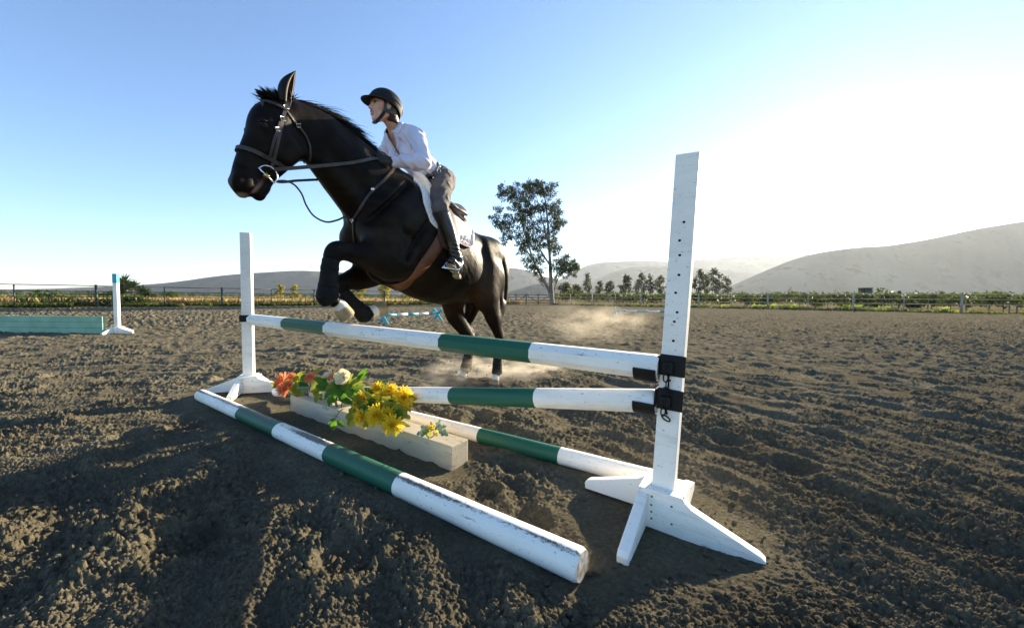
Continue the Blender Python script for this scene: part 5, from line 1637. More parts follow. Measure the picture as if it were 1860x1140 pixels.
# protective boots on the cannons (with hook and loop straps)
def leg_boot(cpts, label, ov=.0):
    P = catmull(np.array(cpts, float), 6)
    mb = MB()
    n = len(P); rings = []; sides = 20
    for i in range(n):
        t = P[min(i + 1, n - 1), :3] - P[max(i - 1, 0), :3]; t /= np.linalg.norm(t)
        b = np.array([0, 1.0, 0]); nn = np.cross(t, b)
        e = .92 if i in (0, n - 1) else 1.0
        rings.append([tuple(P[i, :3] + b * (P[i, 3] * e * math.cos(2 * math.pi * k / sides)) + nn * (P[i, 4] * e * math.sin(2 * math.pi * k / sides))) for k in range(sides)])
    vs = [p for r in rings for p in r]; fs = []
    for i in range(n - 1):
        for k in range(sides):
            k2 = (k + 1) % sides
            fs.append((i * sides + k, i * sides + k2, (i + 1) * sides + k2, (i + 1) * sides + k))
    fs.append(tuple(range(sides))[::-1]); fs.append(tuple((n - 1) * sides + k for k in range(sides)))
    mb.add([Vector(v) for v in vs], fs)
    c = Vector(np.mean(P[:, :3], axis=0))
    o = mb.build('leg_boot', M_rubber, None, True, origin=None)
    o.matrix_world = H_M
    tag(o, label, 'leg boot', 'protective boots on the horse legs')
    for f in (.24, .52, .78):
        st = MB()
        i = int(f * (n - 1))
        t = Vector(P[i + 1, :3] - P[i - 1, :3]).normalized(); b = Vector((0, 1, 0)); nn = t.cross(b)
        pts = []; nr = []
        for k in range(24):
            a = 2 * math.pi * k / 24
            d = b * (P[i, 3] * math.cos(a)) + nn * (P[i, 4] * math.sin(a))
            pts.append(Vector(P[i, :3]) + d * 1.0); nr.append(d)
        st.ribbon(pts, nr, .030, .0022, closed=True)
        st.build('boot_strap', M_rubber, o, True)
    return o
leg_boot([(1.797, .12, 1.175, .048, .056), (1.808, .12, 1.10, .048, .057), (1.816, .12, 1.0, .054, .064), (1.822, .12, .935, .062, .072), (1.80, .12, .90, .056, .060)], 'black boot on the left foreleg, hanging cannon below the raised knee')
leg_boot([(1.565, -.14, .975, .050, .060), (1.50, -.14, .905, .047, .056), (1.42, -.14, .838, .050, .060), (1.37, -.14, .795, .058, .068), (1.325, -.14, .79, .052, .056)], 'black boot on the folded foreleg nearer the far standard')
leg_boot([(-.035, .20, .38, .050, .058), (-.02, .20, .28, .046, .054), (-.013, .20, .18, .050, .060), (-.008, .20, .12, .054, .064)], 'black boot on the hind leg whose white hoof shows in the dust')
leg_boot([(-.04, -.20, .38, .052, .060), (-.015, -.20, .28, .050, .058), (.015, -.20, .18, .054, .066), (.035, -.20, .11, .058, .070)], 'black boot on the hind leg hidden in the dust')

# ---- bridle
bridle = empty('bridle', mat=H_M)
tag(bridle, 'brown leather bridle with steel snaffle bit on the black horse', 'bridle')
def strap(name, pix, w, parent, mat=None, n=16, off=.003, th=.005, mirror=False, pre=None, post=None):
    P, N = strap_pts(pix, n, off)
    if pre: P = pre[0] + P; N = pre[1] + N
    if post: P = P + post[0]; N = N + post[1]
    mb = MB(); mb.ribbon(P, N, w, th); o = mb.build(name, mat or M_leather, parent, False)
    if mirror:
        mb = MB(); mb.ribbon([Vector((p.x, -p.y, p.z)) for p in P], [Vector((q.x, -q.y, q.z)) for q in N], w, th)
        mb.build(name, mat or M_leather, parent, False)
    return o
# crown piece over the poll and cheek pieces
strap('cheek_strap', [(520, 196), (515, 206), (512, 220), (507, 245), (500, 275), (494, 300), (491, 309)], .020, bridle, mirror=True)
strap('noseband_strap', [(508, 222), (503, 238), (495, 262), (488, 286)], .017, bridle, mirror=True, off=.006)
b, _ = surf(519, 199)
P, N = strap_pts([(519, 200), (509, 195), (497, 190), (483, 186), (472, 184)], 20, .005)
jx = P[-1].y
P2 = [Vector((p.x, -p.y, p.z)) for p in reversed(P) if p.y > .012]; N2 = [Vector((n.x, -n.y, n.z)) for p, n in zip(reversed(P), reversed(N)) if p.y > .012]
k_ = [i for i, p in enumerate(P) if p.y > .012]
mb = MB(); mb.ribbon(smooth_pts([P[i] for i in k_] + P2, 2), [N[i] for i in k_] + N2, .022, .007); mb.build('browband', M_leather, bridle)
P, N = loop_around((b.x, 0, b.z), Vector((-.45, 0, 1)), (0, 1, 0), -math.pi / 2, math.pi / 2, 30, .004)
mb = MB(); mb.ribbon(P, N, .03, .006); mb.build('crown_piece', M_leather, bridle)
a, _ = surf(432, 270); b, _ = surf(488, 288)
mid = Vector(((a.x + b.x) / 2, 0, (a.z + b.z) / 2)); ax_ = Vector((a.x - b.x, 0, a.z - b.z)).normalized()
P, N = loop_around(mid, ax_, (0, 1, 0), 0, 2 * math.pi * 47 / 48, 48, .004, r=.17)
mb = MB(); mb.ribbon(P, N, .026, .008, closed=True); mb.build('noseband', M_leather, bridle)
strap('throat_latch', [(519, 200), (530, 215), (541, 228), (554, 243), (561, 258), (565, 275), (563, 292)], .013, bridle, mirror=True)
for (x, y) in ((512, 216), (503, 235), (541, 228), (518.5, 196)):
    mb = MB()
    q, n = surf(x, y, .010)
    t = Vector((.3, 0, .95)); s_ = t.cross(n).normalized(); t = n.cross(s_)
    ring = [q + s_ * (.013 * sx) + t * (.010 * sy) for sx, sy in ((-1, -1), (1, -1), (1, 1), (-1, 1), (-1, -1))]
    mb.tube(ring, .0022, 6); mb.build('buckle', M_steel, bridle, True)
# bit: D shaped ring with mouthpiece
qa, na = surf(469, 305, .012); qb, nb = surf(491.5, 333, .012)
ctr = (qa + qb) / 2
pl_n = Vector((.10, 1, .0)).normalized()
ax1 = (qb - qa); ax1 = (ax1 - pl_n * ax1.dot(pl_n)); hl = ax1.length / 2; ax1.normalize()
ax2 = ax1.cross(pl_n); 
if ax2.x > 0: ax2 = -ax2
ctr = (qa + qb) / 2 + pl_n * .008
pts = [ctr - ax1 * hl, ctr + ax1 * hl]
arc = [ctr + ax1 * (hl * math.cos(a)) + ax2 * (hl * 1.22 * math.sin(a) ** .8) for a in np.linspace(0.02, math.pi - .02, 22)]
mb = MB(); mb.tube(pts, .0052, 8); mb.tube([pts[1]] + arc + [pts[0]], .0046, 8)
mb.build('bit_ring', M_steel, bridle, True)
mb = MB()
mb.tube([ctr + ax1 * (-.012), ctr + ax1 * .012], .0125, 10)
inn = Vector((ctr.x + .012, 0, ctr.z))
mb.tube([ctr + pl_n * .004, ctr + (inn - ctr) * .35, inn], [.012, .012, .008], 10)
mb.build('bit_mouthpiece', [M_brass], bridle, True)
BIT_REAR = ctr + ax2 * hl * 1.2

# reins from the bit to the gloved hands and a slack loop below the jaw
HAND = Vector((1.36, .085, 1.955))
HAND_R = Vector((1.37, -.10, 1.96))
def rein(name, pts, w, parent, m=12):
    P = [Vector(p) for p in catmull(np.array([tuple(p) for p in pts]), m)]
    N = []
    for i in range(len(P)):
        t = (P[min(i + 1, len(P) - 1)] - P[max(i - 1, 0)]).normalized()
        s = Vector((0, 1, 0)); s = (s - t * s.dot(t)).normalized(); N.append(s)
    mb = MB(); mb.ribbon(P, N, w, .005); return mb.build(name, M_leather, parent)
def push(p, off=.012):
    """keep a free point outside the coat"""
    q, n, i, d = h_bvh.find_nearest(Vector(p))
    if (Vector(p) - q).dot(n) < off: return q + n * off
    return Vector(p)
r0 = BIT_REAR; r1 = HAND + Vector((.03, .015, .0))
rp = [r0 + (r1 - r0) * f + Vector((0, .045 * math.sin(f * math.pi), -.012 * math.sin(f * math.pi))) for f in np.linspace(0, 1, 9)]
rp = [rp[0]] + [push(p, .010) for p in rp[1:-1]] + [rp[-1]]
rein('rein', rp, .022, bridle, 4)
rp = [Vector((BIT_REAR.x, -BIT_REAR.y, BIT_REAR.z)), Vector((2.034, -.055, 1.641)), Vector((1.90, -.09, 1.69)), Vector((1.78, -.10, 1.730)), Vector((1.70, -.11, 1.757)), Vector((1.56, -.15, 1.84)), HAND_R + Vector((.03, -.015, 0))]
rein('rein', rp, .016, bridle, 5)

# ---- running martingale / breastplate: neck strap, chest strap to the girth and slack fork
mart = empty('breastplate', mat=H_M)
tag(mart, 'slim brown breastplate straps around the neck and chest of the horse', 'breastplate')
strap('neck_strap', [(716, 306), (706, 318), (690, 335), (676, 347), (661, 366), (650, 386), (641, 400)], .018, mart, n=24, off=.004)
strap('chest_strap', [(641, 398), (642, 410), (643, 425), (643, 437)], .016, mart, n=9, off=.004)
cs, _n = surf(641, 400, .012)
lo_ = [surf(643, 437, .006)[0], Vector((1.50, 0, 1.235)), Vector((1.42, .0, 1.09)), Vector((1.33, .0, 1.04)), Vector((1.24, 0, 1.02)), Vector((1.16, 0, 1.02))]
lo_ = [lo_[0]] + [push(p, .012) for p in lo_[1:]]
rein('lower_strap', lo_, .014, mart, 6)
fork = []
for (x, y, yy) in ((505, 329, .06), (520, 329, .06), (535, 336, .05), (548, 352, .045), (556, 372, .04), (570, 392, .04), (592, 403, .04), (612, 400, .05), (630, 393, .06)):
    v = (H_MI.to_3x3() @ ray(x, y)); t = (yy - CAM_L.y) / v.y
    fork.append(CAM_L + v * t)
fork = [p for p in fork] + [cs]
mb = MB(); mb.tube([Vector(p) for p in catmull(np.array([tuple(p) for p in fork]), 5)], .0065, 7, flat=.55)
mb.build('slack_fork', M_leather, mart, True)
for (x, y) in ((676, 344), (641, 400)):
    q, n = surf(x, y, .010); mb = MB()
    mb.tube([q - n * .006, q + n * .004], .013, 14); mb.build('stud', M_steel, mart, True)
# ---- saddle pad
def grid_on_horse(xr, side, rows, cols, fn):
    pass
def pad_mesh():
    """white quilted pad draped over the back: stations along x, drop on both sides"""
    nx, ns = 84, 150
    x0, x1 = 1.075, .40
    vs = []; 
    for i in range(nx + 1):
        f = i / nx
        for j in range(ns + 1):
            g = -1 + 2 * j / ns          # -1 right hem .. 1 left hem
            s = abs(g)
            # front edge leans back as it goes down, rear edge leans forward slightly
            xf = 1.01 + .115 * math.sin(min(1, s * 1.6) * math.pi / 2) - .02 * s
            xb = .34 + .17 * s * s
            x = xf + (xb - xf) * f
            drop = .66 + .06 * math.sin(f * math.pi) - .03 * f ** 2
            # corner rounding
            e = min(f, 1 - f)
            drop *= 1 - .30 * max(0, 1 - e / .16) ** 2.2
            # walk down the flank: angle around the barrel axis
            zc = 1.42 + (x - .7) * .33
            L = drop * s
            th = L / .42
            ang = min(th, 2.1)
            d = Vector((-.31 * math.cos(ang), math.sin(ang) * (1 if g >= 0 else -1), math.cos(ang) * .95))
            c = Vector((x + .31 * .38 * math.cos(ang), 0, zc))
            hit, n, _, _ = h_bvh.ray_cast(c + d * .9, -d)
            if hit is None: hit, n = c + d * .4, d
            q = .011
            # quilting: pillows between diamond seams
            a = (L * 26 + f * 18); b2 = (L * 26 - f * 18)
            seam = min(abs((a % 1) - .5), abs((b2 % 1) - .5))
            vs.append(hit + n * (q + .0028 * min(1, seam * 5)))
    fs = []
    W = ns + 1
    for i in range(nx):
        for j in range(ns):
            a = i * W + j; fs.append((a, a + 1, a + W + 1, a + W))
    return vs, fs, nx, ns
pv, pf, pnx, pns = pad_mesh()
pad = empty('saddle_pad', mat=H_M)
tag(pad, 'white quilted saddle pad under the saddle, embroidered at its rear corner', 'saddle pad')
cloth = mesh_obj('pad_cloth', pv, pf, M_pad, pad, True)
sm = cloth.modifiers.new('thick', 'SOLIDIFY'); sm.thickness = .010; sm.offset = -1
# bound edge
mb = MB()
W = pns + 1
edge = [pv[i * W + pns] for i in range(pnx + 1)]
rim = [pv[j] for j in range(0, pns + 1)] + [pv[i * W + pns] for i in range(1, pnx + 1)] + [pv[pnx * W + j] for j in range(pns - 1, -1, -1)] + [pv[i * W] for i in range(pnx - 1, 0, -1)]
mb.tube(rim + [rim[0]], .0065, 6)
M_piping = new_mat('pad_piping', (.80, .79, .77), .8)
mb.build('piping', M_piping, pad, True)
pad_bvh = BVHTree.FromPolygons([Vector(v) for v in pv], pf)
def on_pad(px, py, off=.004):
    v = (H_MI.to_3x3() @ ray(px, py)).normalized()
    hit, n, i, d = pad_bvh.ray_cast(CAM_L, v)
    if hit is None: return None, None
    if n.dot(v) > 0: n = -n
    return hit + n * off, n

M_navy = new_mat('navy_thread', (.03, .045, .16), .7)
M_redthread = new_mat('red_thread', (.42, .02, .03), .7)
M_greythread = new_mat('grey_thread', (.10, .10, .13), .7)
def stitch(lines, w, mat, name):
    mb = MB()
    for ln in lines:
        P = []; N = []
        for a, b_ in catmull(np.array(ln, float), 4):
            q, n = on_pad(a, b_, .0045)
            if q is not None: P.append(q); N.append(n)
        if len(P) > 2: mb.ribbon(P, N, w, .0018)
    if mb.v: mb.build(name, mat, pad)
stitch([[(842.5, 437), (845.5, 428), (850.5, 440)], [(844, 434.5), (848.5, 436.5)]], .0085, M_navy, 'emblem')
stitch([[(837.5, 427), (838.5, 434)], [(840, 428), (840.5, 435)], [(851.5, 433), (853, 441)], [(855, 436), (856, 443)]], .007, M_greythread, 'emblem')
stitch([[(838.5, 438), (847, 442.5), (855.5, 447.5)], [(839, 442), (847, 446.5), (853, 450)]], .0075, M_redthread, 'emblem')

# ---- saddle (seat, flaps, fleece) and girth
saddle = empty('saddle', mat=H_M)
tag(saddle, 'brown leather jumping saddle with cream fleece showing at pommel and cantle', 'saddle')
def back_pt(x, y, off):
    """point above the back at lateral offset y"""
    hit, n, _, _ = h_bvh.ray_cast(Vector((x, y, 2.6)), Vector((0, 0, -1)))
    return hit + Vector((0, 0, 1)) * off, n
sx = np.linspace(.92, .47, 16)
vs = []; ny = 14
for i, x in enumerate(sx):
    f = i / 15
    wid = .07 + .12 * math.sin(math.pi * min(1, f * .62 + .05)) ** 1.3
    hgt = .085 - .075 * math.sin(f * math.pi * .92) ** 1.2 + .062 * f ** 3.0
    for j in range(ny + 1):
        g = -1 + 2 * j / ny
        zb, n = back_pt(x, wid * g * .9, 0)
        zt = back_pt(x, 0, 0)[0].z
        z = max(zb.z + .02, (zt + hgt) - (abs(g) ** 2.4) * (.06 + .05 * f))
        vs.append(Vector((x, wid * g, z)))
fs = []
W = ny + 1
for i in range(15):
    for j in range(ny):
        a = i * W + j; fs.append((a, a + W, a + W + 1, a + 1))
seat = mesh_obj('seat', vs, fs, M_darkleather, saddle, True)
so = seat.modifiers.new('thick', 'SOLIDIFY'); so.thickness = .03; so.offset = -1
pf_ = Field((.36, -.32, 1.5), (1.02, .32, 2.0), .008)
for s in (1, -1):
    cp = [tuple(back_pt(x, s * yy, .032)[0]) + (rr, .034) for x, yy, rr in ((.93, .085, .045), (.84, .10, .06), (.74, .115, .075), (.64, .12, .08), (.55, .115, .07), (.47, .10, .05))]
    pf_.chain(cp, k=.03)
    cp = [tuple(back_pt(x, s * .05, .045)[0]) + (.05, .03) for x in (.54, .47)]
    pf_.chain(cp, k=.03)
V_, Q_ = pf_.mesh(2); del pf_
np_mesh_obj('panel', V_, Q_, M_darkleather, saddle, True)
# flaps on both sides
for s in (1, -1):
    vs = []; nf, ng = 14, 16
    for j in range(ng + 1):
        g = j / ng
        z_ = 1.80 - .50 * g
        xa = .915 + .060 * math.sin(g * math.pi * .55) ** 1.0 + .03 * g
        xb = .72 + .05 * g + .10 * max(0, g - .8)
        if g > .86:
            sh_ = (g - .86) / .14 * .05; xa -= sh_; xb += sh_
        for i in range(nf + 1):
            x = xa + (xb - xa) * i / nf
            zz = z_ + (x - .8) * .25
            hit, n, _, _ = h_bvh.ray_cast(Vector((x, s * .9, zz)), Vector((0, -s, 0)))
            if hit is None: hit, n = Vector((x, s * .1, zz)), Vector((0, s, 0))
            hit = hit + n * (.026 + .006 * math.sin(math.pi * i / nf))
            vs.append(hit)
    fs = []
    W = nf + 1
    for j in range(ng):
        for i in range(nf):
            a = j * W + i; fs.append((a, a + 1, a + W + 1, a + W))
    fl_ = mesh_obj('flap', vs, fs, M_flap, saddle, True)
    so = fl_.modifiers.new('thick', 'SOLIDIFY'); so.thickness = .007; so.offset = 0
    # knee roll in the flap front edge
    mb = MB()
    mb.tube([vs[j * W + 1] + Vector((0, s * .010, 0)) for j in range(1, 12)], [.010, .016, .019, .020, .020, .020, .020, .019, .017, .014, .010], 8)
    mb.build('knee_roll', M_darkleather, saddle, True)
def fleece_lump(path, rads, name='fleece'):
    mb = MB(); mb.tube(path, rads, 14)
    vs = [v + Vector((rng.normal(), rng.normal(), rng.normal())) * .0022 for v in mb.v]
    o = mesh_obj(name, vs, mb.f, M_fleece, saddle, True)
    return o
P = [back_pt(.975, y, .045)[0] for y in (-.10, -.05, 0, .05, .10)]
for s in (1, -1):
    pp = catmull(np.array([tuple(back_pt(.99, s * .035, .030)[0]), tuple(back_pt(.98, s * .08, .028)[0]), (.955, s * .125, 1.795), (.935, s * .17, 1.725), (.93, s * .20, 1.66)]), 5)
    fleece_lump([push(p, .022) for p in pp], list(np.interp(np.linspace(0, 1, len(pp)), [0, .25, .6, 1], [.035, .046, .036, .018])))
pp = [back_pt(.44, y, .035)[0] for y in np.linspace(-.14, .14, 13)]
fleece_lump(pp, [.02, .028, .034, .036, .036, .036, .036, .036, .036, .036, .034, .028, .02])

girth = empty('girth', mat=H_M)
tag(girth, 'brown leather girth band passing under the belly of the horse', 'girth')
P, N = strap_pts([(810, 408), (806, 422), (797, 440), (783, 462), (766, 483), (748, 503), (731, 517)], 26, .008)
Pr = [Vector((p.x, -p.y, p.z)) for p in reversed(P)]; Nr = [Vector((n.x, -n.y, n.z)) for n in reversed(N)]
pm = (P[-1] + Pr[0]) / 2
hit, nn, _, _ = h_bvh.ray_cast(Vector((pm.x, 0, .3)), Vector((0, 0, 1)))
Pm = [P[-1] + (hit + nn * .008 - P[-1]) * .5, hit + nn * .008, Pr[0] + (hit + nn * .008 - Pr[0]) * .5]
Pm = [push(p, .008) for p in Pm]
PP = P[4:] + Pm + Pr[:-4]; NN = N[4:] + [(N[-1] + nn) / 2, nn, (Nr[0] + nn) / 2] + Nr[:-4]
NN = smooth_pts(NN, 3)
mb = MB(); mb.ribbon(smooth_pts(PP, 3), NN, .105, .012); mb.build('band', M_tan, girth, True)
M_olive = vary(new_mat('girth_end', (.07, .06, .04), .6), (.05, .042, .028), (.10, .085, .055), 20)
for QP, QN in ((P[:8], N[:8]), (Pr[-8:], Nr[-8:])):
    mb = MB(); mb.ribbon([p + n * .006 for p, n in zip(QP, QN)], QN, .095, .010); mb.build('girth_end', M_olive, girth, True)
# ================================================================== RIDER
M_skin = vary(new_mat('skin', (.60, .34, .24), .5, 0, .4), (.54, .29, .20), (.64, .37, .27), 25)
M_skin.node_tree.nodes['Principled BSDF'].inputs['Subsurface Weight'].default_value = .12
M_skin.node_tree.nodes['Principled BSDF'].inputs['Subsurface Radius'].default_value = (.02, .008, .004)
M_shirt = vary(new_mat('cotton_shirt', (.63, .62, .74), .8, 0, .2), (.60, .585, .71), (.67, .655, .76), 6, bump=.35, bscale=26, bdist=.006)
M_breech = vary(new_mat('grey_breeches', (.10, .09, .088), .8, 0, .2), (.075, .068, .066), (.115, .105, .102), 10, bump=.25, bscale=30, bdist=.004)
M_boot = vary(new_mat('black_boot_leather', (.008, .008, .008), .28, 0, .5), (.006, .006, .006), (.014, .013, .012), 12, bump=.25, bscale=22, bdist=.006)
M_sole = vary(new_mat('boot_sole', (.22, .20, .14), .85), (.12, .11, .08), (.30, .27, .19), 40)
M_glove = vary(new_mat('black_glove', (.016, .015, .014), .7), (.010, .010, .009), (.025, .023, .02), 30, bump=.3, bscale=80, bdist=.003)
M_helm = vary(new_mat('helmet_velvet', (.010, .010, .010), .65, 0, .25), (.007, .007, .007), (.013, .013, .012), 30)
M_hairb = vary(new_mat('brown_hair', (.03, .014, .007), .5), (.012, .006, .004), (.06, .026, .011), 60, stretch=(1, 1, 5))
M_belt = new_mat('belt_leather', (.009, .008, .008), .35)
M_lip = new_mat('lips', (.40, .15, .12), .45)
M_white = new_mat('eye_white', (.6, .58, .55), .3)
M_teeth = new_mat('teeth', (.6, .57, .5), .3)
M_brow = new_mat('eyebrow', (.018, .011, .008), .8)

HP = math.radians(-3); HYAW = math.radians(-12)
HEADM = Matrix.Translation((1.281, 0, 2.388)) @ Matrix.Rotation(HYAW, 4, 'Z') @ Matrix.Rotation(HP, 4, 'Y') @ Matrix.Diagonal((.96, .96, .98, 1))
def hd(x, y, z): return HEADM @ Vector((x, y, z))
HB = tuple((HEADM.to_3x3() @ Vector((0, 1, 0))).normalized())
def hc(F, pts, **kw):
    F.chain([tuple(hd(p[0], p[1], p[2])) + tuple(p[3:]) for p in pts], b=HB, **kw)

TORSO = [(.74, 0, 1.985, .155, .125), (.84, 0, 2.035, .128, .100), (.95, 0, 2.105, .138, .106), (1.055, 0, 2.175, .155, .105), (1.125, 0, 2.235, .125, .07)]
SHO = [(1.085, -.165, 2.225, .05), (1.12, -.08, 2.25, .058), (1.13, 0, 2.255, .06), (1.12, .08, 2.25, .058), (1.085, .165, 2.225, .05)]
ARM_L = [(1.105, .165, 2.215, .056), (1.115, .225, 2.12, .053), (1.125, .285, 1.99, .047)]
FORE_L = [(1.125, .285, 1.99, .047), (1.22, .22, 1.970, .045), (1.315, .135, 1.952, .031)]
ARM_R = [(1.09, -.165, 2.225, .056), (1.10, -.235, 2.12, .053), (1.11, -.29, 2.01, .047)]
FORE_R = [(1.11, -.29, 2.01, .047), (1.21, -.22, 1.98, .045), (1.31, -.14, 1.955, .031)]
def thigh(s): return [(.74, s * .085, 1.985, .115, .12), (.80, s * .15, 1.90, .098, .105), (.895, s * .235, 1.78, .082, .09), (.965, s * .295, 1.66, .064, .068)]
def calf(s): return [(.965, s * .297, 1.66, .064, .066), (.935, s * .318, 1.56, .056, .062), (.895, s * .342, 1.44, .051, .055), (.838, s * .355, 1.275, .041, .044)]
def foot(s): return [(.79, s * .345, 1.160, .033, .036), (.850, s * .370, 1.185, .036, .038), (.925, s * .408, 1.205, .043, .031), (.99, s * .442, 1.225, .037, .023)]

rf = Field((.45, -.5, 1.0), (1.52, .5, 2.56), .0062)
def sub(P, d): return [tuple(p[:3]) + tuple(r - d for r in p[3:]) for p in P]
rf.chain(sub(TORSO, .010), k=.03)
rf.chain(sub(SHO, .008), k=.03)
for A in (ARM_L, FORE_L, ARM_R, FORE_R): rf.chain(sub(A, .010), k=.02)
for s in (1, -1):
    rf.chain(sub(thigh(s), .010), k=.03); rf.chain(sub(calf(s), .010), k=.02); rf.chain(sub(foot(s), .009), k=.02)
    F_ = FORE_L if s == 1 else FORE_R
    rf.chain([F_[-1][:3] + (.021, .017), (1.345, s * .113, 1.955, .012, .014)], k=.01)
    rf.chain([(1.06, s * .07, 2.11, .05), (1.10, s * .075, 2.10, .04)], k=.04)      # bust
# neck and head
rf.chain([(1.135, 0, 2.25, .058, .058), (1.19, 0, 2.305, .050, .053), (1.245, 0, 2.36, .050, .056)], k=.03)
rf.chain([(1.16, .05, 2.265, .02), (1.20, .022, 2.235, .014)], k=.02)
hc(rf, [(-.035, 0, .035, .074, .09), (.012, 0, .045, .073, .082)], k=.02)
hc(rf, [(.03, 0, .03, .066, .058), (.035, 0, -.02, .062, .056), (.042, 0, -.062, .052, .046), (.058, 0, -.096, .030, .026)], k=.03)
hc(rf, [(-.005, .052, -.045, .014, .02), (.045, .034, -.088, .012, .014)], k=.025)
hc(rf, [(-.005, -.052, -.045, .014, .02), (.045, -.034, -.088, .012, .014)], k=.025)
hc(rf, [(.070, 0, -.100, .016, .014)], k=.02)                                             # chin
hc(rf, [(.088, 0, .018, .009, .010), (.100, 0, -.005, .009, .010), (.113, 0, -.028, .011, .011)], k=.012)   # nose
for s in (1, -1):
    hc(rf, [(.098, s * .013, -.032, .008, .008)], k=.008)                                  # nostril wing
    hc(rf, [(.083, s * .036, .012, .017, .013)], k=.010, sub=True)                         # socket
    hc(rf, [(.084, s * .016, .032, .008, .007), (.080, s * .045, .034, .008, .007)], k=.012)
    hc(rf, [(.066, s * .048, -.020, .017, .017)], k=.022)                                  # cheek
    hc(rf, [(-.012, s * .073, -.012, .008, .016), (-.02, s * .076, .012, .008, .020)], k=.008)   # ear
hc(rf, [(.098, 0, -.054, .010, .006), (.088, .020, -.057, .008, .005)], k=.008)
hc(rf, [(.098, 0, -.054, .010, .006), (.088, -.020, -.057, .008, .005)], k=.008)
hc(rf, [(.094, 0, -.073, .010, .007), (.084, .017, -.070, .008, .005)], k=.008)
hc(rf, [(.094, 0, -.073, .010, .007), (.084, -.017, -.070, .008, .005)], k=.008)
hc(rf, [(.096, .014, -.0635, .010, .0045), (.100, 0, -.0635, .010, .0045), (.096, -.014, -.0635, .010, .0045)], k=.004, sub=True)
rV, rQ = rf.mesh(1); del rf
rider = empty('person', mat=H_M)
tag(rider, 'rider in black helmet, pale shirt, grey breeches and tall black boots leaning over the horse', 'person')
rb_ = np_mesh_obj('body', rV, rQ, [M_skin, M_lip], rider, True)
fc = rV[rQ].mean(1)
Hi = np.array(HEADM.inverted())
fl_ = fc @ Hi[:3, :3].T + Hi[:3, 3]
lips = (fl_[:, 0] > .080) & (np.abs(fl_[:, 1]) < .024 - .0 * fl_[:, 0]) & (fl_[:, 2] > -.081) & (fl_[:, 2] < -.047) 
rb_.data.polygons.foreach_set('material_index', lips.astype(np.int32))
for s in (1, -1):
    mb = MB()
    c = hd(.0755, s * .034, .010)
    e = bmesh.new(); bmesh.ops.create_uvsphere(e, u_segments=14, v_segments=10, radius=.0125)
    me = bpy.data.meshes.new('eye'); e.to_mesh(me); e.free()
    me.materials.append(M_white); me.materials.append(M_eye)
    o = bpy.data.objects.new('eye', me); link(o, rider); o.location = c
    g = (HEADM.to_3x3() @ Vector((.95, s * .12 + .05, .12))).normalized()
    for p in me.polygons:
        p.use_smooth = True
        p.material_index = 1 if p.center.normalized().dot(g) > .80 else 0
    mb = MB()
    mb.tube([hd(.0885, s * .016, .0305), hd(.0885, s * .032, .037), hd(.080, s * .050, .034)], [.0022, .0032, .0016], 6)
    mb.build('eyebrow', M_brow, rider, True)
    mb = MB()
    mb.tube([hd(.084, s * .019, .011), hd(.0885, s * .028, .0175), hd(.087, s * .039, .0180), hd(.080, s * .050, .0115)], [.0018, .0026, .0028, .0018], 6)
    mb.tube([hd(.083, s * .021, .007), hd(.086, s * .034, .0025), hd(.080, s * .048, .009)], [.0012, .0015, .0012], 6)
    mb.build('eyelashes', M_brow, rider, True)
mb = MB(); mb.box(hd(.0905, 0, -.0610), (.004, .013, .003), (HEADM.to_3x3() @ Vector((1, 0, 0)), HEADM.to_3x3() @ Vector((0, 1, 0)), HEADM.to_3x3() @ Vector((0, 0, 1))))
mb.build('teeth', M_teeth, rider)

# shirt
sf = Field((.72, -.42, 1.85), (1.42, .42, 2.40), .0062)
sf.chain(TORSO[1:], k=.03, m=10)
sf.chain([(.79, 0, 2.01, .133, .105), (.86, 0, 2.05, .134, .106)], k=.03)
sf.chain(SHO, k=.03)
for A in (ARM_L, FORE_L, ARM_R, FORE_R): sf.chain(A, k=.022)
for s in (1, -1):
    sf.chain([(1.06, s * .07, 2.115, .056), (1.10, s * .075, 2.105, .046)], k=.04)
    sf.chain([((1.125, .285, 1.98, .047) if s == 1 else (1.11, -.29, 2.0, .047)), ((1.155, .262, 1.968, .05) if s == 1 else (1.14, -.27, 1.985, .05))], k=.02)
    e = (1.288, .153, 1.956) if s == 1 else (1.285, -.157, 1.96)
    g = (1.315, .135, 1.952) if s == 1 else (1.31, -.14, 1.955)
    sf.chain([e + (.036,), g + (.037,)], k=.008, cap=True)
    g2 = np.array(g) + (np.array(g) - np.array(e)) * 1.5
    sf.chain([tuple(np.array(g) + (np.array(g) - np.array(e)) * .25) + (.031,), tuple(g2) + (.031,)], k=.004, sub=True)
sf.chain([(1.125, 0, 2.245, .068, .066), (1.172, 0, 2.292, .060, .062)], k=.02, cap=True)          # neck band
sV, sQ = sf.mesh(1); del sf
# cloth folds
def vnorm(V, Q):
    a = V[Q[:, 2]] - V[Q[:, 0]]; b = V[Q[:, 3]] - V[Q[:, 1]]
    fn = np.cross(a, b); N = np.zeros_like(V)
    for c in range(4):
        for k in range(3): N[:, k] += np.bincount(Q[:, c], fn[:, k], len(V))
    return N / np.maximum(np.linalg.norm(N, axis=1), 1e-9)[:, None]
N_ = vnorm(sV, sQ)
u = sV[:, 0] * 18 + sV[:, 2] * 10 + sV[:, 1] * 6; v = sV[:, 2] * 22 - sV[:, 0] * 14 + sV[:, 1] * 25
w = noise2(u * .35, v * .4, 11) * .014 + noise2(u * .8, v * 1.0, 12) * .005
ridge = (1 - np.abs(noise2(sV[:, 0] * 6 - sV[:, 2] * 10, sV[:, 1] * 13 + sV[:, 2] * 7, 15)) * 2.0).clip(0, 1) ** 4
w = w + ridge * .009
sV2 = sV + N_ * w[:, None]
fc = sV2[sQ].mean(1)
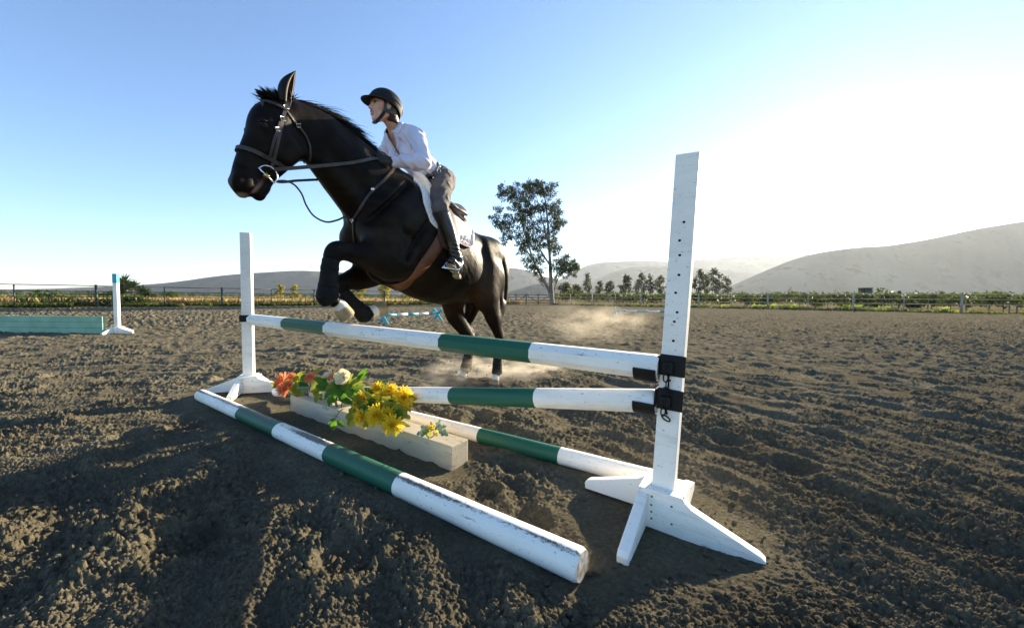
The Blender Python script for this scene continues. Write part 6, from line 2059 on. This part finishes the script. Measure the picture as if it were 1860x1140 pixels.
# open V at the neck: front of the torso, tapering down
tx = np.array([.33, .24]); tx = tx / np.linalg.norm(tx)
fr = (fc[:, 0] - 1.125) * tx[1] - (fc[:, 2] - 2.235) * tx[0]      # towards the chest front
al = (fc[:, 0] - 1.125) * tx[0] + (fc[:, 2] - 2.235) * tx[1]      # along the spine, up positive
vee = (fr > .02) & (al > -.125) & (np.abs(fc[:, 1] - .012) < (al + .125) * .27)
# neck hole
ncap = (al > .062) & (np.abs(fc[:, 1]) < .09)
keep = ~(vee | ncap)
shirt = np_mesh_obj('shirt', sV2, sQ[keep], M_shirt, rider, True)
so = shirt.modifiers.new('thick', 'SOLIDIFY'); so.thickness = .003; so.offset = 1
s_bvh = BVHTree.FromPolygons([Vector(q) for q in sV2.tolist()], sQ.tolist())
def on_shirt(p, off=.004):
    q, n, _, _ = s_bvh.find_nearest(Vector(p)); return q + n * off, n
def T(al_, fr_, y):      # torso coordinates -> horse frame
    return Vector((1.125 + al_ * tx[0] + fr_ * tx[1], y, 2.235 + al_ * tx[1] - fr_ * tx[0]))
# collar: two leaves standing along the V
for s in (1, -1):
    vs = []; n = 12
    for i in range(n + 1):
        f = i / n
        if f < .5:
            g = f / .5; a = math.pi * (1 - g) * .98 
            base = T(.068, .006 - .062 * math.cos(math.pi - a) * -1 if False else .006 + .062 * math.cos(a), s * .064 * math.sin(a) + .004)
        else:
            g = (f - .5) / .5
            base = T(.068 - .125 * g, .068 + .022 * math.sin(g * 2.2), s * max(.010, (.010 + .030 * (1 - g) ** 1.0)) + .010)
        q, nn = on_shirt(base, .004)
        q = base.lerp(q, .75)
        out_ = Vector((0, s, 0)) * .7 + nn * .5 - Vector((tx[0], 0, tx[1])) * .55
        out_.normalize()
        wd = .036 * (1 - .55 * max(0, f - .75) / .25)
        m1, n1 = on_shirt(q + out_ * wd * .5, .010); m2, n2 = on_shirt(q + out_ * wd, .006)
        vs += [q + nn * .004 + Vector((tx[0], 0, tx[1])) * .012, m1, m2]
    fs = []
    for i in range(n):
        for k in range(2):
            a = i * 3 + k; fs.append((a, a + 1, a + 4, a + 3))
    co = mesh_obj('collar', vs, fs, M_shirt, rider, True)
    so = co.modifiers.new('thick', 'SOLIDIFY'); so.thickness = .003; so.offset = 0
# placket and buttons
pl = []; pn = []
for i in range(14):
    q, n = on_shirt(T(-.11 - .19 * i / 13, .16, .012), .003); pl.append(q); pn.append(n)
mb = MB(); mb.ribbon(smooth_pts(pl), pn, .022, .002); mb.build('placket', M_shirt, rider)
M_button = new_mat('button', (.6, .6, .62), .4)
mb = MB()
for i in (1, 5, 9, 12): mb.tube([pl[i] + pn[i] * .002, pl[i] + pn[i] * .005], .0045, 8)
mb.build('button', M_button, rider, True)

# breeches
bf = Field((.50, -.46, 1.55), (1.10, .46, 2.16), .0062)
bf.chain([(.70, 0, 1.965, .150, .118), (.78, 0, 2.0, .146, .117), (.84, 0, 2.035, .138, .112)], k=.03)
for s in (1, -1):
    bf.chain([(.665, s * .075, 1.995, .095, .105)], k=.05)
    bf.chain(thigh(s), k=.035, m=8)
    bf.chain([thigh(s)[-1], calf(s)[1]], k=.02)
bV, bQ = bf.mesh(1); del bf
N_ = vnorm(bV, bQ)
w = (1 - np.abs(noise2(bV[:, 0] * 9 + bV[:, 2] * 5, bV[:, 2] * 8 - bV[:, 1] * 12, 21)) * 2.2).clip(0, 1) ** 4 * .008 + noise2(bV[:, 0] * 12, bV[:, 2] * 14, 22) * .003
bV = bV + N_ * w[:, None]
np_mesh_obj('breeches', bV, bQ, M_breech, rider, True)
b_bvh = BVHTree.FromPolygons([Vector(q) for q in bV.tolist()], bQ.tolist())
# belt
bc = Vector((.835, 0, 2.035)); t = Vector((tx[0], 0, tx[1])).normalized(); fn_ = Vector((tx[1], 0, -tx[0]))
P = []; N = []
for i in range(40):
    a = 2 * math.pi * i / 40
    d = (fn_ * math.cos(a) + Vector((0, 1, 0)) * math.sin(a)).normalized()
    h1 = b_bvh.ray_cast(bc + d * .5, -d); h2 = s_bvh.ray_cast(bc + d * .5, -d)
    c_ = [h[0] for h in (h1, h2) if h[0] is not None]
    q = max(c_, key=lambda p: (p - bc).length)
    P.append(q + d * .002); N.append(d)
Ps = [(P[i - 1] + P[i] * 2 + P[(i + 1) % 40]) / 4 for i in range(40)]
mb = MB(); mb.ribbon(Ps, N, .045, .006, closed=True); mb.build('belt', M_belt, rider)
for i, kind in ((9, 'ring'), (6, 'stud'), (12, 'ring2')):
    mb = MB()
    q = Ps[i] + N[i] * .010; sd_ = N[i].cross(t).normalized()
    if kind != 'stud':
        ring = [q + (sd_ * math.cos(a) + t * math.sin(a)) * .019 for a in np.linspace(0, 2 * math.pi, 17)]
        mb.tube(ring, .0035, 6)
    else:
        mb.tube([q - N[i] * .006, q], .009, 10)
    mb.build('belt_stud' if kind == 'stud' else 'belt_ring', M_steel, rider, True)
# boots
for s in (1, -1):
    ff = Field((.70, .24 if s > 0 else -.54, 1.05), (1.12, .54 if s > 0 else -.24, 1.70), .0062)
    C_ = [(p[0], p[1], p[2], p[3] + .004, p[4] + .004) for p in calf(s)]
    ff.chain([C_[0][:2] + (1.635,) + (C_[0][3] + .004, C_[0][4] + .004)] + C_[1:], k=.02, m=10)
    ff.chain([(.83, s * .355, 1.26, .044, .047), (.815, s * .352, 1.205, .042, .046)], k=.03)
    ff.chain(foot(s), k=.03, m=8)
    # top opening
    ff.chain([(1.0, s * .28, 1.71, .09), (1.02, s * .27, 1.69, .09)], k=.004, sub=True) if False else None
    V_, Q_ = ff.mesh(1); del ff
    N_ = vnorm(V_, Q_)
    w = np.exp(-((V_[:, 2] - 1.33) / .06) ** 2) * np.sin(V_[:, 2] * 190 + V_[:, 1] * 60) * .003
    V_ = V_ + N_ * w[:, None]
    cut = V_[Q_].mean(1)
    Q_ = Q_[~((cut[:, 2] > 1.632 + (cut[:, 0] - .95) * -.22))]
    bo = np_mesh_obj('riding_boot', V_, Q_, M_boot, rider, True)
    so = bo.modifiers.new('thick', 'SOLIDIFY'); so.thickness = .004; so.offset = 0
    # sole and heel
    f0 = Vector(foot(s)[0][:3]); f3 = Vector(foot(s)[3][:3]); fd = (f3 - f0).normalized(); lt = Vector((0, 1, 0)) - fd * fd.y; lt.normalize(); up_ = fd.cross(lt)
    if up_.z < 0: up_ = -up_
    mb = MB()
    top = []
    for (a, wl, wr) in ((.07, .030, .030), (.12, .036, .036), (.18, .043, .042), (.22, .040, .038), (.25, .028, .026), (.262, .010, .010)):
        top.append((a - .005, wl, wr))
    ps = [f0 + fd * a + lt * w1 - up_ * .036 for a, w1, w2 in top] + [f0 + fd * a - lt * w2 - up_ * .036 for a, w1, w2 in reversed(top)]
    mb.prism(ps, -up_, .010)
    hp = [f0 + fd * a + lt * b_ - up_ * .034 for a, b_ in ((-.036, .014), (-.036, -.014), (-.02, -.030), (.04, -.030), (.04, .030), (-.02, .030))]
    mb.prism(hp, -up_, .030)
    mb.build('boot_sole', M_sole, rider)
    # boot top cuff
    mb = MB()
    rim = []
    for i in range(28):
        a = 2 * math.pi * i / 28
        c_ = Vector((.952, s * .303, 1.622)); ax_u = Vector((1, 0, -.22)).normalized(); ax_v = Vector((0, 1, 0))
        rim.append(c_ + ax_u * (.070 * math.cos(a)) + ax_v * (.068 * math.sin(a)))
    mb.tube(rim + [rim[0]], .0045, 6); mb.build('boot_top_rim', M_boot, rider, True)

# gloved hands: palm, four curled fingers of different length and a thumb round the rein
for s in (1, -1):
    W_ = Vector(FORE_L[-1][:3]) if s == 1 else Vector(FORE_R[-1][:3])
    K_ = Vector((1.41, s * .090, 1.966))
    fw = (K_ - W_).normalized(); outw = Vector((0, s, 0)); outw = (outw - fw * outw.dot(fw)).normalized(); upv = fw.cross(outw) * s
    if upv.z < 0: upv = -upv
    gf = Field(tuple(np.array(W_) - .10), tuple(np.array(K_) + .12), .0040)
    bt = tuple(upv)
    gf.chain([tuple(W_ - fw * .012) + (.031, .027), tuple(W_ + fw * .025) + (.036, .022), tuple(W_ + fw * .075) + (.042, .017)], b=bt, k=.012)
    for i, (off, ln) in enumerate(((.030, .95), (.011, 1.05), (-.009, 1.0), (-.028, .82))):
        kn = W_ + fw * (.082 - .004 * abs(i - 1)) + upv * off + outw * .006
        p1 = kn + (fw * .72 + outw * .10) * .036 * ln - outw * .004
        p2 = p1 + (-outw * .85 + fw * .12) * .028 * ln
        p3 = p2 + (-fw * .85 - outw * .1) * .024 * ln
        gf.chain([tuple(kn) + (.0105,), tuple(p1) + (.0100,), tuple(p2) + (.0092,), tuple(p3) + (.0082,)], b=bt, k=.004, m=4)
    th0 = W_ + fw * .030 + upv * .022 - outw * .008
    th1 = W_ + fw * .060 + upv * .046 - outw * .012; th2 = W_ + fw * .098 + upv * .048 - outw * .016
    gf.chain([tuple(th0) + (.015,), tuple(th1) + (.0125,), tuple(th2) + (.0100,)], b=bt, k=.006, m=4)
    V_, Q_ = gf.mesh(1); del gf
    np_mesh_obj('glove', V_, Q_, M_glove, rider, True)

# helmet
def helm_pt(ph, th, r=1.0):
    x = -.022 + .139 * r * math.sin(th) * math.cos(ph); y = .106 * r * math.sin(th) * math.sin(ph); z = .042 + .122 * r * math.cos(th)
    return x, y, z
def rim_th(ph):
    c = math.cos(ph)
    # front at the brow, dropping behind the ear
    return math.radians(92 + 16 * (1 - c) / 2 + 20 * max(0, -c) ** 2)
nu, nv = 48, 16
vs = [hd(*helm_pt(0, 0.0))]
for j in range(1, nv + 1):
    for i in range(nu):
        ph = 2 * math.pi * i / nu; th = rim_th(ph) * j / nv
        vs.append(hd(*helm_pt(ph, th)))
fs = [(0, 1 + i, 1 + (i + 1) % nu) for i in range(nu)]
for j in range(nv - 1):
    for i in range(nu):
        a = 1 + j * nu + i; b = 1 + j * nu + (i + 1) % nu
        fs.append((a, a + nu, b + nu, b))
helm = mesh_obj('helmet', vs, fs, M_helm, rider, True)
so = helm.modifiers.new('thick', 'SOLIDIFY'); so.thickness = .012; so.offset = -1
mb = MB(); mb.tube([hd(*helm_pt(2 * math.pi * i / nu, rim_th(2 * math.pi * i / nu), 1.0)) for i in range(nu + 1)], .0055, 6)
mb.build('helmet_rim', M_helm, helm, True)
mb = MB()
seam = [hd(*helm_pt(2 * math.pi * i / nu, rim_th(2 * math.pi * i / nu) * .80, 1.005)) for i in range(nu + 1)]
mb.tube(seam, .003, 6); mb.build('helmet_band', M_belt, helm, True)
mb = MB(); mb.tube([hd(*helm_pt(0, .0, 1.0)), hd(*helm_pt(0, .0, 1.04))], .009, 12); mb.build('helmet_button', M_helm, helm, True)
# peak
vs = []; n = 22; m_ = 6
for i in range(n + 1):
    ph = math.radians(-74 + 148 * i / n)
    f_ = math.cos(math.radians(90 * (-1 + 2 * i / n))) ** .7
    for j in range(m_ + 1):
        g = j / m_
        x, y, z = helm_pt(ph, rim_th(ph) - .04)
        ex = .062 * f_ * g
        vs.append(hd(x + ex * math.cos(ph * .55), y + ex * math.sin(ph * .55) * .6, z + .004 - .014 * g * f_ - .010 * f_ * g * g - .10 * (y * y) * 3 * g))
fs = []
for i in range(n):
    for j in range(m_):
        a = i * (m_ + 1) + j; fs.append((a, a + 1, a + m_ + 2, a + m_ + 1))
pk = mesh_obj('helmet_peak', vs, fs, M_helm, helm, True)
so = pk.modifiers.new('thick', 'SOLIDIFY'); so.thickness = .007; so.offset = 0
# harness
for s in (1, -1):
    mb = MB()
    pts = [hd(.028, s * .084, .045), hd(.020, s * .079, .0), hd(.020, s * .074, -.035), hd(.030, s * .062, -.068), hd(.046, s * .042, -.100), hd(.058, s * .018, -.122), hd(.062, 0, -.126)]
    P = [Vector(p) for p in catmull(np.array([tuple(p) for p in pts]), 5)]
    ctr = hd(.03, 0, -.03)
    Nn = [(p - ctr).normalized() for p in P]
    mb.ribbon(P, Nn, .026, .004)
    pts = [hd(-.075, s * .074, .0), hd(-.045, s * .077, -.022), hd(-.010, s * .077, -.035), hd(.020, s * .073, -.036)]
    P = [Vector(p) for p in catmull(np.array([tuple(p) for p in pts]), 5)]
    Nn = [(p - ctr).normalized() for p in P]
    mb.ribbon(P, Nn, .030, .004)
    mb.build('chin_strap', M_belt, helm)
mb = MB(); mb.box(hd(.066, .0, -.128), (.012, .016, .006)); mb.build('chin_cup', M_belt, helm)
# hair under the helmet and gathered at the nape
qf = Field((1.05, -.13, 2.22), (1.36, .13, 2.48), .006)
hc(qf, [(-.045, 0, .02, .080, .085), (-.05, 0, -.03, .070, .055)], k=.02)
hc(qf, [(-.085, 0, -.045, .045, .035), (-.112, .0, -.072, .030, .028)], k=.03)
hc(qf, [(-.035, .062, -.01, .016, .03)], k=.02); hc(qf, [(-.035, -.062, -.01, .016, .03)], k=.02)
V_, Q_ = qf.mesh(1); del qf
w = noise2(V_[:, 1] * 160, V_[:, 2] * 30, 31) * .004
V_ = V_ + vnorm(V_, Q_) * w[:, None]
np_mesh_obj('hair', V_, Q_, M_hairb, rider, True)

# ---- stirrups hanging from the saddle
for s in (1, -1):
    st = empty('stirrup', mat=H_M)
    tag(st, 'steel stirrup holding the black boot on the near side' if s == 1 else 'steel stirrup on the far side of the horse', 'stirrup')
    f0 = Vector(foot(s)[0][:3]); f2 = Vector(foot(s)[2][:3]); fd = (Vector(foot(s)[3][:3]) - f0).normalized()
    lt = Vector((0, 1, 0)); lt = (lt - fd * lt.dot(fd)).normalized(); up_ = fd.cross(lt)
    if up_.z < 0: up_ = -up_
    up_ = (up_ + Vector((-.55, -s * .12, 0))).normalized()
    c = f2 - up_ * .056 - fd * .01
    arch = []
    for i in range(21):
        a = math.pi * i / 20
        x = .068 * math.cos(a); z = .148 * math.sin(a) ** .62
        arch.append(c + lt * x + up_ * z)
    mb = MB(); mb.tube(arch, [.0085] + [.0062] * 19 + [.0085], 8)
    mb.build('arch', M_steel, st, True)
    mb = MB(); mb.box(c, (.022, .070, .0055), (fd, lt, fd.cross(lt)), bev=.002); mb.build('tread', M_steel, st)
    mb = MB(); mb.box(c + up_ * .008, (.017, .052, .004), (fd, lt, fd.cross(lt))); mb.build('tread_pad', M_rubber, st)
    mb = MB(); mb.box(c + up_ * .150, (.006, .018, .008), (fd, lt, up_), bev=.002); mb.build('eye_loop', M_steel, st)
    top = c + up_ * .150
    hip_ = Vector((.84, s * .285, 1.52))
    mb = MB(); P = [top, top.lerp(hip_, .5) + Vector((0, s * .01, 0)), hip_]
    mb.ribbon(P, [Vector((.2, s, 0))] * 3, .024, .006); mb.build('stirrup_leather', M_darkleather, st)
# ================================================================== DUST AND HAZE
def volume_mat(name, col, dens, aniso, noise_scale=None, lo=.45, hi=.75, step=None):
    m = bpy.data.materials.new(name); m.use_nodes = True
    nt = m.node_tree; nt.nodes.remove(nt.nodes['Principled BSDF'])
    v = nt.nodes.new('ShaderNodeVolumePrincipled'); v.inputs['Color'].default_value = (*col, 1); v.inputs['Density'].default_value = dens; v.inputs['Anisotropy'].default_value = aniso
    nt.links.new(v.outputs['Volume'], nt.nodes['Material Output'].inputs['Volume'])
    if noise_scale:
        tc = nt.nodes.new('ShaderNodeTexCoord'); L = nt.links.new
        nz = nt.nodes.new('ShaderNodeTexNoise'); nz.inputs['Scale'].default_value = noise_scale; nz.inputs['Detail'].default_value = 4
        L(tc.outputs['Object'], nz.inputs['Vector'])
        mr = nt.nodes.new('ShaderNodeMapRange'); mr.inputs['From Min'].default_value = lo; mr.inputs['From Max'].default_value = hi
        L(nz.outputs['Fac'], mr.inputs['Value'])
        # fade to nothing at the rim of the unit ellipsoid
        ln = nt.nodes.new('ShaderNodeVectorMath'); ln.operation = 'LENGTH'; L(tc.outputs['Object'], ln.inputs[0])
        fr = nt.nodes.new('ShaderNodeMapRange'); fr.inputs['From Min'].default_value = 1.0; fr.inputs['From Max'].default_value = .25
        L(ln.outputs['Value'], fr.inputs['Value'])
        p = nt.nodes.new('ShaderNodeMath'); p.operation = 'POWER'; L(fr.outputs['Result'], p.inputs[0]); p.inputs[1].default_value = 1.6
        q = nt.nodes.new('ShaderNodeMath'); q.operation = 'MULTIPLY'; L(mr.outputs['Result'], q.inputs[0]); L(p.outputs[0], q.inputs[1])
        w = nt.nodes.new('ShaderNodeMath'); w.operation = 'MULTIPLY'; L(q.outputs[0], w.inputs[0]); w.inputs[1].default_value = dens
        L(w.outputs[0], v.inputs['Density'])
    return m
def dust(label, c, rad, dens, ns, rot=0.0):
    bm = bmesh.new(); bmesh.ops.create_icosphere(bm, subdivisions=3, radius=1.0)
    me = bpy.data.meshes.new('dust_cloud'); bm.to_mesh(me); bm.free()
    me.materials.append(volume_mat('dust', (.95, .87, .72), dens, .45, ns))
    o = bpy.data.objects.new('dust_cloud', me); link(o); o.location = c; o.scale = rad; o.rotation_euler = (0, 0, rot)
    tag(o, label, None, None, 'stuff'); return o
g = on_ground(865, 700)
dust('dust kicked up around the hind hooves', Vector((g.x + .05, g.y + .26, .09)), (.80, .38, .24), 13.0, 3.6)
g = on_ground(970, 690)
dust('small puff of dust right of the hind hooves', Vector((g.x, g.y + .1, .12)), (.50, .34, .16), 7.0, 3.0, .2)
g = on_ground(1085, 625)
dust('tall pale dust cloud hanging behind the top rail', Vector((g.x, g.y + .6, .42)), (1.6, 1.3, .62), .75, 2.4)
g = on_ground(760, 730)
dust('thin dust drifting by the flowers', Vector((g.x + .1, g.y + .25, .09)), (.40, .30, .15), 2.5, 3.0)
# grains of sand thrown up by the hind hooves
gr = np.random.default_rng(17); vs = []; fs = []
for hx, hy in ((870, 690), (905, 698), (845, 690)):
    g = on_ground(hx, hy)
    for i in range(55):
        p = np.array([g.x + gr.normal() * .16 + .05, g.y + gr.normal() * .16 + .10, abs(gr.normal()) * .13 + .01])
        r0 = .003 + .008 * gr.random() ** 2.5
        vs.append(IV * (1 + .5 * (gr.random((len(IV), 1)) - .5)) * r0 * (.7 + .6 * gr.random(3)) + p); fs.append(IF + (len(vs) - 1) * len(IV))
fg = np_mesh_obj('flying_sand', np.concatenate(vs), np.concatenate(fs), M_dirt); tag(fg, 'crumbs of sand thrown up round the hind hooves', None, None, 'stuff')
# valley haze: one closed box round everything, the sky stays outside it
vs = [(-7000, -60, -4), (7000, -60, -4), (7000, 6200, -4), (-7000, 6200, -4), (-7000, -60, 520), (7000, -60, 520), (7000, 6200, 520), (-7000, 6200, 520)]
hz_ = mesh_obj('haze', vs, [(0, 3, 2, 1), (4, 5, 6, 7), (0, 1, 5, 4), (1, 2, 6, 5), (2, 3, 7, 6), (3, 0, 4, 7)], volume_mat('valley_haze', (.80, .89, 1.0), 0.00007, .40))
tag(hz_, 'thin valley haze softening the far hills', None, None, 'stuff')
